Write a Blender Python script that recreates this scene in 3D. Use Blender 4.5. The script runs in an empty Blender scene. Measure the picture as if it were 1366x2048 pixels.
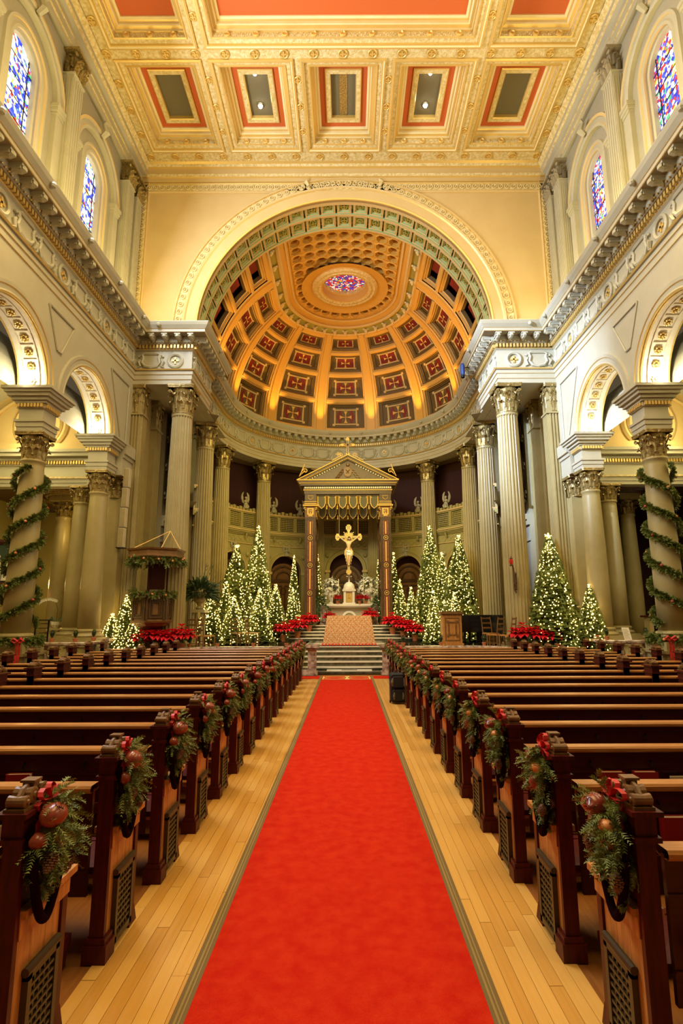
import bpy, math, random
from math import sin, cos, pi, radians, atan, atan2, sqrt, floor as ifloor
from mathutils import Vector, Matrix

random.seed(7)
C = bpy.context.scene.collection
SC = bpy.context.scene

# ------------------------------------------------------------------ camera
EYE = 1.85
cam_d = bpy.data.cameras.new('camera')
cam = bpy.data.objects.new('camera', cam_d)
C.objects.link(cam)
cam_d.sensor_fit = 'VERTICAL'
cam_d.sensor_height = 36.0
cam_d.lens = 36.0 * 1100.0 / 2048.0
cam_d.shift_x = -12.0 / 2048.0
cam_d.clip_start = 0.05
cam_d.clip_end = 200
PITCH = atan(203.0 / 1100.0)
cam.matrix_world = Matrix.Translation((0.08, 0, EYE)) @ Matrix.Rotation(pi / 2 + PITCH, 4, 'X') @ Matrix.Rotation(-0.004, 4, 'Z')
SC.camera = cam

# ------------------------------------------------------------------ world, exposure
w = bpy.data.worlds.new('world')
SC.world = w
w.use_nodes = True
w.node_tree.nodes['Background'].inputs[0].default_value = (1.0, 0.74, 0.40, 1)
w.node_tree.nodes['Background'].inputs[1].default_value = 0.09
SC.view_settings.view_transform = 'Standard'
SC.view_settings.look = 'None'
SC.view_settings.gamma = 1.0
SC.view_settings.exposure = 0.0
try:
    SC.view_settings.use_curve_mapping = False
except Exception:
    pass
cy = SC.cycles
cy.max_bounces = 6
cy.diffuse_bounces = 3
cy.glossy_bounces = 2
cy.transmission_bounces = 2
cy.sample_clamp_indirect = 3.0
cy.sample_clamp_direct = 0.0
cy.use_denoising = True
cy.caustics_reflective = False
cy.caustics_refractive = False

WARM = (1.0, 0.72, 0.34)
YEL = (1.0, 0.78, 0.30)
ORANGE = (1.0, 0.50, 0.10)
COOL = (0.52, 0.66, 1.0)
WHITE = (1.0, 0.95, 0.88)

def light(name, kind, loc, power, col, aim=None, size=0.2, size_y=None, angle=60, blend=0.5):
    d = bpy.data.lights.new(name, kind)
    d.energy = power
    d.color = col
    if kind == 'AREA':
        d.size = size
        if size_y:
            d.shape = 'RECTANGLE'
            d.size_y = size_y
    elif kind == 'SPOT':
        d.spot_size = radians(angle)
        d.spot_blend = blend
        d.shadow_soft_size = size
    else:
        d.shadow_soft_size = size
    o = bpy.data.objects.new(name, d)
    C.objects.link(o)
    o.location = loc
    if aim is not None:
        z = (Vector(loc) - Vector(aim)).normalized()          # local Y (size_y) follows the nave where it can
        ref = Vector((0, 1, 0)) if abs(z.y) < 0.8 else Vector((0, 0, 1))
        x = ref.cross(z).normalized(); yv = z.cross(x)
        o.rotation_euler = Matrix((x, yv, z)).transposed().to_euler()
    return o

# nave: uplights hidden on the cornice shelves wash the ceiling; unseen fills are added above and beside the pews
for s in (-1, 1):
    light('cornice_uplight', 'AREA', (s * 6.75, 9.5, 11.62), 380, YEL, (s * 5.2, 9.5, 18), 0.25, 15)
light('nave_fill', 'AREA', (0, 6.0, 17.6), 1500, (1.0, 0.735, 0.31), (0, 6.0, 0), 5, 12)  # unseen overhead fill, added to brighten carpet and floor
for s in (-1, 1):
    light('side_fill', 'AREA', (s * 6.4, 5.5, 10.4), 300, (1.0, 0.72, 0.34), (-s * 1.4, 6.5, 0.6), 0.5, 10)  # unseen fills added to light the aisle-facing pew panels
light('gable_fill', 'AREA', (0, 11.0, 17.5), 90, (1.0, 0.76, 0.40), (0, 17.8, 13.5), 9, 1)  # unseen wash added to brighten the gable wall
# apse: orange uplights at the foot of each rib
for p in (-105, -75, -45, -15, 15, 45, 75, 105):
    a = radians(max(-90, min(90, p)))
    yy = 23.2 - (radians(abs(p) - 90) * 5.5 if abs(p) > 90 else 0)
    r = 5.12
    light('rib_uplight', 'SPOT', (r * sin(a), yy + r * cos(a), 11.55), 420, ORANGE,
          (5.0 * sin(a) * 0.93, yy + 5.0 * cos(a) * 0.93, 15), 0.05, angle=60, blend=0.9)
light('apse_dome_fill', 'AREA', (0, 22.0, 12.2), 130, (1.0, 0.45, 0.06), (0, 23.0, 20), 5, 5)  # unseen fill added in mid-air, beyond the rib uplights
light('apse_light', 'AREA', (0, 20.5, 9.3), 300, (1.0, 0.82, 0.22), (0, 27, 3.5), 5, 1.5)
light('crucifix_spot', 'SPOT', (0.1, 19.2, 11.2), 1500, (1.0, 0.86, 0.6), (0.12, 26.3, 4.4), 0.1, angle=14, blend=0.5)
light('altar_fill_spot', 'SPOT', (1.2, 18.4, 11.0), 3200, (1.0, 0.84, 0.58), (0.15, 22.6, 1.8), 0.1, angle=36, blend=0.7)  # unseen spot added to brighten the altar cloth and flowers
# cold theatre light and window light on the piano side
light('stage_light', 'SPOT', (-5.9, 9.5, 12.3), 26000, COOL, (6.6, 17.6, 8.4), 0.25, angle=34, blend=0.9)
light('stage_light_low', 'SPOT', (-3.5, 15.0, 12.0), 3200, COOL, (6.3, 21.0, 7.0), 0.2, angle=34, blend=0.8)
light('window_daylight', 'AREA', (-6.4, 11.0, 13.8), 1500, (0.74, 0.83, 1.0), (7.0, 12.0, 9.0), 2.2, 7)
light('window_daylight_piano_side', 'AREA', (6.4, 11.0, 14.0), 120, (0.9, 0.88, 0.95), (-7.0, 12.0, 10.5), 2.2, 7)

# ------------------------------------------------------------------ materials
def nodes_of(m):
    m.use_nodes = True
    nt = m.node_tree
    return nt, nt.nodes, nt.links, nt.nodes['Principled BSDF']

MATS = {}
def mat(name, col, rough=0.5, metal=0.0, col2=None, scale=6.0, bump=0.0, bscale=40.0, emit=None, estr=0.0, spec=None, stretch=None):
    m = bpy.data.materials.new(name)
    nt, N, L, b = nodes_of(m)
    b.inputs['Base Color'].default_value = (*col, 1)
    b.inputs['Roughness'].default_value = rough
    b.inputs['Metallic'].default_value = metal
    if spec is not None:
        b.inputs['Specular IOR Level'].default_value = spec
    tc = None
    if col2 or bump:
        tc = N.new('ShaderNodeTexCoord')
        src = tc.outputs['Object']
        if stretch:
            mp = N.new('ShaderNodeMapping')
            mp.inputs['Scale'].default_value = stretch
            L.new(src, mp.inputs['Vector'])
            src = mp.outputs['Vector']
    if col2:
        n = N.new('ShaderNodeTexNoise')
        n.inputs['Scale'].default_value = scale
        n.inputs['Detail'].default_value = 5
        n.inputs['Roughness'].default_value = 0.6
        L.new(src, n.inputs['Vector'])
        r = N.new('ShaderNodeValToRGB')
        r.color_ramp.elements[0].position = 0.35
        r.color_ramp.elements[0].color = (*col, 1)
        r.color_ramp.elements[1].position = 0.65
        r.color_ramp.elements[1].color = (*col2, 1)
        L.new(n.outputs['Fac'], r.inputs['Fac'])
        L.new(r.outputs['Color'], b.inputs['Base Color'])
    if bump:
        n2 = N.new('ShaderNodeTexNoise')
        n2.inputs['Scale'].default_value = bscale
        n2.inputs['Detail'].default_value = 3
        L.new(src, n2.inputs['Vector'])
        bp = N.new('ShaderNodeBump')
        bp.inputs['Strength'].default_value = bump
        bp.inputs['Distance'].default_value = 0.02
        L.new(n2.outputs['Fac'], bp.inputs['Height'])
        L.new(bp.outputs['Normal'], b.inputs['Normal'])
    if emit:
        b.inputs['Emission Color'].default_value = (*emit, 1)
        b.inputs['Emission Strength'].default_value = estr
    MATS[name] = m
    return m

PAINT = mat('painted_stone', (0.45, 0.42, 0.285), 0.5, col2=(0.50, 0.465, 0.325), scale=1.5)
ARCHC = mat('arch_soffit_cream', (0.90, 0.82, 0.62), 0.5)
PAINTC = mat('clerestory_paint', (0.36, 0.33, 0.22), 0.55, col2=(0.40, 0.365, 0.25), scale=1.5)
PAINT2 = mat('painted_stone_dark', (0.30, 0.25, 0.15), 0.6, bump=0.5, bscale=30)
COLP = mat('column_paint', (0.42, 0.345, 0.15), 0.36, col2=(0.37, 0.30, 0.125), scale=2)
OCHRE = mat('apse_paint', (0.42, 0.37, 0.13), 0.5, col2=(0.46, 0.40, 0.15), scale=2)
CREAM = mat('cream_wall', (0.68, 0.50, 0.215), 0.7, col2=(0.64, 0.46, 0.19), scale=1.2)
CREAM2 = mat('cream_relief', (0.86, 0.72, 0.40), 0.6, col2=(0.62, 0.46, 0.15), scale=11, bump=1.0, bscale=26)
CEILW = mat('ceiling_cream', (0.86, 0.74, 0.42), 0.55, col2=(0.82, 0.68, 0.34), scale=3)
GOLD = mat('gold_leaf', (0.78, 0.54, 0.16), 0.4, 0.4)
GOLDD = mat('antique_gold', (0.17, 0.12, 0.035), 0.36, 0.45, col2=(0.46, 0.34, 0.12), scale=22)
ORNG = mat('orange_paint', (0.60, 0.125, 0.025), 0.6)
GRILLE = mat('ceiling_grille_cloth', (0.17, 0.145, 0.075), 0.8, bump=0.3, bscale=60)
GREEN = mat('green_soffit', (0.42, 0.55, 0.24), 0.6, bump=0.6, bscale=35)
GREENG = mat('green_gold_rosette', (0.42, 0.38, 0.09), 0.35, 0.4)
DOMEO = mat('dome_ochre', (0.70, 0.40, 0.075), 0.5)
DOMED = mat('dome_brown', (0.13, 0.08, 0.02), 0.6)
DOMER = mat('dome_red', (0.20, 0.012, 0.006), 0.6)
DARK = mat('dark_void', (0.018, 0.006, 0.004), 0.9)
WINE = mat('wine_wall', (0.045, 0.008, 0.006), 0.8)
WOOD = mat('dark_mahogany', (0.055, 0.008, 0.004), 0.32, col2=(0.085, 0.013, 0.006), scale=5, stretch=(1, 8, 8), spec=0.35)
WOODR = mat('red_mahogany', (0.095, 0.008, 0.004), 0.42, spec=0.25, col2=(0.05, 0.004, 0.003), scale=7, stretch=(6, 6, 1))
OAKT = mat('lit_rail_oak', (0.56, 0.25, 0.07), 0.3, col2=(0.42, 0.17, 0.04), scale=6, stretch=(1, 14, 14))  # oak lightened to carry the light that falls on the pew tops
OAKP = mat('oak_panel', (0.58, 0.26, 0.06), 0.38, col2=(0.34, 0.135, 0.03), scale=5, stretch=(7, 7, 1))
OAKC = mat('carved_oak', (0.15, 0.068, 0.018), 0.4, col2=(0.22, 0.105, 0.03), scale=8)
WALN = mat('carved_walnut', (0.065, 0.030, 0.008), 0.42, col2=(0.10, 0.048, 0.013), scale=8)
GRIL = mat('olive_grille_paint', (0.05, 0.032, 0.010), 0.4)
CARPET = mat('red_carpet', (0.62, 0.016, 0.004), 0.95, col2=(0.70, 0.035, 0.008), scale=9, bump=0.6, bscale=220, spec=0.1)
CBORD = mat('carpet_border', (0.19, 0.12, 0.035), 0.85, bump=0.4, bscale=150)
CGOLD = mat('carpet_emblem_gold', (0.80, 0.52, 0.14), 0.9)
BOARD = mat('floor_boards', (0.26, 0.09, 0.02), 0.35, col2=(0.33, 0.13, 0.03), scale=4, stretch=(8, 1, 1))
STEPW = mat('white_marble', (0.78, 0.70, 0.54), 0.25, col2=(0.70, 0.60, 0.44), scale=3)
STEPD = mat('green_marble', (0.035, 0.036, 0.022), 0.15, col2=(0.12, 0.11, 0.06), scale=5)
VEIN = mat('veined_marble', (0.62, 0.52, 0.40), 0.2, col2=(0.16, 0.08, 0.06), scale=7)
CHFL = mat('chancel_marble', (0.55, 0.46, 0.30), 0.07, col2=(0.48, 0.40, 0.25), scale=2)
CHFD = mat('chancel_dark_marble', (0.07, 0.065, 0.035), 0.1)
IRON = mat('black_metal', (0.012, 0.011, 0.010), 0.4, 0.5)
BLACK = mat('piano_black', (0.008, 0.008, 0.009), 0.12)
TERRA = mat('terracotta', (0.52, 0.17, 0.06), 0.8)
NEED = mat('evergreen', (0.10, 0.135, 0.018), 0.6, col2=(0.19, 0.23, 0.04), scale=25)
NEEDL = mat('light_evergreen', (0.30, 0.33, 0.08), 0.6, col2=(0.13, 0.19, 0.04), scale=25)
NEEDT = mat('fir_tree', (0.09, 0.13, 0.02), 0.7, col2=(0.20, 0.23, 0.05), scale=9)
LEAF = mat('dark_leaf', (0.035, 0.07, 0.018), 0.5, col2=(0.07, 0.11, 0.03), scale=15)
BARK = mat('bark', (0.09, 0.05, 0.02), 0.9)
POMR = mat('pomegranate_dark', (0.22, 0.025, 0.015), 0.25, col2=(0.32, 0.07, 0.03), scale=12)
POMO = mat('pomegranate_light', (0.70, 0.20, 0.06), 0.35, col2=(0.75, 0.33, 0.12), scale=14)
CONE = mat('pine_cone', (0.15, 0.07, 0.028), 0.7, col2=(0.28, 0.14, 0.06), scale=60)
RIB = mat('red_ribbon', (0.62, 0.02, 0.02), 0.5)
VELV = mat('wine_velvet', (0.010, 0.001, 0.002), 0.95, spec=0.05)
BRACT = mat('red_bract', (0.80, 0.010, 0.022), 0.5, col2=(0.55, 0.005, 0.012), scale=10)
BOOKR = mat('red_cloth_cover', (0.36, 0.012, 0.008), 0.5)
PAPER = mat('paper', (0.72, 0.62, 0.42), 0.8)
ALAB = mat('alabaster', (0.86, 0.80, 0.66), 0.35)
SKIN = mat('carved_figure', (0.74, 0.50, 0.24), 0.5)
PETAL = mat('white_petal', (0.95, 0.92, 0.76), 0.6)
WAX = mat('candle_wax', (0.9, 0.82, 0.6), 0.5)
PWHITE = mat('speaker_white', (0.60, 0.53, 0.36), 0.5)
BLUE = mat('blue_metal', (0.05, 0.10, 0.35), 0.3, 0.4)
FABR = mat('bag_nylon', (0.012, 0.012, 0.013), 0.7, bump=0.3, bscale=200)
FABG = mat('bag_grey', (0.12, 0.105, 0.06), 0.7)
BULB = mat('fairy_light', (1, 0.8, 0.4), 0.5, emit=(1.0, 0.66, 0.18), estr=8)
BULBC = mat('ceiling_bulb', (1, 1, 1), 0.5, emit=(1.0, 0.93, 0.8), estr=40)
FLAME = mat('lit_wall_lamp', (1, 0.3, 0.1), 0.5, emit=(1.0, 0.45, 0.2), estr=3)
RGLASS = mat('red_lamp_glass', (0.45, 0.02, 0.01), 0.1)
BULB.cycles.emission_sampling = 'NONE'

# brocade altar cloth
def brocade():
    m = mat('brocade', (0.8, 0.6, 0.3), 0.7)
    nt, N, L, b = nodes_of(m)
    tc = N.new('ShaderNodeTexCoord')
    sep = N.new('ShaderNodeSeparateXYZ')
    L.new(tc.outputs['Object'], sep.inputs[0])
    def mth(op, a, bb=None):
        n = N.new('ShaderNodeMath'); n.operation = op
        for i, q in enumerate((a, bb)):
            if q is None: continue
            if isinstance(q, (int, float)): n.inputs[i].default_value = q
            else: L.new(q, n.inputs[i])
        return n.outputs[0]
    x = mth('ADD', sep.outputs['X'], sep.outputs['Y'])
    z = sep.outputs['Z']
    kx, kz = 2 * pi / 0.40, 2 * pi / 0.46
    cxx = mth('COSINE', mth('MULTIPLY', x, kx))
    czz = mth('COSINE', mth('MULTIPLY', z, kz))
    f1 = mth('ADD', cxx, czz)
    f2 = mth('MULTIPLY', mth('SINE', mth('MULTIPLY', x, kx * 3)), mth('SINE', mth('MULTIPLY', z, kz * 3)))
    f = mth('ADD', f1, mth('MULTIPLY', f2, 0.6))
    g = mth('ABSOLUTE', mth('SINE', mth('MULTIPLY', f, 3.6)))
    r = N.new('ShaderNodeValToRGB')
    e = r.color_ramp.elements
    e[0].position = 0.25; e[0].color = (0.92, 0.80, 0.50, 1)
    e[1].position = 0.62; e[1].color = (0.62, 0.25, 0.06, 1)
    L.new(g, r.inputs['Fac'])
    L.new(r.outputs['Color'], b.inputs['Base Color'])
    return m
BROC = brocade()

def stained(name, hue_shift, seed, white=0.55):
    m = bpy.data.materials.new(name)
    m.use_nodes = True
    nt = m.node_tree; N = nt.nodes; L = nt.links
    b = N['Principled BSDF']
    tc = N.new('ShaderNodeTexCoord')
    mp = N.new('ShaderNodeMapping')
    mp.inputs['Location'].default_value = (seed, seed * 2, seed * 3)
    L.new(tc.outputs['Object'], mp.inputs['Vector'])
    v = N.new('ShaderNodeTexVoronoi'); v.inputs['Scale'].default_value = 13
    v2 = N.new('ShaderNodeTexVoronoi'); v2.feature = 'DISTANCE_TO_EDGE'; v2.inputs['Scale'].default_value = 13
    L.new(mp.outputs[0], v.inputs['Vector']); L.new(mp.outputs[0], v2.inputs['Vector'])
    sp = N.new('ShaderNodeSeparateColor')
    L.new(v.outputs['Color'], sp.inputs[0])
    r = N.new('ShaderNodeValToRGB')
    r.color_ramp.interpolation = 'CONSTANT'
    cols = [(0.0, (0.04, 0.08, 0.75)), (0.20, (0.01, 0.03, 0.40)), (0.36, (0.85, 0.93, 1.0)), (0.36 + white * 0.5, (0.62, 0.03, 0.03)),
            (0.74, (1.0, 0.95, 0.85)), (0.86, (0.85, 0.55, 0.08)), (0.94, (0.05, 0.38, 0.16))]
    r.color_ramp.elements[0].position, r.color_ramp.elements[0].color = cols[0][0], (*cols[0][1], 1)
    r.color_ramp.elements[1].position, r.color_ramp.elements[1].color = cols[1][0], (*cols[1][1], 1)
    for p, c in cols[2:]:
        e = r.color_ramp.elements.new(p); e.color = (*c, 1)
    L.new(sp.outputs[0], r.inputs['Fac'])
    th = N.new('ShaderNodeMath'); th.operation = 'GREATER_THAN'; th.inputs[1].default_value = 0.012
    L.new(v2.outputs['Distance'], th.inputs[0])
    mx = N.new('ShaderNodeMix'); mx.data_type = 'RGBA'
    mx.inputs['A'].default_value = (0.01, 0.01, 0.02, 1)
    L.new(th.outputs[0], mx.inputs['Factor']); L.new(r.outputs['Color'], mx.inputs['B'])
    L.new(mx.outputs['Result'], b.inputs['Base Color'])
    L.new(mx.outputs['Result'], b.inputs['Emission Color'])
    b.inputs['Emission Strength'].default_value = hue_shift
    b.inputs['Roughness'].default_value = 0.3
    return m
GLASS_L = stained('stained_glass_bright', 1.9, 3.1, 0.62)
GLASS_R = stained('stained_glass_deep', 1.25, 8.7, 0.40)
GLASS_O = stained('stained_glass_oculus', 0.5, 5.5, 0.2)

# honey-coloured planks: each plank object has its own tone (object random)
def plank_mat():
    m = mat('honey_oak_plank', (0.6, 0.33, 0.09), 0.30)
    nt, N, L, b = nodes_of(m)
    oi = N.new('ShaderNodeObjectInfo')
    tc = N.new('ShaderNodeTexCoord')
    mp = N.new('ShaderNodeMapping'); mp.inputs['Scale'].default_value = (30, 1.2, 1)
    L.new(tc.outputs['Object'], mp.inputs['Vector'])
    ad = N.new('ShaderNodeVectorMath'); ad.operation = 'ADD'
    L.new(mp.outputs[0], ad.inputs[0]); L.new(oi.outputs['Location'], ad.inputs[1])
    n = N.new('ShaderNodeTexNoise'); n.inputs['Scale'].default_value = 2.0; n.inputs['Detail'].default_value = 6
    L.new(ad.outputs[0], n.inputs['Vector'])
    mixf = N.new('ShaderNodeMath'); mixf.operation = 'MULTIPLY_ADD'
    mixf.inputs[1].default_value = 0.55
    L.new(oi.outputs['Random'], mixf.inputs[0])
    sc2 = N.new('ShaderNodeMath'); sc2.operation = 'MULTIPLY'; sc2.inputs[1].default_value = 0.5
    L.new(n.outputs['Fac'], sc2.inputs[0]); L.new(sc2.outputs[0], mixf.inputs[2])
    r = N.new('ShaderNodeValToRGB')
    r.color_ramp.elements[0].position = 0.1; r.color_ramp.elements[0].color = (0.58, 0.27, 0.045, 1)
    r.color_ramp.elements[1].position = 0.85; r.color_ramp.elements[1].color = (0.80, 0.46, 0.12, 1)
    L.new(mixf.outputs[0], r.inputs['Fac'])
    L.new(r.outputs['Color'], b.inputs['Base Color'])
    return m
PLANK = plank_mat()

# ------------------------------------------------------------------ mesh builder
class MB:
    def __init__(self):
        self.v = []; self.f = []; self.m = []
    def quad(self, a, b, c, d, mi=0):
        i = len(self.v); self.v += [tuple(a), tuple(b), tuple(c), tuple(d)]
        self.f.append((i, i + 1, i + 2, i + 3)); self.m.append(mi)
    def tri(self, a, b, c, mi=0):
        i = len(self.v); self.v += [tuple(a), tuple(b), tuple(c)]
        self.f.append((i, i + 1, i + 2)); self.m.append(mi)
    def box(self, x0, x1, y0, y1, z0, z1, mi=0, taper=0.0):
        i = len(self.v)
        if x0 > x1: x0, x1 = x1, x0
        if y0 > y1: y0, y1 = y1, y0
        t = taper
        self.v += [(x0, y0, z0), (x1, y0, z0), (x1, y1, z0), (x0, y1, z0),
                   (x0 + t, y0 + t, z1), (x1 - t, y0 + t, z1), (x1 - t, y1 - t, z1), (x0 + t, y1 - t, z1)]
        for q in ((0, 3, 2, 1), (4, 5, 6, 7), (0, 1, 5, 4), (1, 2, 6, 5), (2, 3, 7, 6), (3, 0, 4, 7)):
            self.f.append(tuple(i + k for k in q)); self.m.append(mi)
        return self
    def grid(self, rows, mi=0, closed=False, mis=None):
        """rows: list of equally long point rows; joined to a skin."""
        i = len(self.v); n = len(rows[0])
        for r in rows:
            self.v += [tuple(p) for p in r]
        for a in range(len(rows) - 1):
            for b in range(n if closed else n - 1):
                c = (b + 1) % n
                self.f.append((i + a * n + b, i + a * n + c, i + (a + 1) * n + c, i + (a + 1) * n + b))
                self.m.append(mis[a] if mis else mi)
        return self
    def lathe(self, prof, n=16, c=(0, 0), z=0.0, mi=0, cap=True, mod=None, mis=None, a0=0.0, sy=1.0):
        rows = []
        for (r, h) in prof:
            rows.append([(c[0] + r * (mod(k) if mod else 1) * cos(a0 + 2 * pi * k / n), c[1] + sy * r * (mod(k) if mod else 1) * sin(a0 + 2 * pi * k / n), z + h) for k in range(n)])
        i = len(self.v)
        self.grid(rows, mi, True, mis)
        if cap:
            self.f.append(tuple(i + k for k in reversed(range(n)))); self.m.append(mis[0] if mis else mi)
            j = i + (len(prof) - 1) * n
            self.f.append(tuple(j + k for k in range(n))); self.m.append(mis[-1] if mis else mi)
        return self
    def tube(self, pts, r, n=6, mi=0, cap=True, closed=False):
        pts = [Vector(p) for p in pts]; N_ = len(pts)
        rows = []; up = Vector((0, 0, 1)); prev = None
        for k, p in enumerate(pts):
            d = (pts[min(k + 1, N_ - 1)] - pts[max(k - 1, 0)])
            if closed: d = pts[(k + 1) % N_] - pts[(k - 1) % N_]
            d = d.normalized() if d.length > 1e-9 else Vector((0, 0, 1))
            if prev is None:
                a = d.cross(up) if abs(d.z) < 0.95 else d.cross(Vector((1, 0, 0)))
            else:
                a = prev - d * prev.dot(d)
            a = a.normalized(); prev = a
            b = d.cross(a)
            rr = r[k] if isinstance(r, (list, tuple)) else r
            rows.append([p + (a * cos(2 * pi * q / n) + b * sin(2 * pi * q / n)) * rr for q in range(n)])
        if closed: rows.append(rows[0])
        i = len(self.v)
        self.grid(rows, mi, True)
        if cap and not closed:
            self.f.append(tuple(i + k for k in range(n))); self.m.append(mi)
            j = i + (len(rows) - 1) * n
            self.f.append(tuple(j + k for k in reversed(range(n)))); self.m.append(mi)
        return self
    def ball(self, c, r, n=8, mi=0, sz=1.0):
        rows = []
        for a in range(n // 2 + 1):
            t = pi * a / (n // 2)
            rr = max(sin(t), 1e-3) * r
            rows.append([(c[0] + rr * cos(2 * pi * k / n), c[1] + rr * sin(2 * pi * k / n), c[2] - cos(t) * r * sz) for k in range(n)])
        return self.grid(rows, mi, True)
    def add(self, other, M=None, mi=None):
        i = len(self.v)
        if M is None: self.v += other.v
        else: self.v += [tuple(M @ Vector(p)) for p in other.v]
        self.f += [tuple(i + k for k in q) for q in other.f]
        self.m += other.m if mi is None else [mi] * len(other.m)
        return self
    def mesh(self, name, mats, smooth=False):
        me = bpy.data.meshes.new(name)
        me.from_pydata(self.v, [], self.f)
        if not isinstance(mats, (list, tuple)): mats = [mats]
        for q in mats: me.materials.append(q)
        if len(mats) > 1: me.polygons.foreach_set('material_index', self.m)
        if smooth: me.polygons.foreach_set('use_smooth', [True] * len(self.f))
        me.update()
        return me
    def obj(self, name, mats, parent=None, smooth=False, loc=None, rz=None):
        return put(name, self.mesh(name, mats, smooth), parent, loc, rz)

def put(name, me, parent=None, loc=None, rz=None, M=None, scale=None):
    o = bpy.data.objects.new(name, me)
    C.objects.link(o)
    if parent is not None: o.parent = parent
    if loc is not None: o.location = loc
    if rz is not None: o.rotation_euler = (0, 0, rz)
    if scale is not None: o.scale = scale
    if M is not None: o.matrix_basis = M
    return o

def thing(name, label, cat, loc=(0, 0, 0), rz=0.0, group=None, kind=None):
    o = bpy.data.objects.new(name, None); C.objects.link(o)
    o.empty_display_size = 0.2
    o.location = loc; o.rotation_euler = (0, 0, rz)
    return tag(o, label, cat, group, kind)
def tag(o, label, cat, group=None, kind=None):
    o['label'] = label; o['category'] = cat
    if group: o['group'] = group
    if kind: o['kind'] = kind
    return o
def struct(name, label=None):
    o = bpy.data.objects.new(name, None); C.objects.link(o)
    o.empty_display_size = 0.2
    o['kind'] = 'structure'
    if label: o['label'] = label
    return o
def kids(o):
    return [c for c in ALLCH.get(o.name, [])]
def copy_tree(o, loc=None, rz=None, label=None, group=None, scale=None):
    r = o.copy(); C.objects.link(r)
    if loc is not None: r.location = loc
    if rz is not None: r.rotation_euler = (0, 0, rz)
    if scale is not None: r.scale = scale
    if label: r['label'] = label
    if group: r['group'] = group
    for ch in o.children:
        c = ch.copy(); C.objects.link(c); c.parent = r
        for g in ch.children:
            d = g.copy(); C.objects.link(d); d.parent = c
    return r

# wall mappings: u along the wall, z up, d out of the wall towards the nave
def map_side(s, X):
    return lambda u, z, d: (s * (X - d), u, z)
def map_front(Y):
    return lambda u, z, d: (u, Y - d, z)
def map_apse(R, YC=23.2):
    return lambda u, z, d: ((R - d) * sin(u / R), YC + (R - d) * cos(u / R), z)

def mbox(mb, M, u0, u1, z0, z1, d0, d1, mi=0, nu=1):
    us = [u0 + (u1 - u0) * k / nu for k in range(nu + 1)]
    rows = [[M(u, z0, d0), M(u, z0, d1), M(u, z1, d1), M(u, z1, d0)] for u in us]
    i = len(mb.v)
    mb.grid(rows, mi, True)
    mb.f.append((i, i + 1, i + 2, i + 3)); mb.m.append(mi)
    j = i + 4 * nu
    mb.f.append((j + 3, j + 2, j + 1, j)); mb.m.append(mi)

def arch_wall(mb, M, uc, R, W, zs, z0, z1, d0, d1, n=24, mi=0, mi_in=None, nside=1):
    """wall from uc-W to uc+W, z0 to z1 with an opening of half width R that springs at zs."""
    if mi_in is None: mi_in = mi
    pts = [(uc + R * -cos(pi * k / n), zs + R * sin(pi * k / n)) for k in range(n + 1)]
    for d in (d0, d1):
        for a, b in zip(pts, pts[1:]):
            mb.quad(M(a[0], a[1], d), M(b[0], b[1], d), M(b[0], z1, d), M(a[0], z1, d), mi)
    for a, b in zip(pts, pts[1:]):
        mb.quad(M(a[0], a[1], d0), M(b[0], b[1], d0), M(b[0], b[1], d1), M(a[0], a[1], d1), mi_in)
    if W > R + 1e-4:
        mbox(mb, M, uc - W, uc - R, z0, z1, d0, d1, mi, nside)
        mbox(mb, M, uc + R, uc + W, z0, z1, d0, d1, mi, nside)

def arch_ring(mb, M, uc, zs, prof, n=24, a0=0.0, a1=pi, mi=0, mis=None, legs=None):
    """prof: list of (radius, d) swept round the arch; legs: run straight down to this z."""
    rows = []
    for (r, d) in prof:
        row = []
        if legs is not None: row.append(M(uc - r, legs, d))
        for k in range(n + 1):
            a = a0 + (a1 - a0) * k / n
            row.append(M(uc - r * cos(a), zs + r * sin(a), d))
        if legs is not None: row.append(M(uc + r, legs, d))
        rows.append(row)
    mb.grid(rows, mi, False, mis)

def rect_ring(mb, M, u0, u1, z0, z1, prof, mi=0, mis=None, nu=1):
    """prof: list of (inset, d)"""
    rows = []
    for (i, d) in prof:
        a, b, c, e = u0 + i, u1 - i, z0 + i, z1 - i
        row = [M(a + (b - a) * k / nu, c, d) for k in range(nu + 1)] + [M(b - (b - a) * k / nu, e, d) for k in range(nu + 1)] + [M(a, c, d)]
        rows.append(row)
    mb.grid(rows, mi, False, mis)

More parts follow.
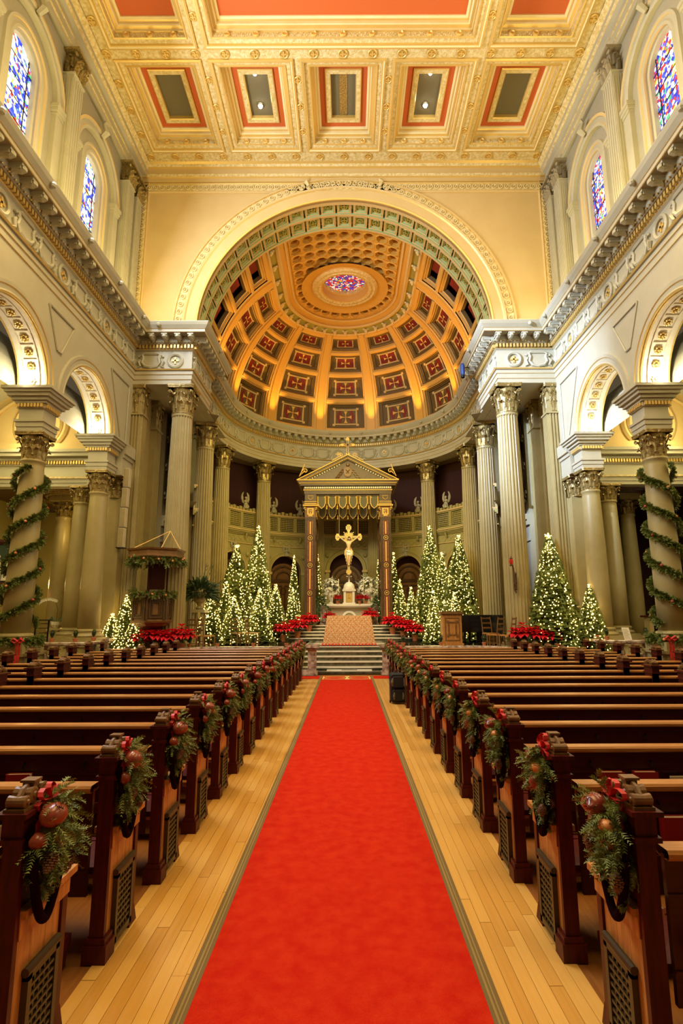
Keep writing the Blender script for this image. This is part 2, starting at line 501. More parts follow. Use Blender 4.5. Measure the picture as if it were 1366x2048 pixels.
def path_offsets(path):
    """right-hand mitred normals"""
    out = []
    n = len(path)
    for k in range(n):
        p = Vector(path[k])
        ns = []
        if k > 0:
            d = (p - Vector(path[k - 1])).normalized(); ns.append(Vector((d.y, -d.x)))
        if k < n - 1:
            d = (Vector(path[k + 1]) - p).normalized(); ns.append(Vector((d.y, -d.x)))
        if len(ns) == 2:
            b = ns[0] + ns[1]
            out.append(b / (1 + ns[0].dot(ns[1])))
        else: out.append(ns[0])
    return out
def sweep(mb, path, prof, i0=0, i1=None, mis=None, mi=0, offs=None):
    offs = offs or path_offsets(path)
    i1 = len(path) if i1 is None else i1
    rows = []
    for (o, z) in prof:
        rows.append([(path[k][0] + offs[k].x * o, path[k][1] + offs[k].y * o, z) for k in range(i0, i1)])
    mb.grid(rows, mi, False, mis)
def along(path, i0, i1, step, inset=0.0):
    """points and headings every step along path[i0:i1], spaced evenly on each straight run"""
    res = []
    runs = []
    cur = [i0]
    for k in range(i0 + 1, i1):
        cur.append(k)
        if k < i1 - 1:
            a = Vector(path[k]) - Vector(path[k - 1]); b = Vector(path[k + 1]) - Vector(path[k])
            if a.angle(b) > 0.35:
                runs.append(cur); cur = [k]
    runs.append(cur)
    for run in runs:
        P = [Vector(path[k]) for k in run]
        L = [0]
        for a, b in zip(P, P[1:]): L.append(L[-1] + (b - a).length)
        tot = L[-1] - 2 * inset
        if tot < step * 0.8: continue
        n = max(1, int(round(tot / step)))
        for q in range(n):
            t = inset + (q + 0.5) * tot / n
            for k in range(len(P) - 1):
                if L[k + 1] >= t: break
            f = (t - L[k]) / (L[k + 1] - L[k])
            p = P[k].lerp(P[k + 1], f)
            d = (P[k + 1] - P[k]).normalized()
            res.append((p, d, Vector((d.y, -d.x))))
    return res

# ================================================================== SETTING
# floor: boards under the pews, honey planks in the aisle, chancel platform
fl = struct('floor')
mb = MB(); mb.box(-13.5, 13.5, -3.2, 34, -0.30, -0.022); mb.obj('slab', BOARD, fl)
rnd = random.Random(3)
mb0 = MB(); mb0.box(-0.042, 0.042, -0.5, 0.5, -0.03, 0.0); pl_me = mb0.mesh('plank', PLANK)
for side, (xa, xb) in enumerate(((-1.30, -0.62), (0.66, 1.30))):
    nrow = 9
    wd = (xb - xa) / nrow
    for r in range(nrow):
        y = -0.6 + rnd.random() * -1.2
        while y < 17.0:
            ln = rnd.uniform(0.7, 2.0) * (1.0 if y < 7 else 1.6)
            y1 = min(y + ln, 17.0)
            if y1 > 0.8:
                o = put('plank', pl_me, fl, loc=(xa + (r + 0.5) * wd, (max(y, 0.4) + y1) / 2, rnd.uniform(0, 0.0012)))
                o.scale = ((wd - 0.0025) / 0.084, y1 - max(y, 0.4) - 0.003, 1)
            y = y1
mb = MB()
for s in (-1, 1):
    mb.box(s * 1.30, s * 1.9, -0.6, 17.0, -0.03, -0.004)
mb.obj('aisle_margin_boards', BOARD, fl)

# carpet runner and cross runner
cp = tag(MB().box(-0.68, 0.74, -1.0, 17.1, 0.0, 0.010).obj('carpet_runner', CARPET), 'long red carpet runner laid down the middle aisle', 'carpet')
mb = MB()
for a, b in ((-0.75, -0.68), (0.74, 0.81)):
    mb.box(a, b, -1.0, 17.1, 0.0, 0.007)
    mb.box(a + 0.02, a + 0.032, -1.0, 17.1, 0.007, 0.009, 1); mb.box(a + 0.042, a + 0.05, -1.0, 17.1, 0.007, 0.009, 1)
mb.obj('woven_border', [CBORD, mat('border_thread', (0.30, 0.20, 0.05), 0.8)], cp)
mb = MB()   # gold emblem at the altar end: two ovals and a square
Mfl = lambda u, z, d: (u, z, d)
for xc in (-0.31, 0.41):
    rows = []
    for rr in (1.0, 0.90):
        rows.append([(xc + 0.33 * rr * cos(2 * pi * k / 28), 16.62 + 0.36 * rr * sin(2 * pi * k / 28), 0.013) for k in range(28)])
    mb.grid(rows, 0, True)
    mb.box(xc - 0.27, xc + 0.27, 16.60, 16.63, 0.0101, 0.013)
rect_ring(mb, Mfl, -0.66, 0.72, 16.2, 17.05, [(0, 0.0125), (0.035, 0.0125)])
mb.box(-0.02, 0.12, 16.25, 17.0, 0.0101, 0.013)
mb.obj('gold_emblem', CGOLD, cp)
tag(MB().box(-5.0, -0.76, 16.45, 17.1, 0.0, 0.009).obj('cross_carpet', CARPET), 'red cross carpet before the altar steps, on the pulpit side', 'carpet')
tag(MB().box(0.82, 5.0, 16.45, 17.1, 0.0, 0.009).obj('cross_carpet', CARPET), 'red cross carpet before the altar steps, on the piano side', 'carpet')

# chancel platform and its steps
CH = 0.72
XC = 0.12
ch = struct('floor_chancel')
mb = MB()
mb.box(-6.9, 6.9, 19.9, 30.2, 0, CH)
for s in (-1, 1):
    mb.box(s * 1.62 + XC, s * 13.4, 17.60, 30.2, 0, CH)
    mb.box(s * 5.15, s * 13.4, 16.86, 17.60, 0, CH)
    mb.box(s * 7.27, s * 13.4, 15.42, 16.86, 0, CH)
mb.obj('platform', CHFL, ch)
mb = MB()
for s in (-1, 1):   # inlaid dark bands
    mb.box(XC + s * 1.35, XC + s * 1.55, 19.95, 23.5, CH, CH + 0.003)
    mb.box(XC + s * 3.3, XC + s * 3.45, 18.2, 23.5, CH, CH + 0.003)
    for k in range(6):
        mb.box(XC + s * 1.7, XC + s * 3.2, 20.2 + k * 0.55, 20.36 + k * 0.55, CH, CH + 0.003)
        mb.box(XC + s * 3.6, XC + s * 5.0, 18.4 + k * 0.7, 18.52 + k * 0.7, CH, CH + 0.003)
mb.obj('dark_inlay', CHFD, ch)
def steps(name, y0, rise, tread, n, z0, x0, x1, inset, parent):
    for k in range(n):
        r = MB(); r.box(x0 + inset * k, x1 - inset * k, y0 + k * tread, y0 + (k + 1) * tread + 0.05, z0 + (k * rise if k else 0), z0 + (k + 1) * rise - 0.035)
        r.obj('riser', STEPD, parent)
        t = MB(); t.box(x0 + inset * k - 0.02, x1 - inset * k + 0.02, y0 + k * tread - 0.025, y0 + (k + 1) * tread + 0.06, z0 + (k + 1) * rise - 0.035, z0 + (k + 1) * rise)
        t.obj('tread', STEPW, parent)
st = thing('marble_steps', 'white and green marble steps rising from the carpet to the chancel', 'steps', (0, 0, 0))
steps('s', 18.45, 0.144, 0.36, 5, 0.0, XC - 1.50, XC + 1.50, 0.0, st)
MB().box(XC - 1.6, XC + 1.6, 17.75, 18.45, 0.0, 0.06).obj('base_slab', STEPD, st)
MB().box(XC - 0.72, XC + 0.72, 18.0, 18.4, 0.06, 0.075).obj('step_mat', ALAB, st)
MB().box(XC - 0.25, XC + 0.25, 18.12, 18.28, 0.0755, 0.0775).obj('mat_centre', STEPD, st)
sa = thing('altar_steps', 'dark risers with pale treads climbing to the high altar', 'steps', (0, 0, 0))
steps('s', 23.6, 0.124, 0.35, 5, CH, XC - 3.0, XC + 3.0, 0.22, sa)
MB().box(XC - 2.1, XC + 2.1, 25.3, 28.9, CH, CH + 0.62).obj('altar_platform', CHFL, sa)
AL = CH + 0.62

# ------------------------------------------------------------------ entablature
HB, HF, HD, HT = 9.5, 10.02, 10.72, 11.45
path = [(-7.15, -1.5), (-7.15, 17.5), (-5.2, 17.5), (-5.2, 20.0), (-5.6, 20.0), (-5.6, 23.2)]
NA = 36
path += [(-5.6 * cos(pi * k / NA), 23.2 + 5.6 * sin(pi * k / NA)) for k in range(1, NA)]
path += [(5.6, 23.2), (5.6, 20.0), (5.2, 20.0), (5.2, 17.5), (7.15, 17.5), (7.15, -1.5)]
NP = len(path)
offs = path_offsets(path)
seg_defs = [('trim_1', 0, 2), ('trim_2', 1, 4), ('trim_3', 3, NP - 3), ('trim_4', NP - 4, NP - 1), ('trim_5', NP - 2, NP)]
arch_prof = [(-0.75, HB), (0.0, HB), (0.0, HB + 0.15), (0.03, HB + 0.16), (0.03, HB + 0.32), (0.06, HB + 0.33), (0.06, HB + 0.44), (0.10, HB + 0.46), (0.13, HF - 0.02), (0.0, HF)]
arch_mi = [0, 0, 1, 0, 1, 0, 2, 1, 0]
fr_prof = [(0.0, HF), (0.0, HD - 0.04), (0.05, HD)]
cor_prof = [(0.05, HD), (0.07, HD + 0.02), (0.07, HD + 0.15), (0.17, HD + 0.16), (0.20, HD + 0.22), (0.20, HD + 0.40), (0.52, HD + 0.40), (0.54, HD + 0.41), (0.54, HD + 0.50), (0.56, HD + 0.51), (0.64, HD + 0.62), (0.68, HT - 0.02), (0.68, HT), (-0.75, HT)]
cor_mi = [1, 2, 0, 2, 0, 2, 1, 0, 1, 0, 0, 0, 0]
# shared ornaments
mb = MB()
mb.box(-0.085, 0.085, 0.0, 0.30, -0.05, 0.0)
mb.tube([(0, 0.28, -0.05), (0, 0.30, -0.10), (0, 0.24, -0.12), (0, 0.16, -0.09), (0, 0.06, -0.10), (0, 0.01, -0.16)], [0.05, 0.055, 0.05, 0.06, 0.06, 0.03], 6)
mb.box(-0.075, 0.075, 0.0, 0.26, -0.10, -0.05)
MOD = mb.mesh('modillion', PAINT)
mb = MB()
mb.tube([(0.23 * cos(2 * pi * k / 20), 0.02, 0.23 * sin(2 * pi * k / 20)) for k in range(20)], 0.055, 6, closed=True)
for a, b in ((0.12, 0.028), (0.028, 0.12)): mb.box(-a, a, 0.0, 0.035, -b, b, 1)
WRE = mb.mesh('wreath', [PAINT, GOLD])
mb = MB()   # cartouche with a curled frame and garland
fr = [(-0.30, 0.20), (-0.22, 0.25), (0.22, 0.25), (0.30, 0.20), (0.26, 0.08), (0.30, -0.08), (0.20, -0.20), (0, -0.25), (-0.20, -0.20), (-0.30, -0.08), (-0.26, 0.08)]
mb.tube([(x, 0.04, z) for x, z in fr], 0.052, 6, closed=True)
i0 = len(mb.v); mb.v += [(x * 0.9, 0.03, z * 0.9) for x, z in fr]; mb.f.append(tuple(range(i0, i0 + len(fr)))); mb.m.append(0)
for s in (-1, 1):
    mb.tube([(s * (0.34 + 0.07 * cos(t) * (1 - t / 8)), 0.03, 0.12 + 0.08 * sin(t) * (1 - t / 8)) for t in [q * 0.7 for q in range(8)]], 0.042, 5)
    mb.tube([(s * 0.34, 0.03, 0.04), (s * 0.42, 0.04, -0.06), (s * 0.36, 0.03, -0.2), (s * 0.45, 0.03, -0.24)], [0.03, 0.06, 0.045, 0.02], 5)
CART = mb.mesh('cartouche', PAINT)
mb = MB(); mb.ball((0, 0.03, 0.0), 0.075, 8); mb.ball((0, 0.06, 0.0), 0.045, 6)
LION = mb.mesh('cornice_boss', PAINT)
def frame_m(p, d, nrm, z):
    # local x along the wall, local y out of the wall, z up
    return Matrix(((d.x, nrm.x, 0, p[0]), (d.y, nrm.y, 0, p[1]), (0, 0, 1, z), (0, 0, 0, 1)))
def off_path(d):
    return [(p[0] + o.x * d, p[1] + o.y * d) for p, o in zip(path, offs)]
P12, P22, P38 = off_path(0.11), off_path(0.22), off_path(0.36)
for nm, a, b in seg_defs:
    t = struct(nm)
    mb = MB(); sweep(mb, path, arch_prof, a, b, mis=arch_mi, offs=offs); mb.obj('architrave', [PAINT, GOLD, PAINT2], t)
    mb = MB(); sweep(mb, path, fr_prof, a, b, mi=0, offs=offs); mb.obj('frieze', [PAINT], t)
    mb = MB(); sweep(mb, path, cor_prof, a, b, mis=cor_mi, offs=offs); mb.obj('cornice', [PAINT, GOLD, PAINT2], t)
    big = nm in ('trim_1', 'trim_5')
    lo, hi = a, b
    step = 0.42
    st_pts = [(q, d, n) for q, d, n in along(P38, lo, hi, 0.40, 0.10) if q.y > 1.5]
    if nm == 'trim_2': st_pts = [x for x in st_pts]
    for q, d, n in st_pts:
        put('modillion', MOD, t, M=frame_m((q.x - n.x * 0.16, q.y - n.y * 0.16), d, n, HD + 0.40) @ Matrix.Diagonal((1.15, 1.0, 1.2, 1)))
    mb = MB()
    dn = MB(); dn.box(-0.035, 0.035, 0.0, 0.08, 0.0, 0.12)
    for q, d, n in along(P12, lo, hi, 0.115, 0.03):
        if q.y > 3: mb.add(dn, frame_m((q.x - n.x * 0.04, q.y - n.y * 0.04), d, n, HD + 0.03))
    o = mb.obj('dentils', GOLD, t); o['kind'] = 'stuff'
    mb = MB(); bd = MB(); bd.lathe([(0.012, -0.02), (0.024, 0), (0.012, 0.02)], 5)
    for q, d, n in along(P22, lo, hi, 0.115, 0.03):
        if q.y > 3: mb.add(bd, frame_m((q.x, q.y), d, n, HD + 0.205))
    o = mb.obj('beads', GOLD, t); o['kind'] = 'stuff'
    for j, (q, d, n) in enumerate(along(path, lo, hi, 0.84, 0.15)):
        if q.y < 2: continue
        wr = (j % 3 == 1) if big or nm == 'trim_3' else None
        if wr is None:
            run = abs(d.x) > 0.5
            wr = (j % 2 == 1)
        put('wreath' if wr else 'cartouche', WRE if wr else CART, t, M=frame_m((q.x, q.y), d, n, (HF + HD) / 2 - 0.03))
    for q, d, n in along(path, lo, hi, 1.9, 0.2):
        if q.y > 2: put('cornice_boss', LION, t, M=frame_m((q.x + n.x * 0.64, q.y + n.y * 0.64), d, n, HD + 0.60))

# ------------------------------------------------------------------ nave side walls
BAYS = [14.615, 11.045, 7.475]
COLY = [16.4, 12.83, 9.26, 5.69]
IMP = 7.20
WALLT = 0.70
def arcade_boss():
    mb = MB()
    for k in range(8):
        a = 2 * pi * k / 8
        mb.ball((0.07 * cos(a), 0.07 * sin(a), 0.015), 0.034, 6, sz=0.7)
    mb.ball((0, 0, 0.03), 0.04, 6)
    rows = [[(x * f, y * f * 1.0, z) for x, y in ((-1, -1), (1, -1), (1, 1), (-1, 1))] for f, z in ((0.19, 0.0), (0.19, 0.02), (0.165, 0.02), (0.155, 0.0))]
    mb.grid([r + [r[0]] for r in rows], 1)
    return mb.mesh('arch_rosette', [GOLD, ARCHC])
ABOSS = arcade_boss()
def nave_wall(s, name):
    t = struct(name)
    M = map_side(s, 7.15)      # d>0 towards nave, wall body d from -0.70 to 0
    mb = MB()
    for c in BAYS:
        arch_wall(mb, M, c, 1.42, 1.785, IMP, IMP, HB, -WALLT, 0.0, 28, 0, 1)
    mbox(mb, M, -1.5, BAYS[-1] - 1.785, 0, HB, -WALLT, 0.0, 0)
    mbox(mb, M, BAYS[0] + 1.785, 17.6, IMP, HB, -WALLT, 0.0, 0)
    mb.obj('arcade', [PAINT, ARCHC], t)
    for c in BAYS:
        mb = MB()
        arch_ring(mb, M, c, IMP, [(1.42, 0.0), (1.42, 0.03), (1.46, 0.05), (1.50, 0.03), (1.60, 0.03), (1.62, 0.055), (1.70, 0.06), (1.72, 0.0)], 28, mis=[1, 1, 0, 0, 1, 0, 0])
        # inner rib lines on the intrados edges
        for d in (-0.02, -WALLT + 0.02):
            arch_ring(mb, M, c, IMP, [(1.40, d - 0.02), (1.40, d + 0.02)], 28, mi=1)
        mb.obj('archivolt', [PAINT, GOLD], t, smooth=False)
    # spandrel panels between the arches
    for yc in COLY[:3]:
        mb = MB()
        zt = HB - 0.22
        zb = zt - 0.95 if yc < 16 else zt - 1.2
        u1 = 0.62
        tri = [(yc - u1, zt), (yc + (u1 if yc < 16 else 0.75), zt), (yc + (0.10 if yc < 16 else 0.75), zb + (0 if yc < 16 else -0.9)), (yc - 0.10 if yc < 16 else yc + 0.45, zb - (0 if yc < 16 else 0.9))]
        for a, b in zip(tri, tri[1:] + tri[:1]):
            mb.tube([M(a[0], a[1], 0.02), M(b[0], b[1], 0.02)], 0.026, 5)
        mb.obj('spandrel_moulding', PAINT, t)
    for c in BAYS[:2]:
        for k in range(13):
            a = pi * (k + 0.5) / 13
            p = M(c - 1.405 * cos(a), IMP + 1.405 * sin(a), -WALLT / 2)
            inward = Vector((0, cos(a), -sin(a)))
            xa = Vector((1, 0, 0)); ya = inward.cross(xa)
            put('rosette', ABOSS, t, M=Matrix(((xa.x, ya.x, inward.x, p[0]), (xa.y, ya.y, inward.y, p[1]), (xa.z, ya.z, inward.z, p[2]), (0, 0, 0, 1))))
    # clerestory
    Mc = map_side(s, 7.62)
    mb = MB()
    for c in BAYS:
        arch_wall(mb, Mc, c, 0.60, 1.785, 15.0, HT - 0.6, 18.4, -0.45, 0.0, 20, 0, 0)
    mbox(mb, Mc, -1.5, BAYS[-1] - 1.785, HT - 0.6, 18.4, -0.45, 0)
    mbox(mb, Mc, BAYS[0] + 1.785, 18.0, HT - 0.6, 18.4, -0.45, 0)
    mb.obj('clerestory', PAINTC, t)
    for c in BAYS:
        mb = MB()
        arch_ring(mb, Mc, c, 15.0, [(0.60, 0.0), (0.60, 0.05), (0.66, 0.06), (0.70, 0.03), (0.78, 0.03), (0.80, 0.07), (0.86, 0.07), (0.88, 0.0)], 20, mis=[1, 0, 0, 0, 1, 0, 0], legs=HT)
        arch_ring(mb, Mc, c, 15.0, [(1.20, 0.0), (1.20, 0.13), (1.28, 0.15), (1.30, 0.12), (1.42, 0.12), (1.44, 0.17), (1.52, 0.17), (1.54, 0.0)], 24, mis=[0, 0, 1, 0, 0, 1, 0])
        for q in (-1, 1):
            mbox(mb, Mc, c + q * 1.20, c + q * 1.52, HT, 14.72, 0.0, 0.13)
            for z0, z1, e in ((14.72, 14.80, 0.02), (14.80, 14.90, 0.05), (14.90, 15.0, 0.08)):
                mbox(mb, Mc, c + q * (1.20 - e), c + q * (1.52 + e * 0.5), z0, z1, 0.0, 0.14 + e)
        # hooked keystone
        mb.tube([Mc(c, 16.35, 0.16), Mc(c, 16.5, 0.30), Mc(c, 16.75, 0.22), Mc(c, 16.85, 0.30)], [0.07, 0.10, 0.08, 0.10], 6)
        mb.obj('blind_arch', [PAINT, CREAM], t)
    # pilasters with capitals between the windows
    for j, (yc, wd) in enumerate(((12.83, 0.26), (9.26, 0.26), (16.62, 0.24), (17.35, 0.20))):
        mb = MB()
        mbox(mb, Mc, yc - wd, yc + wd, HT, 16.35, 0.0, 0.30)
        for k in range(5):
            uu = yc - wd + (k + 0.5) * 2 * wd / 5
            mbox(mb, Mc, uu - 0.022, uu + 0.022, HT + 0.1, 16.25, 0.30, 0.318)
        for k in range(4):
            dd = 0.05 + k * 0.065
            for q in (-1, 1):
                mbox(mb, Mc, yc + q * wd, yc + q * (wd + 0.014), HT + 0.1, 16.25, dd, dd + 0.03)
        mbox(mb, Mc, yc - wd - 0.03, yc + wd + 0.03, 16.35, 16.40, 0.0, 0.33, 0)
        mb.obj('window_pilaster', [PAINT, GOLD], t)
    for yc, wd in ((12.83, 0.26), (9.26, 0.26), (16.62, 0.24), (17.35, 0.20)):
        mb = MB()
        mbox(mb, Mc, yc - wd + 0.03, yc + wd - 0.03, 16.40, 17.05, 0.0, 0.27)
        for lev, (z0, h) in enumerate(((16.42, 0.24), (16.58, 0.28))):
            n = 3 - lev
            for k in range(n):
                uu = yc - wd + (k + 0.5) * 2 * wd / n
                mb.tube([Mc(uu, z0, 0.27), Mc(uu, z0 + h * 0.8, 0.31), Mc(uu, z0 + h, 0.40), Mc(uu, z0 + h * 0.85, 0.45)], [0.08, 0.085, 0.06, 0.03], 6)
                for q in (-1, 1):
                    e = yc + q * wd
                    mb.tube([Mc(e, z0, 0.10 + lev * 0.08), Mc(e + q * 0.05, z0 + h, 0.12 + lev * 0.08), Mc(e + q * 0.13, z0 + h * 0.9, 0.12 + lev * 0.08)], [0.07, 0.06, 0.03], 5)
        for q in (-1, 1):
            cc = (yc + q * wd, 16.95)
            mb.tube([Mc(cc[0] + q * 0.03 + 0.07 * (1 - t / 7) * cos(t), cc[1] + 0.07 * (1 - t / 7) * sin(t), 0.34) for t in [w_ * 0.8 for w_ in range(8)]], 0.03, 5)
        mbox(mb, Mc, yc - wd - 0.10, yc + wd + 0.10, 17.05, 17.13, 0.0, 0.42)
        mb.obj('pilaster_capital', GOLDD if s < 0 else [PAINT2], t)
    # upper entablature and spandrel line below the ceiling
    pth = [(-s * 0, 0)]
    mb = MB()
    rows = [[Mc(y, z, d) for y in (-1.5, 18.0)] for d, z in ((0.0, 17.13), (0.12, 17.13), (0.12, 17.32), (0.16, 17.33), (0.16, 17.55), (0.20, 17.56), (0.20, 17.72), (0.30, 17.80), (0.36, 17.86), (0.36, 18.0), (0.50, 18.12))]
    mb.grid(rows, 0, False, [0, 0, 1, 0, 1, 0, 0, 1, 0, 1])
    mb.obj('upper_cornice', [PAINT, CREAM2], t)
    return t
nave_wall(-1, 'wall_left')
nave_wall(1, 'wall_right')

# stained glass windows, each with its lead panes and saddle bars
def window(s, c, nm, gm):
    w_ = struct(nm)
    M = map_side(s, 7.62)
    mb = MB()
    n = 16
    pts = [(c + 0.60 * -cos(pi * k / n), 15.0 + 0.60 * sin(pi * k / n)) for k in range(n + 1)]
    us = [p[0] for p in pts]
    for a, b in zip(pts, pts[1:]):
        mb.quad(M(a[0], HT - 0.1, -0.22), M(b[0], HT - 0.1, -0.22), M(b[0], b[1], -0.22), M(a[0], a[1], -0.22))
    mb.obj('stained_glass', gm, w_)
    for k in range(7):
        z = 11.9 + k * 0.52
        MB().tube([M(c - 0.58, z, -0.19), M(c + 0.58, z, -0.19)], 0.012, 5).obj('saddle_bar', IRON, w_)
    for u in (-0.40, 0.40):
        MB().tube([M(c + u, HT, -0.19), M(c + u, 15.4, -0.19)], 0.014, 5).obj('lead_bar', IRON, w_)
    mb = MB()
    arch_ring(mb, M, c, 15.0, [(0.60, -0.05), (0.555, -0.08), (0.555, -0.2)], 20, legs=HT)
    mb.obj('reveal', PAINT, w_)
k = 1
for s, g in ((-1, GLASS_L), (1, GLASS_R)):
    for c in BAYS:
        window(s, c, 'window_%d' % k, g); k += 1

# ------------------------------------------------------------------ capital, shared
def volute(mb, c, r, out, M=None, th=0.022):
    pass
def leaf_strip(mb, a, r0, z0, h, wd, curl, n=5, mi=0):
    ca, sa_ = cos(a), sin(a)
    prof = [(0.0, 0.0), (0.015, 0.4), (0.03, 0.75), (0.09, 1.0), (0.16, 1.02), (0.19, 0.88)]
    rows = []
    for j, (o, t) in enumerate(prof):
        w2 = wd * (0.75, 0.95, 1.0, 0.85, 0.55, 0.25)[j]
        rr = r0 + o * curl
        row = []
        for q, dz in ((-1, -0.012), (-0.5, 0.0), (0, 0.022), (0.5, 0.0), (1, -0.012)):
            x = rr + dz; y = q * w2
            row.append((x * ca - y * sa_, x * sa_ + y * ca, z0 + h * t))
        rows.append(row)
    mb.grid(rows, mi)
def capital_mesh(name, r, h, mats):
    """Corinthian capital: bell, two rows of acanthus, corner volutes, concave abacus"""
    mb = MB()
    mb.lathe([(r * 1.0, 0.0), (r * 1.10, 0.01), (r * 1.10, 0.04), (r * 0.98, 0.05), (r * 0.98, h * 0.6), (r * 1.12, h * 0.84), (r * 1.16, h * 0.87)], 20)
    for k in range(8):
        leaf_strip(mb, 2 * pi * k / 8, r * 1.0, 0.05, h * 0.36, r * 0.34, r * 2.4)
        leaf_strip(mb, 2 * pi * (k + 0.5) / 8, r * 1.0, 0.05 + h * 0.12, h * 0.50, r * 0.30, r * 2.6)
    for k in range(4):
        a = pi / 4 + k * pi / 2
        for q in (-1, 1):
            pts = []
            for t in range(6):
                f = t / 5
                aa = a + q * (0.42 * (1 - f) + 0.05)
                rr = r * (1.02 + 0.50 * f ** 1.5)
                pts.append((rr * cos(aa), rr * sin(aa), h * (0.45 + 0.36 * f)))
            for t in range(1, 9):
                ang = t * 0.75
                rad = r * 0.17 * (1 - t / 11)
                base = r * 1.52
                rr = base + rad * sin(ang) * 0.9
                aa = a + q * 0.05
                pts.append((rr * cos(aa), rr * sin(aa), h * 0.81 - r * 0.17 + rad * cos(ang)))
            mb.tube(pts, [r * 0.075] * 3 + [r * 0.07] * (len(pts) - 3), 5)
    for k in range(4):
        a = k * pi / 2
        for q in (-1, 1):
            pts = [(r * 1.08 * cos(a + q * 0.28), r * 1.08 * sin(a + q * 0.28), h * 0.48), (r * 1.14 * cos(a + q * 0.22), r * 1.14 * sin(a + q * 0.22), h * 0.68)]
            for t in range(6):
                ang = t * 0.9
                rad = r * 0.11 * (1 - t / 8)
                aa = a + q * (0.13 + rad / r * cos(ang) * 0.8)
                pts.append((r * 1.2 * cos(aa), r * 1.2 * sin(aa), h * 0.74 + rad * sin(ang)))
            mb.tube(pts, r * 0.05, 5)
        mb.ball((r * 1.28 * cos(a), r * 1.28 * sin(a), h * 0.91), r * 0.16, 6)
    # abacus with concave sides
    ring = []
    for k in range(4):
        a = pi / 4 + k * pi / 2
        R1 = r * 1.86
        ring.append((R1 * cos(a - 0.06), R1 * sin(a - 0.06))); ring.append((R1 * cos(a + 0.06), R1 * sin(a + 0.06)))
        for t in (0.25, 0.5, 0.75):
            aa = a + t * pi / 2
            rr = r * (1.30 if t == 0.5 else 1.42)
            ring.append((rr * cos(aa), rr * sin(aa)))
    rows = [[(x * f, y * f, z) for x, y in ring] for f, z in ((0.9, h * 0.87), (0.97, h * 0.89), (0.97, h * 0.93), (1.0, h * 0.95), (1.0, h))]
    i = len(mb.v)
    mb.grid(rows, 0, True)
    j = i + 4 * len(ring)
    mb.f.append(tuple(j + q for q in range(len(ring)))); mb.m.append(0)
    return mb.mesh(name, mats)
def fluted(r0, r1, z0, z1, n=22):
    mb = MB()
    rows = []
    L = [(0.0, r0 * 1.05), (0.01, r0 * 1.0), (0.3, r0 * 0.995), (0.65, r0 + (r1 - r0) * 0.45), (0.985, r1), (0.99, r1 * 1.04), (1.0, r1 * 1.06)]
    for (t, r) in L:
        row = []
        flat = t in (0.0, 0.99, 1.0)
        for k in range(n):
            for q, dep in ((0.0, 0), (0.24, 0), (0.40, 0.075), (0.62, 0.105), (0.84, 0.075)):
                a = 2 * pi * (k + q) / n
                rr = r * (1 - (0 if flat else dep))
                row.append((rr * cos(a), rr * sin(a), z0 + (z1 - z0) * t))
        rows.append(row)
    mb.grid(rows, 0, True)
    return mb
def base_prof(r):
    return [(r * 1.40, 0.0), (r * 1.44, 0.05), (r * 1.40, 0.10), (r * 1.22, 0.11), (r * 1.16, 0.16), (r * 1.22, 0.20), (r * 1.26, 0.23), (r * 1.20, 0.27), (r * 1.06, 0.28), (r * 1.0, 0.32)]

# giant columns of the chancel
GR0, GR1 = 0.40, 0.335
giant_base = MB(); giant_base.box(-0.60, 0.60, -0.60, 0.60, 0, 0.14); giant_base.lathe(base_prof(GR0), 24, z=0.14)
GB_ = giant_base.mesh('giant_base', COLP)
GS_ = fluted(GR0, GR1, 0.46, 8.5 - CH).mesh('giant_shaft', COLP)
GC_ = capital_mesh('giant_capital', GR1, 1.0, [GOLDD])
def giant(x, y, label, rz=0.0):
    t = thing('fluted_column', label, 'column', (x, y, CH), rz, 'giant fluted columns of the chancel')
    put('column_base', GB_, t); put('shaft', GS_, t); put('capital', GC_, t, loc=(0, 0, 8.5 - CH))
    return t
for s, nm in ((-1, 'pulpit side'), (1, 'piano side')):
    giant(s * 5.55, 17.9, 'giant fluted column at the front corner of the chancel, %s' % nm)
names = {15: 'directly behind the altar canopy', 45: 'between the tall lit trees and the altar canopy', 75: 'rising behind the tallest lit trees', 105: 'just behind the front corner column'}
for p in (105, 75, 45, 15):
    for s, nm in ((-1, 'pulpit side'), (1, 'piano side')):
        a = radians(p)
        giant(s * 5.93 * sin(a), 23.2 + 5.93 * cos(a), 'fluted apse column %s, %s' % (names[p], nm), -s * a)

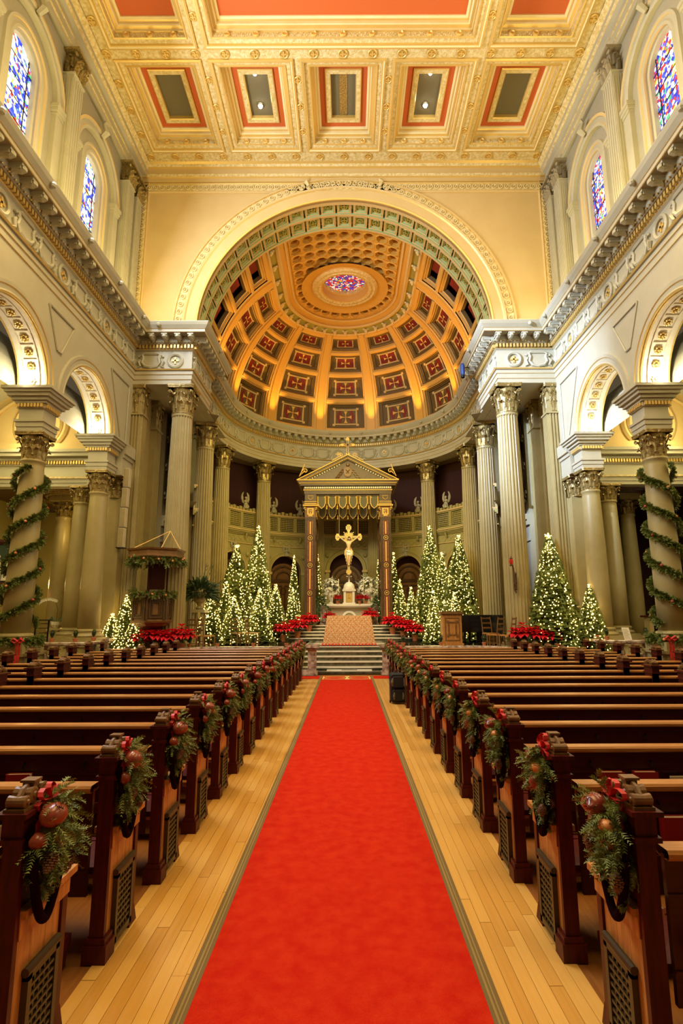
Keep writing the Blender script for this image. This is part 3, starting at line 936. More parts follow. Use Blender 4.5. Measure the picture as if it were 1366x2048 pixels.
# giant pilasters and pier behind the front columns
def pier(s, name):
    t = struct(name)
    mb = MB()
    mb.box(s * 6.82, s * 7.75, 17.55, 18.0, CH, HB)
    mb.box(s * 7.05, s * 7.75, 18.0, 20.3, CH, HB)
    mb.box(s * 6.86, s * 7.75, 19.05, 19.6, CH, HB)
    mb.obj('pier', COLP, t)
    m2 = MB()
    for k in range(4):
        u = 6.82 + (k + 0.5) * 0.10
        m2.box(s * (u - 0.026), s * (u + 0.026), 17.51, 17.55, CH + 0.4, 8.42)
        u = 17.55 + (k + 0.5) * 0.112
        m2.box(s * 6.82, s * 6.78, u - 0.028, u + 0.028, CH + 0.4, 8.42)
    for k in range(5):
        u = 19.05 + (k + 0.5) * 0.11
        m2.box(s * 6.86, s * 6.82, u - 0.026, u + 0.026, CH + 0.4, 8.42)
    for (xa, ya, yb) in ((6.78, 17.51, 18.0), (6.82, 19.02, 19.63)):
        m2.box(s * (xa - 0.03), s * 7.3, ya - 0.03, yb + 0.03, 8.42, 8.48)
        m2.box(s * (xa - 0.08), s * 7.3, ya - 0.08, yb + 0.08, CH, CH + 0.25)
    m2.obj('flute_ribs', COLP, t)
    for (x, y, sc) in ((7.03, 17.77, 0.66), (7.08, 19.32, 0.72)):
        put('capital', GC_, t, loc=(s * x, y, 8.5), scale=(sc, sc, 1))
    # carved relief wall between the columns: oval medallion, urn, console
    m3 = MB(); m3.box(s * 6.9, s * 7.2, 20.3, 23.4, CH, HB); m3.box(s * 6.3, s * 6.95, 22.9, 23.0, CH, HB); m3.obj('side_wall', PAINT, t)
    m3 = MB(); m3.box(s * 5.3, s * 7.7, 17.56, 23.4, HB + 0.02, HB + 0.10); m3.obj('soffit', PAINT, t)
    M = map_side(s, 6.9)
    m4 = MB()
    for zc, rz_ in ((7.4, 0.85), (8.9, 0.45)):
        rows = []
        for f, d in ((1.0, 0.0), (1.0, 0.06), (0.86, 0.06), (0.82, 0.01)):
            rows.append([M(21.05 + 0.42 * f * cos(2 * pi * k / 20), zc + rz_ * f * sin(2 * pi * k / 20), d) for k in range(20)])
        m4.grid(rows, 0, True)
    m4.tube([M(21.05, 6.9, 0.05), M(21.05, 7.3, 0.10), M(21.02, 7.6, 0.08), M(21.08, 7.85, 0.06)], [0.10, 0.14, 0.10, 0.08], 7)
    m4.tube([M(21.2, 7.2, 0.06), M(21.3, 7.6, 0.06)], 0.05, 5)
    for q in (-1, 1):
        for zz in (6.3, 7.4, 8.5):
            m4.tube([M(21.05 + q * (0.62 + 0.07 * cos(t_)), zz + 0.12 * sin(t_), 0.05) for t_ in [w_ * 0.8 for w_ in range(7)]], 0.035, 5)
    m4.tube([M(20.7, 5.7, 0.1), M(20.85, 5.95, 0.12), M(21.05, 6.0, 0.12), M(21.25, 5.95, 0.12), M(21.4, 5.7, 0.1)], 0.08, 6)
    for z0, z1, d in ((5.3, 5.42, 0.18), (5.42, 5.5, 0.26), (5.1, 5.3, 0.1), (4.5, 4.58, 0.06)):
        mbox(m4, M, 20.3, 22.6, z0, z1, 0, d)
    m4.obj('carved_relief', PAINT, t)
    return t
pier(-1, 'wall_chancel_left')
pier(1, 'wall_chancel_right')

# ------------------------------------------------------------------ gable wall with the great arch
gw = struct('wall_front')
YG = 17.8
M = map_front(YG)
AS, AR = 11.6, 5.2
mb = MB()
arch_wall(mb, M, 0, AR, 8.1, AS, HT - 0.05, 18.6, -0.25, 0.0, 56, 0, 0)
mb.obj('gable', CREAM, gw)
mb = MB()
arch_ring(mb, M, 0, AS, [(AR, -0.1), (AR, 0.04), (AR + 0.05, 0.06), (AR + 0.08, 0.03), (AR + 0.40, 0.05), (AR + 0.44, 0.09), (AR + 0.50, 0.11), (AR + 0.52, 0.05), (AR + 0.54, 0.05), (AR + 0.78, 0.05), (AR + 0.80, 0.10), (AR + 0.86, 0.10), (AR + 0.88, 0.0)], 56, mis=[1, 1, 0, 0, 1, 0, 1, 0, 2, 1, 0, 1])
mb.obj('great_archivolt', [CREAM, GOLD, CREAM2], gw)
ring = MB()
ring.tube([(0.085 * cos(2 * pi * k / 12), 0.0, 0.085 * sin(2 * pi * k / 12)) for k in range(12)], 0.026, 5, closed=True)
ring.ball((0, -0.01, 0), 0.035, 6)
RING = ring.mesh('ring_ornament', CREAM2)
for k in range(64):
    a = pi * (k + 0.5) / 64
    put('ring_ornament', RING, gw, loc=(-(AR + 0.66) * cos(a), YG - 0.065, AS + (AR + 0.66) * sin(a)))
mb = MB()
# panel border strips: sides, foot and head
prof = [(0.0, 0.0), (0.0, 0.05), (0.04, 0.07), (0.08, 0.05), (0.34, 0.05), (0.38, 0.08), (0.42, 0.02), (0.42, 0.0)]
pm = [1, 0, 1, 2, 1, 0, 1]
for sgn in (-1, 1):
    rows = [[M(sgn * (7.56 - i), z, d) for z in (HT - 0.05, 17.5)] for i, d in prof]
    mb.grid(rows, 0, False, pm)
rows = [[M(u, 17.50 - i, d) for u in (-7.56, 7.56)] for i, d in prof]
mb.grid(rows, 0, False, pm)
for sgn in (-1, 1):
    rows = [[M(sgn * u, 12.02 - i, d) for u in (5.9, 7.3)] for i, d in prof]
    mb.grid(rows, 0, False, pm)
mb.obj('panel_border', [CREAM, GOLD, CREAM2], gw)
for sgn in (-1, 1):
    for k in range(26):
        put('ring_ornament', RING, gw, loc=(sgn * 7.35, YG - 0.065, 11.9 + k * 0.212))
    for k in range(5):
        put('ring_ornament', RING, gw, loc=(sgn * (6.15 + k * 0.25), YG - 0.065, 11.82))
for k in range(62):
    put('ring_ornament', RING, gw, loc=(-7.17 + k * 0.235, YG - 0.065, 17.29))
mb = MB()
rows = [[M(u, z, d) for u in (-7.62, 7.62)] for d, z in ((0.0, 17.50), (0.08, 17.52), (0.08, 17.66), (0.14, 17.68), (0.16, 17.78), (0.12, 17.80), (0.12, 18.02), (0.2, 18.04), (0.24, 18.12), (0.36, 18.18))]
mb.grid(rows, 0, False, [1, 0, 1, 2, 0, 0, 1, 2, 1])
mb.obj('crown_moulding', [CREAM, GOLD, CREAM2], gw)
# carved keystone cluster over the crown
mb = MB()
for sgn in (-1, 1):
    for j in range(5):
        mb.tube([M(sgn * (0.2 + j * 0.2 + 0.07 * cos(t_)), 17.42 - j * 0.015 + 0.07 * sin(t_), 0.10) for t_ in [w_ * 0.8 for w_ in range(8)]], 0.025, 5)
    mb.tube([M(sgn * 1.3, 17.3, 0.1), M(sgn * 1.38, 17.45, 0.12), M(sgn * 1.3, 17.6, 0.1)], [0.06, 0.08, 0.04], 6)
mb.obj('crown_scrolls', CREAM2, gw)

# green coffered soffit of the great arch
gs = struct('ceiling_arch')
mb = MB()
N2 = 56
rows = [[(-(AR + (0.20 if 0 < j < 3 else 0.2)) * cos(pi * k / N2), YG + [0.0, 0.0, 1.6, 1.6][j], AS + (AR + 0.2) * sin(pi * k / N2)) for k in range(N2 + 1)] for j in (1, 2)]
mb.grid(rows)
mb.obj('backing', GREEN, gs)
mb = MB()
for y0 in (0.0, 0.74, 1.50):
    arch_ring(mb, map_front(YG + 0.0), 0, AS, [(AR + 0.2, -y0), (AR, -y0), (AR, -y0 - 0.10), (AR + 0.2, -y0 - 0.10)], N2, mis=[0, 1, 0])
mb.obj('long_ribs', [GREEN, CREAM], gs)
NC = 27
def gcoffer(kind):
    mb = MB()
    w2, l2 = 0.27, 0.30
    Mx = lambda u, z, d: (u, z, d)
    rows = []
    for (i, z) in ((0.0, 0.0), (0.035, 0.02), (0.06, 0.0), (0.07, 0.06), (0.10, 0.07), (0.11, 0.12)):
        rows.append([(-w2 + i, -l2 + i, z), (w2 - i, -l2 + i, z), (w2 - i, l2 - i, z), (-w2 + i, l2 - i, z), (-w2 + i, -l2 + i, z)])
    mb.grid(rows, 0, False, [1, 1, 0, 1, 0])
    mb.quad((-w2, -l2, 0.12), (w2, -l2, 0.12), (w2, l2, 0.12), (-w2, l2, 0.12), 0)
    if kind:
        for k in range(8):
            a = 2 * pi * k / 8
            mb.ball((0.085 * cos(a), 0.095 * sin(a), 0.07), 0.048, 6, 2, 0.8)
        mb.ball((0, 0, 0.05), 0.045, 6, 2)
    else:
        mb.tube([(0.13 * cos(2 * pi * k / 16), 0.15 * sin(2 * pi * k / 16), 0.07) for k in range(16)], 0.024, 5, 2, closed=True)
        mb.box(-0.12, 0.12, -0.016, 0.016, 0.03, 0.09, 2); mb.box(-0.016, 0.016, -0.14, 0.14, 0.03, 0.09, 2)
        mb.ball((0, 0, 0.06), 0.04, 6, 2)
    return mb.mesh('green_coffer', [GREEN, CREAM, GREENG])
GCO = [gcoffer(0), gcoffer(1)]
for k in range(NC):
    a = pi * (k + 0.5) / NC
    out = Vector((-cos(a), 0, sin(a))); ya = Vector((0, 1, 0)); xa = ya.cross(out)
    for j, yy in enumerate((0.42, 1.17)):
        p = (-(AR + 0.03) * cos(a), YG + yy, AS + (AR + 0.03) * sin(a))
        put('coffer', GCO[(k + 1) % 2], gs, M=Matrix(((xa.x, ya.x, out.x, p[0]), (xa.y, ya.y, out.y, p[1]), (xa.z, ya.z, out.z, p[2]), (0, 0, 0, 1))))

# ------------------------------------------------------------------ apse half-dome
dm = struct('ceiling_dome')
DR, DZ, DYC = 5.5, 11.5, 23.2
Y0D = 19.35
PMAX = 90 + math.degrees((DYC - Y0D) / DR)
def dome(p, e, inn=0.0):
    r = DR - inn
    er = radians(e)
    if abs(p) <= 90:
        a = radians(p)
        return (r * cos(er) * sin(a), DYC + r * cos(er) * cos(a), DZ + r * sin(er))
    t = radians(abs(p) - 90) * DR
    return ((1 if p > 0 else -1) * r * cos(er), DYC - t, DZ + r * sin(er))
def dpatch(mb, p0, p1, e0, e1, inn, np_=4, ne=6, mi=0):
    mb.grid([[dome(p0 + (p1 - p0) * i / np_, e0 + (e1 - e0) * j / ne, inn) for i in range(np_ + 1)] for j in range(ne + 1)], mi)
def dring(mb, p0, p1, e0, e1, prof, mis=None, n=4):
    rows = []
    for (i, d) in prof:     # i: inset in degrees, d: height above the skin towards the room
        a, b, c, e = p0 + i, p1 - i, e0 + i * (0.8), e1 - i * (0.8)
        row = [dome(a + (b - a) * k / n, c, d) for k in range(n)] + [dome(b, c + (e - c) * k / n, d) for k in range(n)] + \
              [dome(b + (a - b) * k / n, e, d) for k in range(n)] + [dome(a, e + (c - e) * k / n, d) for k in range(n + 1)]
        rows.append(row)
    mb.grid(rows, 0, False, mis)
mb = MB(); dpatch(mb, -PMAX, PMAX, 0, 90, -0.75, 60, 24); mb.obj('shell', DOMED, dm)
RIBS = [-105, -75, -45, -15, 15, 45, 75, 105]
for p in RIBS:
    mb = MB()
    w2 = 3.6
    rows = []
    for q, d in ((-w2, -0.3), (-w2, 0.0), (-w2 + 0.5, 0.03), (-w2 + 0.9, 0.0), (-w2 + 1.5, 0.0), (-w2 + 1.6, 0.06), (w2 - 1.6, 0.06), (w2 - 1.5, 0.0), (w2 - 0.9, 0.0), (w2 - 0.5, 0.03), (w2, 0.0), (w2, -0.3)):
        rows.append([dome(p + q * (1 - 0.0 * e), e, d) for e in [k * 55 / 22 for k in range(23)]])
    mb.grid(rows, 0, False, [0, 1, 1, 0, 0, 0, 0, 0, 1, 1, 0])
    mb.obj('rib', [DOMEO, CREAM], dm)
rowsE = [(2.5, 17.3), (19.3, 31.8), (33.6, 43.8), (45.3, 53.0)]
mids = [-90, -60, -30, 0, 30, 60, 90]
mb = MB()
def hband(p0, p1, e0, e1):
    rows = []
    for e, d in ((e0, -0.3), (e0, 0.0), (e0 + 0.35, 0.03), (e1 - 0.35, 0.03), (e1, 0.0), (e1, -0.3)):
        rows.append([dome(p0 + (p1 - p0) * k / 8, e, d) for k in range(9)])
    mb.grid(rows, 0, False, [0, 1, 0, 1, 0])
for m in mids + [-117, 117]:
    a, b = (m - 11.4, m + 11.4) if abs(m) <= 90 else ((-PMAX, -108.6) if m < 0 else (108.6, PMAX))
    for e0, e1 in ((0, 2.5), (17.3, 19.3), (31.8, 33.6), (43.8, 45.3), (53.0, 55.2)):
        hband(a, b, e0, e1)
mb.obj('cross_ribs', [DOMEO, CREAM], dm)
def cross_patch(mb, pc, ec, sp, se, inn, mi):
    # cross pattee inside a disc: four flared arms
    for q in range(4):
        a = q * pi / 2
        pts = []
        for t, wv in ((0.0, 0.03), (0.35, 0.06), (0.7, 0.16), (0.9, 0.32)):
            pts.append((t, wv))
        rows = []
        for sgn in (-1, 1):
            rows.append([dome(pc + sp * (t * cos(a) - sgn * wv * sin(a)), ec + se * (t * sin(a) + sgn * wv * cos(a)), inn) for t, wv in pts])
        mb.grid(rows, mi)
for m in mids:
    for (e0, e1) in rowsE:
        mb = MB()
        p0, p1 = m - 11.4, m + 11.4
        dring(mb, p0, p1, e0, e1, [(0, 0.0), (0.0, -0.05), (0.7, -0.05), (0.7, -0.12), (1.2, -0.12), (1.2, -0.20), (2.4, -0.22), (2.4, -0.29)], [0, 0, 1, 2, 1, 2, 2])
        dpatch(mb, p0 + 2.4, p1 - 2.4, e0 + 1.9, e1 - 1.9, -0.29, 3, 2, 2)
        ec = (e0 + e1) / 2; he = (e1 - e0) / 2
        f = 0.52
        hp = 11.4 * f; hh = he * f
        dpatch(mb, m - hp, m + hp, ec - hh, ec + hh, -0.285, 3, 2, 3)
        dring(mb, m - hp - 0.5, m + hp + 0.5, ec - hh - 0.4, ec + hh + 0.4, [(0, -0.28), (0.45, -0.265), (0.9, -0.28)], [1, 1], 2)
        for a in (-1, 1):
            for b in (-1, 1):
                dpatch(mb, m + a * (hp + 0.6) - 0.7, m + a * (hp + 0.6) + 0.7, ec + b * (hh + 0.5) - 0.6, ec + b * (hh + 0.5) + 0.6, -0.262, 1, 1, 1)
        cross_patch(mb, m, ec, hh * 0.92 / max(cos(radians(ec)), 0.3) , hh * 0.92, -0.26, 4)
        mb.obj('coffer', [DOMEO, CREAM, DOMED, DOMER, CGOLD], dm)
for m in (-1, 1):
    for (e0, e1) in rowsE:
        mb = MB()
        p0, p1 = (108.6, PMAX) if m > 0 else (-PMAX, -108.6)
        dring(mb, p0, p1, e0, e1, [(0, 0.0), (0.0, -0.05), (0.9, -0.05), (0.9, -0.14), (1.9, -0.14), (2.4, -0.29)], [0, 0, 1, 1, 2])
        mc = (p0 + p1) / 2
        dpatch(mb, mc - 4.2, mc + 4.2, e0 + (e1 - e0) * 0.27, e1 - (e1 - e0) * 0.27, -0.28, 2, 2, 3)
        mb.obj('coffer', [DOMEO, CREAM, DOMED, DOMER], dm)
mb = MB()
prof = [(54.8, -0.2), (54.8, 0.02), (55.3, 0.10), (56.2, 0.10), (56.2, 0.02), (59.3, 0.0), (59.3, 0.08), (60.2, 0.16), (61.0, 0.13), (61.0, 0.03), (63.6, 0.02), (63.6, 0.08), (64.4, 0.08), (64.4, -0.02), (66.6, -0.02)]
rows = [[dome(-PMAX + 2 * PMAX * k / 60, e, d) for k in range(61)] for e, d in prof]
mb.grid(rows, 0, False, [0, 1, 1, 0, 2, 1, 1, 1, 0, 0, 1, 1, 0, 0])
mb.obj('crown_ring', [DOMEO, CREAM, GREENG], dm)
head = MB(); head.ball((0, 0, -0.10), 0.10, 8); head.tube([(-0.13, 0, 0.02), (0, 0, -0.05), (0.13, 0, 0.02)], 0.05, 5); head.ball((0, 0, -0.2), 0.05, 6)
HEAD = head.mesh('carved_head', CREAM2)
for k in range(25):
    p = -PMAX + 4 + (2 * PMAX - 8) * k / 24
    q = dome(p, 57.6, 0.02)
    put('carved_head', HEAD, dm, loc=q)
# octagon lattice
mb = MB()
def octc(mb):
    def ring(r, z, sq=False):
        pts = []
        for k in range(8):
            a = pi / 8 + k * pi / 4
            if sq:
                c, s_ = cos(a), sin(a); m_ = max(abs(c), abs(s_))
                pts.append((0.5 * c / m_, 0.5 * s_ / m_, z))
            else: pts.append((r * cos(a), r * sin(a), z))
        return pts
    mb.grid([ring(0, 0, True), ring(0.475, -0.03), ring(0.43, -0.03), ring(0.42, 0.12), ring(0.37, 0.13), ring(0.36, 0.28), ring(0.30, 0.29), ring(0.29, 0.62)], 0, True, [0, 0, 0, 0, 0, 0, 0])
    i = len(mb.v); mb.v += ring(0.29, 0.62); mb.f.append(tuple(range(i, i + 8))); mb.m.append(1)
    for a in (1, -1):
        for b in (1, -1):
            pts = [(a * 0.5, b * 0.5, 0.0), (a * 0.5, b * 0.20, 0.0), (a * 0.20, b * 0.5, 0.0)]
            mb.tri(*pts, 0)
octc(mb)
OCT = mb.mesh('octagon_coffer', [DOMEO, DOMED])
def surf_m(x, y, sx, sy, rot=0.0):
    dyy = max(0.0, y - DYC)
    z = DZ + sqrt(max(0.01, (DR - 0.03) ** 2 - x * x - dyy * dyy))
    n = Vector((x, dyy, z - DZ)).normalized()
    ya = Vector((sin(rot), cos(rot), 0)); xa = ya.cross(n).normalized(); ya = n.cross(xa).normalized()
    k = n.z
    S = Matrix.Diagonal((sx, sy / max(k, 0.6) if rot == 0.0 else sy, 0.95, 1))
    return Matrix(((xa.x, ya.x, n.x, x), (xa.y, ya.y, n.y, y), (xa.z, ya.z, n.z, z), (0, 0, 0, 1))) @ S
cell = 0.505
angs = [radians(q) for q in (-23.6, -17.9, -12.6, -7.5, -2.5, 2.5, 7.5, 12.6, 17.9, 23.6)]
xs = [-2.02, -1.51, -1.0, -0.5, 0.0, 0.5, 1.0, 1.51, 2.02]
for j in range(8):
    y = DYC - 0.26 - j * cell
    if y < Y0D: continue
    for x in xs:
        if x * x + (y - DYC) ** 2 < 1.42 ** 2: continue
        put('octagon_coffer', OCT, dm, M=surf_m(x, y, 0.54, 0.51))
for rr, n in ((2.06, 13), (1.66, 11)):
    for k in range(n):
        a = -pi / 2 + pi * (k + 0.5) / n
        put('octagon_coffer', OCT, dm, M=surf_m(rr * sin(a), DYC + rr * cos(a), pi * rr / n * 1.03, 0.47, a + 1e-6))
# oculus
mb = MB()
top = DZ + DR
prof = [(2.0, top - 0.42), (1.55, top - 0.28), (1.52, top - 0.34), (1.40, top - 0.40), (1.30, top - 0.36), (1.22, top - 0.40), (1.10, top - 0.36), (1.04, top - 0.34), (1.04, top - 0.05), (1.00, top - 0.02), (0.98, top + 0.25), (0.86, top + 0.30), (0.86, top + 0.45)]
mb.lathe(prof, 40, c=(0, DYC), cap=False, mis=[0, 0, 1, 1, 1, 1, 0, 0, 0, 1, 0, 0])
for k in range(24):
    a = 2 * pi * k / 24
    mb.box(0.99 * cos(a) - 0.03, 0.99 * cos(a) + 0.03, DYC + 0.99 * sin(a) - 0.03, DYC + 0.99 * sin(a) + 0.03, top + 0.05, top + 0.2, 1)
mb.obj('oculus_ring', [DOMEO, CREAM2], dm)
mb = MB(); mb.v = [(1.02 * cos(2 * pi * k / 32), DYC + 1.02 * sin(2 * pi * k / 32), top + 0.16) for k in range(32)]; mb.f = [tuple(range(32))]; mb.m = [0]
mb.obj('oculus_glass', GLASS_O, dm)

# ------------------------------------------------------------------ apse screen wall with balcony
sw = struct('wall_apse')
RW = 6.3
M = map_apse(RW)
dg = lambda q: radians(q) * RW
mb = MB()
bays_p = [-90, -60, -30, 0, 30, 60, 90]
LV = 5.96   # ledge
for p in bays_p:
    Rr = 0.90 if p == 0 else 0.86
    arch_wall(mb, M, dg(p), Rr, dg(15) + 0.002, 4.12 if p == 0 else 3.95, CH, LV, -0.35, 0.0, 20, 0, 0, 4)
mb.obj('screen', OCHRE, sw)
mb = MB()
for p in bays_p:
    Rr = 0.90 if p == 0 else 0.86
    zs = 4.12 if p == 0 else 3.95
    arch_ring(mb, M, dg(p), zs, [(Rr, 0.0), (Rr, 0.05), (Rr + 0.04, 0.06), (Rr + 0.06, 0.03), (Rr + 0.16, 0.04), (Rr + 0.18, 0.07), (Rr + 0.22, 0.0)], 20, mis=[1, 1, 0, 0, 1, 0])
    for q in (-1, 1):
        mbox(mb, M, dg(p) + q * Rr, dg(p) + q * (Rr + 0.20), CH, zs - 0.12, 0, 0.06)
        mbox(mb, M, dg(p) + q * (Rr - 0.04), dg(p) + q * (Rr + 0.26), zs - 0.12, zs, 0, 0.11, 1)
        mb.ball(M(dg(p) + q * (Rr + 0.12), zs + 0.80, 0.03), 0.12, 8)
for z0, z1, d in ((5.26, 5.30, 0.05), (5.70, 5.76, 0.06), (5.76, 5.82, 0.12), (5.82, 5.90, 0.18), (5.90, LV, 0.22), (LV, LV + 0.12, 0.08), (6.78, 6.84, 0.08), (6.84, 6.92, 0.13)):
    mbox(mb, M, dg(-108), dg(108), z0, z1, 0, d, 1 if z0 in (5.26, 5.90, 6.84) else 0, 60)
mb.obj('mouldings', [OCHRE, CREAM], sw)
mb = MB()
for p in bays_p:
    for k in range(7):
        u = dg(p) + (k - 3) * 0.33
        for a, b in (((u - 0.14, 5.48), (u, 5.62)), ((u, 5.62), (u + 0.14, 5.48)), ((u + 0.14, 5.48), (u, 5.34)), ((u, 5.34), (u - 0.14, 5.48))):
            mb.tube([M(a[0], a[1], 0.01), M(b[0], b[1], 0.01)], 0.016, 4)
    for k in (-1, 1):
        mb.tube([M(dg(p) + k * 0.75, 5.78, 0.20), M(dg(p) + k * 0.75, 5.66, 0.16), M(dg(p) + k * 0.75, 5.56, 0.10)], 0.05, 6)
mb.obj('diamond_frieze', OCHRE, sw)
# pierced balcony: posts, lattice panels, crest
lat = MB()
for a in range(9):
    lat.box(-0.36 + a * 0.09 - 0.012, -0.36 + a * 0.09 + 0.012, -0.015, 0.015, 0.0, 0.62)
for b in range(7):
    lat.box(-0.38, 0.38, -0.02, 0.02, 0.02 + b * 0.097 - 0.014, 0.02 + b * 0.097 + 0.014)
LAT = lat.mesh('lattice_panel', OCHRE)
def on_apse(p, z, R=RW, back=0.0):
    a = radians(p)
    return Matrix.Translation((R * sin(a), 23.2 + R * cos(a), z)) @ Matrix.Rotation(-a, 4, 'Z')
for p in bays_p:
    for q in (-8.6, 0, 8.6):
        put('lattice_panel', LAT, sw, M=on_apse(p + q, 6.12, RW - 0.03))
    for q in (-13, -4.3, 4.3, 13):
        m2 = MB(); m2.box(-0.08, 0.08, -0.08, 0.06, 6.06, 6.80)
        m2.box(-0.03, 0.03, -0.10, -0.08, 6.2, 6.7)
        put('balcony_post', m2.mesh('balcony_post', OCHRE), sw, M=on_apse(p + q, 0, RW - 0.03))
mb = MB()
for p in range(-104, 105, 2):
    q = dg(p)
    mbox(mb, M, q - 0.08, q + 0.08, 6.92, 7.06 + 0.05 * (p % 4 == 0), 0.0, 0.05)
mb.obj('crest', OCHRE, sw)
# dark voids behind
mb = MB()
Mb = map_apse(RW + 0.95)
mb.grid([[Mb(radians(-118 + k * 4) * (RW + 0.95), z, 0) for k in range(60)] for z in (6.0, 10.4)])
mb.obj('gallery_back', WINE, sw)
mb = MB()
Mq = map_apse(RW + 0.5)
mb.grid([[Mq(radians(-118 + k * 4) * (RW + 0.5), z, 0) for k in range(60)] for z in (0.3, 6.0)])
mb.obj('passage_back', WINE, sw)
mb = MB()
mb.grid([[map_apse(R_)(radians(-118 + k * 4) * R_, z, 0) for k in range(60)] for R_, z in ((5.6, 9.52), (7.4, 9.6))])
mb.obj('gallery_ceiling', PAINT2, sw)
mb = MB()
mb.grid([[map_apse(R_)(radians(-118 + k * 4) * R_, 6.0, 0) for k in range(60)] for R_ in (6.3, 7.4)])
mb.obj('gallery_floor', PAINT2, sw)
# timber doors in the arches
def apse_door(p, n):
    t = struct('door_%d' % n)
    m2 = MB()
    W = 0.84; zs = 3.95
    m2.box(-W, W, 0.0, 0.05, CH, zs - 0.4)
    m2.lathe([(W, 0.0), (W, 0.05)], 32, c=(0, 0), z=0)   # tympanum disc, stood upright below
    i0 = len(m2.v) - 64
    for k in range(i0, len(m2.v)):
        x, y, z = m2.v[k]; m2.v[k] = (x, 0.0 + z, zs - 0.35 + y if y > 0 else zs - 0.35)
    m2.obj('door_leaf', OAKC if abs(p) < 40 else WALN, t)
    m3 = MB()
    fm = lambda u, z, d: (u, -d, z)
    for a, b, c, e in ((-0.66, -0.06, 0.95, 1.9), (0.06, 0.66, 0.95, 1.9), (-0.66, -0.06, 2.05, 3.3), (0.06, 0.66, 2.05, 3.3)):
        rect_ring(m3, fm, a, b, c, e, [(0, 0), (0.02, 0.04), (0.06, 0.04), (0.08, 0.0)])
    m3.tube([(0.16 * cos(2 * pi * k / 14), -0.02, 3.0 + 0.16 * sin(2 * pi * k / 14)) for k in range(14)], 0.03, 5, closed=True)
    arch_ring(m3, fm, 0, zs - 0.35, [(0.72, 0), (0.70, 0.05), (0.64, 0.05), (0.62, 0)], 16)
    arch_ring(m3, fm, 0, zs - 0.35, [(0.44, 0), (0.42, 0.05), (0.37, 0.05), (0.35, 0)], 14)
    m3.box(-W, W, -0.06, 0.0, zs - 0.48, zs - 0.36)
    m3.obj('door_moulding', WALN, t)
    a = radians(p)
    t.matrix_basis = on_apse(p, 0, RW + 0.26)
    return t
for n, p in enumerate((-30, 30, -60, 60, 0)):
    apse_door(p, n + 1)

# kneeling winged angels on the balcony and over the arches
def angel_proto(sc=1.0):
    b = MB()
    b.lathe([(0.17, 0.0), (0.19, 0.08), (0.15, 0.22), (0.12, 0.34), (0.135, 0.44), (0.10, 0.52), (0.045, 0.56), (0.042, 0.60)], 12, sy=0.75)
    b.ball((0, -0.015, 0.66), 0.072, 10, sz=1.2)
    for s in (-1, 1):
        b.tube([(s * 0.115, 0.0, 0.50), (s * 0.15, -0.06, 0.40), (s * 0.03, -0.14, 0.42), (-s * 0.05, -0.13, 0.47)], [0.045, 0.04, 0.03, 0.022], 7)
        b.tube([(s * 0.08, -0.08, 0.05), (s * 0.09, -0.14, 0.12), (s * 0.05, -0.10, 0.25)], [0.06, 0.07, 0.05], 7)
    b.lathe([(0.085, 0.66), (0.088, 0.70), (0.06, 0.755), (0.01, 0.765)], 10, c=(0, 0.01))
    bm = b.mesh('angel_body', PAINT, True)
    wm = []
    for s in (-1, 1):
        v = MB()
        edge = [(0.06, 0.30, 0.05), (0.20, 0.36, 0.09), (0.30, 0.60, 0.12), (0.30, 0.80, 0.10), (0.22, 0.98, 0.07), (0.14, 1.06, 0.01)]
        rows = []
        for yv in (0.05, 0.10):
            rows.append([(s * (x - wd), yv + (0.02 if j else 0), z) for j, (x, z, wd) in enumerate(edge)])
            rows.append([(s * (x + wd * 0.3), yv, z) for x, z, wd in edge])
        rows = [rows[0], rows[1], rows[3], rows[2], rows[0]]
        v.grid(rows)
        for j in range(4):
            v.tube([(s * (0.10 + 0.02 * j), 0.04, 0.33), (s * (0.20 + 0.028 * j), 0.035, 0.55 + 0.03 * j), (s * (0.20 + 0.03 * j), 0.04, 0.74 + 0.06 * j)], 0.012, 4)
        wm.append(v.mesh('wing', PAINT))
    return bm, wm
ABM, AWM = angel_proto()
angel_at = []
for p in (-67, -53, -37, -23, 23, 37, 53, 67, -82, 82):
    angel_at.append((p, 7.02, 0.80, RW - 0.04))
ordn = {23: 'beside the column nearest the canopy', 37: 'second out from the canopy', 53: 'third out from the canopy', 67: 'fourth out from the canopy', 82: 'last visible, beside the front columns'}
def angel(p, z, sc, R_, label, grp):
    t = thing('angel_statue', label, 'statue', group=grp)
    t.matrix_basis = on_apse(p, z, R_) @ Matrix.Scale(sc, 4)
    put('body', ABM, t)
    for q in AWM: put('wing', q, t)
for p, z, sc, R_ in angel_at:
    sd = 'pulpit side' if p < 0 else 'piano side'
    angel(p, z, sc, R_, 'pale winged angel on the balcony, %s, %s' % (ordn[abs(p)], sd), 'angels kneeling on the apse balcony')
for p in (-60, -30, 30, 60):
    sd = 'pulpit side' if p < 0 else 'piano side'
    angel(p, 4.78, 0.62, RW - 0.10, 'small winged angel perched on the keystone of the %s door arch, %s' % ('inner' if abs(p) == 30 else 'outer', sd), 'angels over the apse doors')

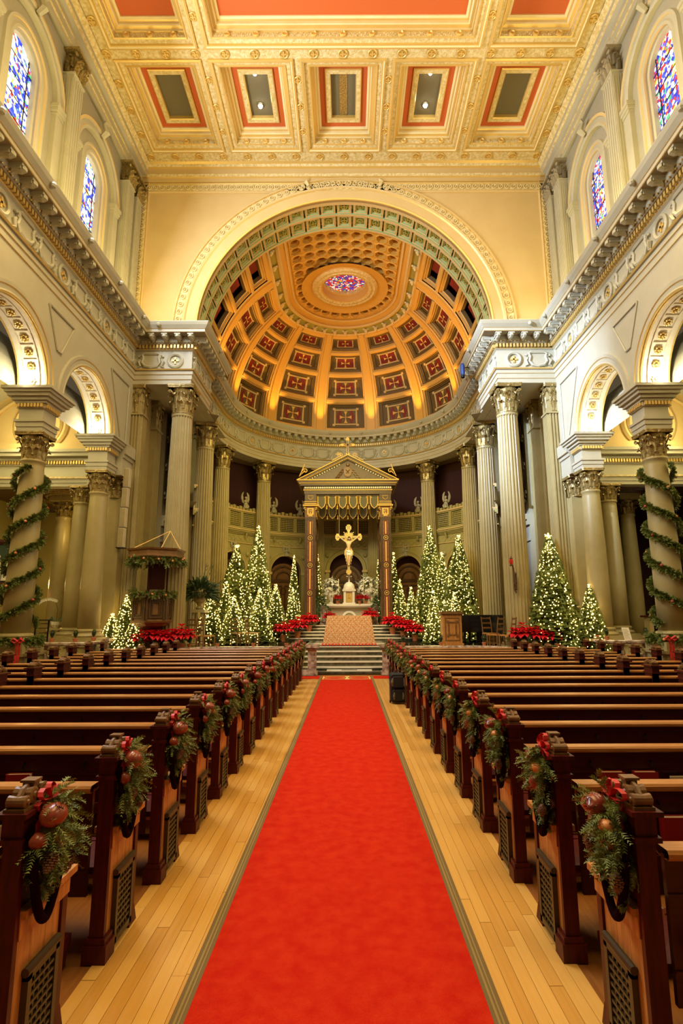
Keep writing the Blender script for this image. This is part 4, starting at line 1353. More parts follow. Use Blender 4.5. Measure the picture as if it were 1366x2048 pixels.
# ------------------------------------------------------------------ nave ceiling
ce = struct('ceiling')
CZ = 18.16
def crect(mb, x0, x1, y0, y1, prof, mis, n=1):
    Mx = lambda u, z, d: (u, z, CZ + d)
    rect_ring(mb, Mx, x0, x1, y0, y1, prof, mis=mis)
CXS = [-7.12, -4.15, -1.40, 1.40, 4.15, 7.12]
BW = 0.13
cells = []
for a, b in zip(CXS, CXS[1:]):
    x0 = a + (BW if a > -7 else 0.28); x1 = b - (BW if b < 7 else 0.28)
    cells.append((x0, x1, 13.72, 17.02, 1))
for (a, b) in ((-7.12, -4.15), (-4.15, 4.15), (4.15, 7.12)):
    cells.append((a + (BW if a > -7 else 0.28), b - (BW if b < 7 else 0.28), 5.4, 13.36, 2))
    cells.append((a + (BW if a > -7 else 0.28), b - (BW if b < 7 else 0.28), -1.2, 5.0, 2))
mb = MB()
# beam soffits
for ya, yb in ((17.02, 17.62), (13.36, 13.72), (5.0, 5.4)):
    mb.quad((-7.5, ya, CZ), (7.5, ya, CZ), (7.5, yb, CZ), (-7.5, yb, CZ), 0)
for ya, yb in ((13.72, 17.02), (5.4, 13.36), (-1.5, 5.0)):
    for s in (-1, 1): mb.quad((s * 6.84, ya, CZ), (s * 7.5, ya, CZ), (s * 7.5, yb, CZ), (s * 6.84, yb, CZ), 0)
    for x in CXS[1:-1]:
        if ya > 13 or abs(x) > 2: mb.quad((x - BW, ya, CZ), (x + BW, ya, CZ), (x + BW, yb, CZ), (x - BW, yb, CZ), 0)
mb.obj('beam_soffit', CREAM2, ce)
mb = MB(); mb.box(-8, 8, -1.5, 18.2, CZ + 1.55, CZ + 1.65); mb.obj('roof_deck', DOMED, ce)
cprof = [(-0.03, 0.0), (-0.03, -0.05), (0.02, -0.06), (0.05, -0.03), (0.08, -0.03), (0.09, 0.03), (0.20, 0.05), (0.22, 0.02), (0.26, 0.03), (0.26, 0.20), (0.30, 0.21), (0.30, 0.28), (0.38, 0.30), (0.40, 0.33), (0.40, 0.42), (0.44, 0.44), (0.50, 0.46), (0.50, 0.50)]
cmi = [1, 1, 0, 1, 1, 2, 1, 1, 2, 1, 0, 1, 0, 0, 1, 0, 0]
for n_, (x0, x1, y0, y1, kind) in enumerate(cells):
    t = MB()
    crect(t, x0, x1, y0, y1, cprof, cmi)
    # orange band, gilt frame, grille cloth
    crect(t, x0, x1, y0, y1, [(0.50, 0.5), (0.50 + (0.19 if kind == 1 else 0.5), 0.5)], [3])
    i = 0.50 + (0.19 if kind == 1 else 0.5)
    crect(t, x0, x1, y0, y1, [(i, 0.5), (i, 0.45), (i + 0.03, 0.43), (i + 0.15, 0.43), (i + 0.18, 0.46), (i + 0.18, 0.58)], [1, 1, 2, 1, 1])
    q = i + 0.18
    t.quad((x0 + q, y0 + q, CZ + 0.58), (x1 - q, y0 + q, CZ + 0.58), (x1 - q, y1 - q, CZ + 0.58), (x0 + q, y1 - q, CZ + 0.58), 4)
    if n_ == 2:
        xm = (x0 + x1) / 2
        t.quad((xm - 0.13, y0 + q, CZ + 0.565), (xm + 0.13, y0 + q, CZ + 0.565), (xm + 0.13, y1 - q, CZ + 0.565), (xm - 0.13, y1 - q, CZ + 0.565), 5)
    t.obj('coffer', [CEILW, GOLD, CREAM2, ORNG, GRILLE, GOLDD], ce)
rs = MB()
rs.lathe([(0.145, 0.0), (0.145, -0.03), (0.12, -0.045), (0.105, -0.03), (0.10, -0.015)], 16)
rs.box(-0.09, 0.09, -0.018, 0.018, -0.045, -0.01); rs.box(-0.018, 0.018, -0.09, 0.09, -0.045, -0.01)
ROS = rs.mesh('ceiling_rosette', GOLD)
for x in CXS[1:-1]:
    ys = [14.35, 15.28, 16.22] + ([12.5, 11.5, 10.5, 9.5, 8.5] if abs(x) > 2 else [])
    for y in ys: put('rosette', ROS, ce, loc=(x, y, CZ), scale=(0.85, 0.85, 1))
for k in range(17):
    put('rosette', ROS, ce, loc=(-7.0 + 14.0 * k / 16, 13.54, CZ))
for k in range(17):
    put('rosette', ROS, ce, loc=(-6.98 + 13.96 * k / 16, 17.26, CZ))
for s in (-1, 1):
    for k in range(8):
        if k != 3: put('rosette', ROS, ce, loc=(s * 7.0, 16.33 - k * 0.93, CZ))
# frieze rosettes inside the coffers
rf = MB(); rf.lathe([(0.10, 0.0), (0.10, 0.04), (0.07, 0.06), (0.05, 0.03)], 10); RF = rf.mesh('coffer_rosette', GOLD)
Rx = Matrix.Rotation(pi / 2, 4, 'X')
for (x0, x1, y0, y1, kind) in cells:
    if y0 < 5: continue
    n = 3 if x1 - x0 < 3 else 9
    for k in range(n):
        xx = x0 + 0.26 + (k + 0.5) * (x1 - x0 - 0.52) / n
        put('coffer_rosette', RF, ce, M=Matrix.Translation((xx, y1 - 0.262, CZ + 0.11)) @ Rx)
mb = MB()
rr = random.Random(2)
for (x0, x1, y0, y1, kind) in cells:
    if y0 < 5: continue
    for k in range(int((x1 - x0 - 0.5) / 0.055)):
        xx = x0 + 0.28 + k * 0.055
        mb.ball((xx, y1 - 0.268, CZ + 0.11 + 0.05 * sin(k * 1.9)), 0.022, 4)
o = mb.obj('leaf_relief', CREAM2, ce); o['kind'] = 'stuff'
# recessed ceiling lamps
for x, y in ((-2.80, 14.60), (-2.80, 15.75), (2.76, 14.60), (2.76, 15.75)):
    pos = 'nearer the middle of the church' if y < 15 else 'nearer the great arch'
    t = thing('ceiling_lamp', 'small bright lamp in the %s ceiling coffer, %s' % ('pulpit side inner' if x < 0 else 'piano side inner', pos), 'lamp', (x, y, CZ + 0.575), 0, 'recessed ceiling lamps')
    MB().lathe([(0.07, 0.0), (0.09, -0.02), (0.09, -0.05), (0.06, -0.05)], 12, cap=False).obj('trim_ring', GOLDD, t)
    m2 = MB(); m2.ball((0, 0, -0.05), 0.075, 8); m2.obj('bulb', BULBC, t)

# ------------------------------------------------------------------ side aisles
def aisle(s, name):
    t = struct(name)
    X0, X1 = 7.85, 12.65
    xc, R_ = 10.25, 2.32
    M = lambda u, z, d: (s * u, 17.75 - d, z)
    # barrel vault
    mb = MB()
    mb.grid([[(s * (xc - R_ * cos(pi * k / 20)), y, IMP + R_ * sin(pi * k / 20)) for y in (-1.5, 17.8)] for k in range(21)])
    mb.box(s * 12.57, s * 12.7, -1.5, 17.8, 0, IMP)
    mb.obj('vault', PAINT, t)
    for y in (16.4, 12.83, 9.26):
        mb = MB()
        My = lambda u, z, d, y=y: (s * u, y - d, z)
        arch_ring(mb, My, xc, IMP, [(2.3, -0.25), (2.0, -0.25), (2.0, 0.25), (2.06, 0.27), (2.10, 0.24), (2.3, 0.25)], 24, mis=[0, 0, 1, 0, 0])
        mb.obj('transverse_arch', [PAINT, GOLD], t)
    # end wall: entablature, lunette with ring moulding, dark chapel opening
    mb = MB()
    arch_w = [(xc - R_ * cos(pi * k / 24), IMP + R_ * sin(pi * k / 24)) for k in range(25)]
    i = len(mb.v); mb.v += [M(a, b, 0) for a, b in arch_w]; mb.f.append(tuple(range(i, i + 25))); mb.m.append(0)
    mb.obj('lunette', CREAM, t)
    mb = MB()
    for r0 in (0.60, 0.80, 1.95):
        zc = IMP + (0.95 if r0 < 1 else 0.0)
        a1 = 2 * pi if r0 < 1 else pi
        arch_ring(mb, M, xc, zc, [(r0, 0.0), (r0 - 0.02, 0.08), (r0 + 0.06, 0.10), (r0 + 0.14, 0.05), (r0 + 0.15, 0.0)], 32, 0, a1, mis=[1, 0, 0, 1])
    mbox(mb, M, X0, X1, IMP, IMP + 0.28, 0, 0.12)
    mb.obj('lunette_moulding', [CREAM, GOLD], t)
    mb = MB()
    for z0, z1, d in ((6.02, 6.14, 0.02), (6.14, 6.27, 0.05), (6.27, 6.33, 0.10), (6.33, 6.72, 0.0), (6.72, 6.88, 0.06), (6.88, 6.98, 0.12), (6.98, 7.10, 0.34), (7.10, 7.20, 0.40)):
        mbox(mb, M, 7.2, X1, z0, z1, -0.35, d, 1 if z0 in (6.27,) else 0)
    mb.obj('aisle_entablature', [PAINT, CREAM2], t)
    mb = MB()
    for k in range(52):
        u = 7.95 + k * 0.092
        mbox(mb, M, u, u + 0.055, 6.76, 6.87, 0.06, 0.13)
    o = mb.obj('dentils', GOLD, t); o['kind'] = 'stuff'
    # chapel beyond
    mb = MB()
    mb.box(s * 7.9, s * 13.4, 23.4, 23.5, 0, 6.2)
    mb.box(s * 13.3, s * 13.4, 17.0, 23.5, 0, 6.2)
    mb.box(s * 7.80, s * 7.9, 18.4, 23.5, 0, 6.2)
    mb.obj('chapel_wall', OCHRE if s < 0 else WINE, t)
    mb = MB(); mb.box(s * 7.8, s * 13.4, 18.0, 23.5, 6.2, 6.3)
    mb.obj('chapel_ceiling', WALN, t)
    mb = MB()
    for r0 in (0.9, 1.2, 1.5):
        mb.tube([(s * (10.2 + r0 * cos(2 * pi * k / 28)), 20.2 + r0 * sin(2 * pi * k / 28), 6.15) for k in range(28)], 0.06, 6, closed=True)
    mb.obj('ceiling_rings', GOLDD if s < 0 else WALN, t)
    return t
aisle(-1, 'wall_aisle_left')
aisle(1, 'wall_aisle_right')
for s in (-1, 1):
    light('unseen_aisle_light', 'POINT', (s * 10.3, 13.9, 7.55), 170, (1.0, 0.84, 0.40), size=0.25)
    light('unseen_aisle_light', 'POINT', (s * 10.3, 10.9, 7.50), 130, (1.0, 0.80, 0.36), size=0.25)  # unseen light added for the near faces of the transverse arches
    light('unseen_aisle_light', 'POINT', (s * 10.3, 16.9, 7.50), 90, (1.0, 0.84, 0.42), size=0.2)
    light('aisle_floor_fill', 'AREA', (s * 10.0, 10.0, 6.5), 70 if s < 0 else 22, WARM, (s * 10.0, 12, 0), 2, 5)  # unseen area fill lighting the aisle floor from above
    for yc in (16.4, 12.83):
        light('arch_uplight', 'POINT', (s * 7.5, yc + (-0.55 if yc > 15 else 0.60), 7.36), 44, (1.0, 0.90, 0.66), size=0.06)
    light('arch_uplight', 'POINT', (s * 7.5, 12.83 - 0.60, 7.36), 44, (1.0, 0.90, 0.66), size=0.06)
light('chapel_lamp', 'POINT', (-11.4, 20.6, 3.0), 55, (1.0, 0.62, 0.18), size=0.15)
light('chapel_lamp', 'POINT', (-9.6, 19.6, 4.8), 30, (1.0, 0.66, 0.2), size=0.15)

# ------------------------------------------------------------------ arcade columns
SR0, SR1 = 0.305, 0.25
m_ = MB(); m_.lathe([(SR0, 0.0), (SR0, 1.2), (SR0 * 0.97, 2.2), (SR1 * 1.02, 3.9), (SR1, 4.00), (SR1 * 1.1, 4.02), (SR1 * 1.12, 4.06), (SR1, 4.08)], 32)
SSH = m_.mesh('smooth_shaft', COLP, True)
m_ = MB(); m_.box(-0.44, 0.44, -0.44, 0.44, 0, 0.10); m_.lathe([(0.42, 0.10), (0.44, 0.15), (0.41, 0.20), (0.35, 0.21), (0.34, 0.25), (0.37, 0.28), (0.36, 0.32), (0.31, 0.34)], 28)
SBA = m_.mesh('smooth_base', COLP)
SCA = capital_mesh('arcade_capital', SR1, 0.68, [GOLDD])
def impost_mesh(w0):
    m = MB()
    for z0, z1, e in ((6.15, 6.26, 0.0), (6.26, 6.38, 0.02), (6.38, 6.44, 0.05)):
        m.box(-w0 - e, w0 + e, -w0 - e, w0 + e, z0, z1)
    m.box(-w0 + 0.02, w0 - 0.02, -w0 + 0.02, w0 - 0.02, 6.44, 6.72)
    m.box(-w0 - 0.02, w0 + 0.02, -w0 - 0.02, w0 + 0.02, 6.72, 6.84)
    for z0, z1, e in ((6.84, 6.90, 0.06), (6.90, 6.98, 0.12), (6.98, 7.06, 0.19), (7.06, 7.13, 0.24), (7.13, IMP, 0.29)):
        m.box(-w0 - e, w0 + e, -w0 - e, w0 + e, z0, z1)
    g = MB()
    for k in range(8):
        q = -w0 + (k + 0.5) * 2 * w0 / 8
        for sgn in (-1, 1):
            g.box(q - 0.028, q + 0.028, sgn * (w0 + 0.02), sgn * (w0 + 0.07), 6.74, 6.83)
            g.box(sgn * (w0 + 0.02), sgn * (w0 + 0.07), q - 0.028, q + 0.028, 6.74, 6.83)
    return m.mesh('impost_block', PAINT), g.mesh('impost_dentils', GOLD)
IMB, IMD = impost_mesh(0.31)
m_ = MB(); m_.box(-0.52, 0.52, -0.52, 0.52, 0.0, 0.16); m_.box(-0.46, 0.46, -0.46, 0.46, 0.16, 0.95); m_.box(-0.50, 0.50, -0.50, 0.50, 0.95, 1.02); m_.box(-0.44, 0.44, -0.44, 0.44, 1.02, 1.10)
PED = m_.mesh('pedestal', COLP)
def arcade_col(s, y, label, base=1.10, ped=True):
    t = thing('smooth_column', label, 'column', (s * 7.5, y, 0), 0, 'smooth columns of the arcades')
    if ped: put('pedestal', PED, t)
    put('column_base', SBA, t, loc=(0, 0, base)); put('shaft', SSH, t, loc=(0, 0, base + 0.32)); put('capital', SCA, t, loc=(0, 0, 5.47))
    put('impost', IMB, t); put('impost_dentils', IMD, t)
    return t
for s, nm in ((-1, 'pulpit side'), (1, 'piano side')):
    arcade_col(s, 12.83, 'smooth arcade column wrapped in a spiral garland, %s' % nm)
    arcade_col(s, 16.4, 'smooth bare column beside the chancel rail, carrying the last arch, %s' % nm)
    arcade_col(s, 9.26, 'smooth arcade column nearest the camera, %s' % nm)
    # columns of the chapel opening
    for x, y, lb in ((8.75, 17.95, 'dim smooth column in the chapel opening behind the rail, %s' % nm), (10.55, 20.3, 'farther smooth column deep in the side chapel, %s' % nm)):
        t = thing('chapel_column', lb, 'column', (s * x, y, 0), 0, 'columns of the side chapels')
        put('column_base', SBA, t, loc=(0, 0, 1.10 if y < 19 else CH)); put('shaft', SSH, t, loc=(0, 0, (1.10 if y < 19 else CH) + 0.32), scale=(1, 1, 1.0 if y < 19 else 1.08)); put('capital', SCA, t, loc=(0, 0, 5.42), scale=(1, 1, 0.9))
        if y < 19: MB().box(-0.5, 0.5, -0.5, 0.5, CH, 1.10).obj('pedestal', COLP, t)
        else: MB().box(-0.4, 0.4, -0.4, 0.4, 6.0, 6.2).obj('block', COLP, t)
    # respond pilaster
    t = thing('respond_pilaster', 'flat pilaster with gilt capital between the bare column and the chancel pier, %s' % nm, 'pilaster', (s * 7.35, 17.25, 0))
    MB().box(-0.16, 0.26, -0.18, 0.22, CH, 5.5).obj('shaft', COLP, t)
    put('capital', SCA, t, loc=(0.05, 0, 5.47), scale=(0.9, 0.9, 1))
    m2 = MB(); m2.box(-0.24, 0.34, -0.5, 0.3, 6.15, 6.72); m2.box(-0.34, 0.44, -0.5, 0.3, 6.84, IMP); m2.box(-0.28, 0.38, -0.5, 0.3, 6.72, 6.84)
    m2.obj('impost_return', PAINT, t)

# ------------------------------------------------------------------ marble rail
BAL = MB().lathe([(0.075, 0.0), (0.075, 0.05), (0.04, 0.07), (0.05, 0.12), (0.085, 0.24), (0.06, 0.38), (0.035, 0.47), (0.045, 0.50), (0.07, 0.53), (0.07, 0.58)], 12).mesh('baluster', VEIN, True)
def rail(s, nm):
    t = thing('marble_rail', 'veined marble communion rail with balusters, %s of the altar steps' % nm, 'balustrade')
    pts = [(XC + s * 1.22, 17.45), (s * 4.2, 17.45)]
    for k in range(1, 8):
        f = k / 8
        pts.append((s * (4.2 + 0.95 * f), 17.45 - 0.77 * (0.5 - 0.5 * cos(pi * f))))
    pts += [(s * 5.15, 16.68), (s * 7.10, 16.68)]
    zr = 0.86
    seg2 = [(s * 7.12, 16.6), (s * 7.12, 15.25), (s * 10.6, 15.25)]
    for path_, z0, zt in ((pts, 0.0, zr), (seg2, 0.0, 1.12)):
        prof = [(-0.14, zt - 0.10), (-0.17, zt - 0.07), (-0.17, zt - 0.02), (-0.14, zt), (0.14, zt), (0.17, zt - 0.02), (0.17, zt - 0.07), (0.14, zt - 0.10), (-0.14, zt - 0.10)]
        m = MB(); sweep(m, path_, prof); m.obj('top_rail', VEIN, t)
        prof = [(-0.15, z0), (-0.15, zt - 0.70), (0.15, zt - 0.70), (0.15, z0)]
        m = MB(); sweep(m, path_, prof); m.obj('plinth', VEIN, t)
        for q, d, n in along(path_, 0, len(path_), 0.30, 0.2):
            put('baluster', BAL, t, loc=(q.x, q.y, zt - 0.69))
    for x, y, zt in ((XC + s * 1.14, 17.45, 0.90), (s * 7.12, 16.68, 1.16)):
        m = MB(); m.box(x - 0.17, x + 0.17, y - 0.17, y + 0.17, 0, 0.12); m.box(x - 0.13, x + 0.13, y - 0.13, y + 0.13, 0.12, zt - 0.14)
        m.box(x - 0.17, x + 0.17, y - 0.17, y + 0.17, zt - 0.14, zt - 0.08); m.box(x - 0.22, x + 0.22, y - 0.22, y + 0.22, zt - 0.08, zt)
        m.obj('newel', VEIN, t)
    return t
rail(-1, 'pulpit side')
rail(1, 'piano side')

# ================================================================== PEWS
ROW0, PITCH_Y, NROW = 2.46, 0.895, 16
XA = 1.26
def scroll_finial():
    mb = MB()
    mb.box(-0.055, 0.055, -0.115, 0.115, 0.0, 0.012)
    for y, z, r in ((-0.088, 0.034, 0.026), (-0.038, 0.048, 0.034), (0.038, 0.048, 0.034), (0.088, 0.034, 0.026)):
        mb.tube([(-0.052, y, z), (-0.048, y, z), (-0.02, y, z), (0.02, y, z), (0.048, y, z), (0.052, y, z)], [r * 0.75, r, r * 0.88, r * 0.88, r, r * 0.75], 12)
        for sx in (-1, 1):
            mb.tube([(sx * 0.051, y, z), (sx * 0.060, y, z)], [r * 0.5, r * 0.35], 8)
    for sy in (-1, 1):
        mb.tube([(0, sy * 0.085, 0.045), (0, sy * 0.06, 0.068), (0, sy * 0.02, 0.078)], 0.016, 6)
    mb.box(-0.03, 0.03, -0.022, 0.022, 0.07, 0.092); mb.box(-0.04, 0.04, -0.03, 0.03, 0.092, 0.102)
    return mb.mesh('scroll_finial', OAKC)
FIN = scroll_finial()
def end_meshes(s):
    d = {}
    m = MB()
    a, b = s * (XA - 0.005), s * (XA + 0.075)
    m.box(a, b, 0.0, 0.03, 0.10, 0.98)
    m.box(s * (XA - 0.03), s * (XA + 0.10), -0.02, 0.10, 0.0, 0.09); m.box(s * (XA - 0.018), s * (XA + 0.088), -0.012, 0.09, 0.09, 0.12)
    m.box(s * (XA + 0.0), s * (XA + 0.07), 0.03, 0.20, 0.78, 0.98)
    m.box(s * (XA + 0.01), s * (XA + 0.06), 0.03, 0.15, 0.665, 0.78)
    d['post'] = m.mesh('post', WOODR)
    m = MB()
    m.box(s * (XA - 0.02), s * (XA + 0.09), -0.03, 0.22, 0.93, 0.95)
    m.box(s * (XA - 0.01), s * (XA + 0.08), -0.015, 0.21, 0.95, 1.03); m.box(s * (XA - 0.03), s * (XA + 0.10), -0.04, 0.235, 1.03, 1.05)
    d['cap'] = m.mesh('cap', WOODR)
    m = MB()
    for k in range(3):
        y0 = 0.031 + k * 0.118
        m.box(s * (XA + 0.004), s * (XA + 0.045), y0, y0 + 0.116, 0.06, 0.60)
    d['side_panel'] = m.mesh('side_panel', OAKP)
    m = MB()
    m.box(s * (XA - 0.008), s * (XA + 0.08), 0.385, 0.43, 0.08, 0.60)
    m.box(s * (XA - 0.02), s * (XA + 0.11), 0.34, 0.45, 0.0, 0.09, taper=0.012)
    d['front_stile'] = m.mesh('front_stile', WOODR)
    m = MB()
    m.box(s * (XA - 0.010), s * (XA + 0.08), 0.03, 0.44, 0.555, 0.635); m.box(s * (XA - 0.03), s * (XA + 0.10), 0.03, 0.465, 0.635, 0.665)
    for k, x in enumerate((s * (XA - 0.02), s * (XA + 0.11))): pass
    m.tube([(s * (XA + 0.0), 0.30, 0.69), (s * (XA + 0.10), 0.30, 0.69)], 0.032, 10)
    d['arm'] = m.mesh('arm', OAKP)
    m = MB()
    g0, g1, gz0, gz1 = 0.105, 0.355, 0.03, 0.40
    x0, x1 = s * (XA - 0.024), s * (XA + 0.003)
    m.box(x0, x1, g0, g0 + 0.03, gz0, gz1); m.box(x0, x1, g1 - 0.03, g1, gz0, gz1)
    m.box(x0, x1, g0, g1, gz0, gz0 + 0.035); m.box(x0, x1, g0, g1, gz1 - 0.03, gz1)
    m.tube([(s * (XA - 0.012), g0 - 0.008, gz1 + 0.004), (s * (XA - 0.012), g1 + 0.008, gz1 + 0.004)], 0.018, 8)
    d['grille_frame'] = m.mesh('grille_frame', GRIL)
    m = MB()
    xm0, xm1 = s * (XA - 0.016), s * (XA - 0.004)
    for k in range(1, 5):
        yy = g0 + 0.03 + k * (g1 - g0 - 0.06) / 5
        m.box(xm0, xm1, yy - 0.005, yy + 0.005, gz0 + 0.03, gz1 - 0.03)
    for k in range(1, 9):
        zz = gz0 + 0.035 + k * (gz1 - gz0 - 0.065) / 9
        m.box(s * (XA - 0.020), s * (XA - 0.006), g0 + 0.03, g1 - 0.03, zz - 0.006, zz + 0.006)
    d['lattice'] = m.mesh('lattice', GRIL)
    m = MB(); m.box(s * (XA - 0.002), s * (XA + 0.003), g0 + 0.02, g1 - 0.02, gz0, gz1)
    d['grille_back'] = m.mesh('grille_back', IRON)
    m = MB()
    m.box(s * (XA + 0.13), s * 6.78, 0.05, 0.075, 0.30, 0.86)
    for zz in (0.42, 0.70): m.box(s * (XA + 0.13), s * 6.78, 0.042, 0.05, zz, zz + 0.012)
    d['back_panel'] = m.mesh('back_panel', WOOD)
    m = MB()
    m.grid([[(s * (XA + 0.13), y, z), (s * 6.78, y, z)] for y, z in ((0.02, 0.845), (0.012, 0.855), (0.012, 0.872), (0.022, 0.885), (0.115, 0.885), (0.125, 0.872), (0.125, 0.855), (0.10, 0.845), (0.02, 0.845))])
    d['top_rail'] = m.mesh('top_rail', OAKT)
    m = MB(); m.box(s * (XA + 0.10), s * 6.78, 0.09, 0.50, 0.40, 0.435); m.box(s * (XA + 0.10), s * 6.78, 0.46, 0.51, 0.36, 0.44)
    d['seat'] = m.mesh('seat', WOODR)
    m = MB()
    m.box(s * (XA + 0.2), s * 6.6, -0.045, 0.045, 0.47, 0.485); m.box(s * (XA + 0.2), s * 6.6, -0.055, -0.04, 0.47, 0.54)
    d['book_rack'] = m.mesh('book_rack', WOOD)
    m = MB(); m.box(s * (XA + 0.16), s * 6.6, -0.16, -0.02, 0.10, 0.16); m.box(s * (XA + 0.18), s * (XA + 0.24), -0.16, -0.02, 0.0, 0.12); m.box(s * 4.0, s * 4.06, -0.16, -0.02, 0.0, 0.12)
    d['kneeler'] = m.mesh('kneeler', WOOD)
    m = MB()
    for k in range(11):
        x = s * (1.85 + k * 0.44)
        m.tube([(x, 0.05, 0.775), (x, 0.025, 0.77), (x, 0.02, 0.745), (x, 0.03, 0.735)], 0.006, 5); m.ball((x, 0.045, 0.78), 0.010, 6)
    d['coat_hooks'] = m.mesh('coat_hooks', IRON)
    return d
def mid_end(s):
    m = MB(); m.box(-0.05, 0.05, 0.0, 0.085, 0.10, 0.98); m.box(-0.05, 0.05, 0.0, 0.22, 0.68, 0.98); m.box(-0.065, 0.065, -0.02, 0.10, 0.0, 0.10)
    m.box(-0.04, 0.04, 0.085, 0.42, 0.06, 0.62)
    p = m.mesh('divider', WOODR)
    m = MB(); m.box(-0.07, 0.07, -0.035, 0.225, 0.93, 0.95); m.box(-0.055, 0.055, -0.02, 0.215, 0.95, 1.03); m.box(-0.085, 0.085, -0.05, 0.24, 1.03, 1.05)
    return p, m.mesh('divider_cap', WOODR)
def ordinal(k):
    return ['first', 'second', 'third', 'fourth', 'fifth', 'sixth', 'seventh', 'eighth', 'ninth', 'tenth', 'eleventh', 'twelfth', 'thirteenth', 'fourteenth', 'fifteenth', 'sixteenth'][k]
MIDP, MIDC = mid_end(1)
PEWS = {}
for s, nm in ((-1, 'pulpit side'), (1, 'suitcase side')):
    d = end_meshes(s)
    for r in range(NROW):
        y = ROW0 + r * PITCH_Y
        t = thing('pew', 'dark red wooden pew, %s row from the camera, %s of the aisle' % (ordinal(r), nm), 'pew', (0, y, 0), 0, 'pews on the %s' % nm)
        for key in ('post', 'cap', 'side_panel', 'front_stile', 'arm', 'back_panel', 'top_rail', 'seat', 'book_rack', 'kneeler', 'coat_hooks'):
            _o = put(key, d[key], t)
            if key == 'coat_hooks': _o['kind'] = 'stuff'
        g = put('grille', d['grille_frame'], t)
        put('lattice', d['lattice'], g); put('grille_back', d['grille_back'], g)
        put('finial', FIN, t, loc=(s * (XA + 0.035), 0.095, 1.05), scale=(0.8, 1, 1))
        for x in (4.78, 6.83):
            put('divider', MIDP, t, loc=(s * x, 0, 0)); put('divider_cap', MIDC, t, loc=(s * x, 0, 0)); put('finial', FIN, t, loc=(s * x, 0.095, 1.05))

# hymn books in the racks
def book(name, me, loc, label, grp, rz=0):
    return None
def book_meshes(w, h, t, cov):
    c = MB(); c.box(-w / 2, w / 2, -t / 2, -t / 2 + 0.004, 0, h); c.box(-w / 2, w / 2, t / 2 - 0.004, t / 2, 0, h); c.box(-w / 2, -w / 2 + 0.005, -t / 2, t / 2, 0, h)
    p = MB(); p.box(-w / 2 + 0.006, w / 2 - 0.005, -t / 2 + 0.004, t / 2 - 0.004, 0.003, h - 0.006)
    return c.mesh('cover', cov), p.mesh('pages', PAPER)
BKR = book_meshes(0.17, 0.235, 0.05, BOOKR)
BKW = book_meshes(0.12, 0.20, 0.02, PAPER)
bl = [
 (-2.12, 1, BKR, 'red hymn book nearest the end of the second pew rack, pulpit side', 0.0, 0.02),
 (-2.37, 1, BKR, 'taller red hymn book in the second pew rack, pulpit side', 0.04, -0.03),
 (-1.92, 1, BKW, 'thin cream booklet in the second pew rack, pulpit side', 0.0, 0),
 (-2.30, 2, BKR, 'red hymn book lying proud of the third pew rack, pulpit side', 0.0, 0.05),
 (1.98, 2, BKR, 'red hymn book nearer the aisle in the third pew rack, suitcase side', 0.0, 0),
 (2.22, 2, BKR, 'red hymn book beside its twin in the third pew rack, suitcase side', 0.0, 0),
 (2.46, 2, BKW, 'small cream booklet in the third pew rack, suitcase side', 0.0, 0),
 (1.92, 1, BKR, 'large red hymn book standing in the second pew rack, suitcase side', 0.02, 0),
 (2.12, 1, BKR, 'second red hymn book in the second pew rack, suitcase side', 0.0, 0.02),
]
for x, r, (cm, pm_), lb, dz, rz in bl:
    t = thing('hymn_book' if cm is BKR[0] else 'booklet', lb, 'book', (x, ROW0 + r * PITCH_Y + 0.0, 0.486), rz, 'books in the pew racks')
    put('cover', cm, t); put('pages', pm_, t)

# ================================================================== GREENERY
def sprig(mb, p, d, L, n, nl, wd, rnd, mi=0, droop=0.3, flat=0.6):
    """a twig with needles set along it"""
    p = Vector(p); d = Vector(d).normalized()
    side = d.cross(Vector((rnd.uniform(-1, 1), rnd.uniform(-1, 1), rnd.uniform(-1, 1)))).normalized()
    up = side.cross(d)
    for k in range(n):
        f = (k + 0.5) / n
        c = p + d * (L * f) + Vector((0, 0, -droop * L * f * f))
        for sg in (-1, 1):
            a = rnd.uniform(-flat, flat)
            o = (side * sg * cos(a) + up * sin(a))
            tip = c + (o * 0.8 + d * 0.75) * nl * (1.15 - 0.7 * f)
            w_ = d * wd * 0.5
            mb.tri(c - w_, c + w_, tip, mi)
def frond(mb, p, d, L, n, nl, wd, rnd, mi=0):
    sprig(mb, p, d, L, n, nl, wd, rnd, mi)
    d = Vector(d).normalized()
    for sg in (-1, 1):
        side = d.cross(Vector((rnd.uniform(-1, 1), rnd.uniform(-1, 1), rnd.uniform(-0.5, 1)))).normalized() * sg
        for f in (0.35, 0.62):
            sprig(mb, Vector(p) + d * L * f, d + side * 0.8, L * 0.4, max(3, n // 3), nl * 0.8, wd, rnd, mi)

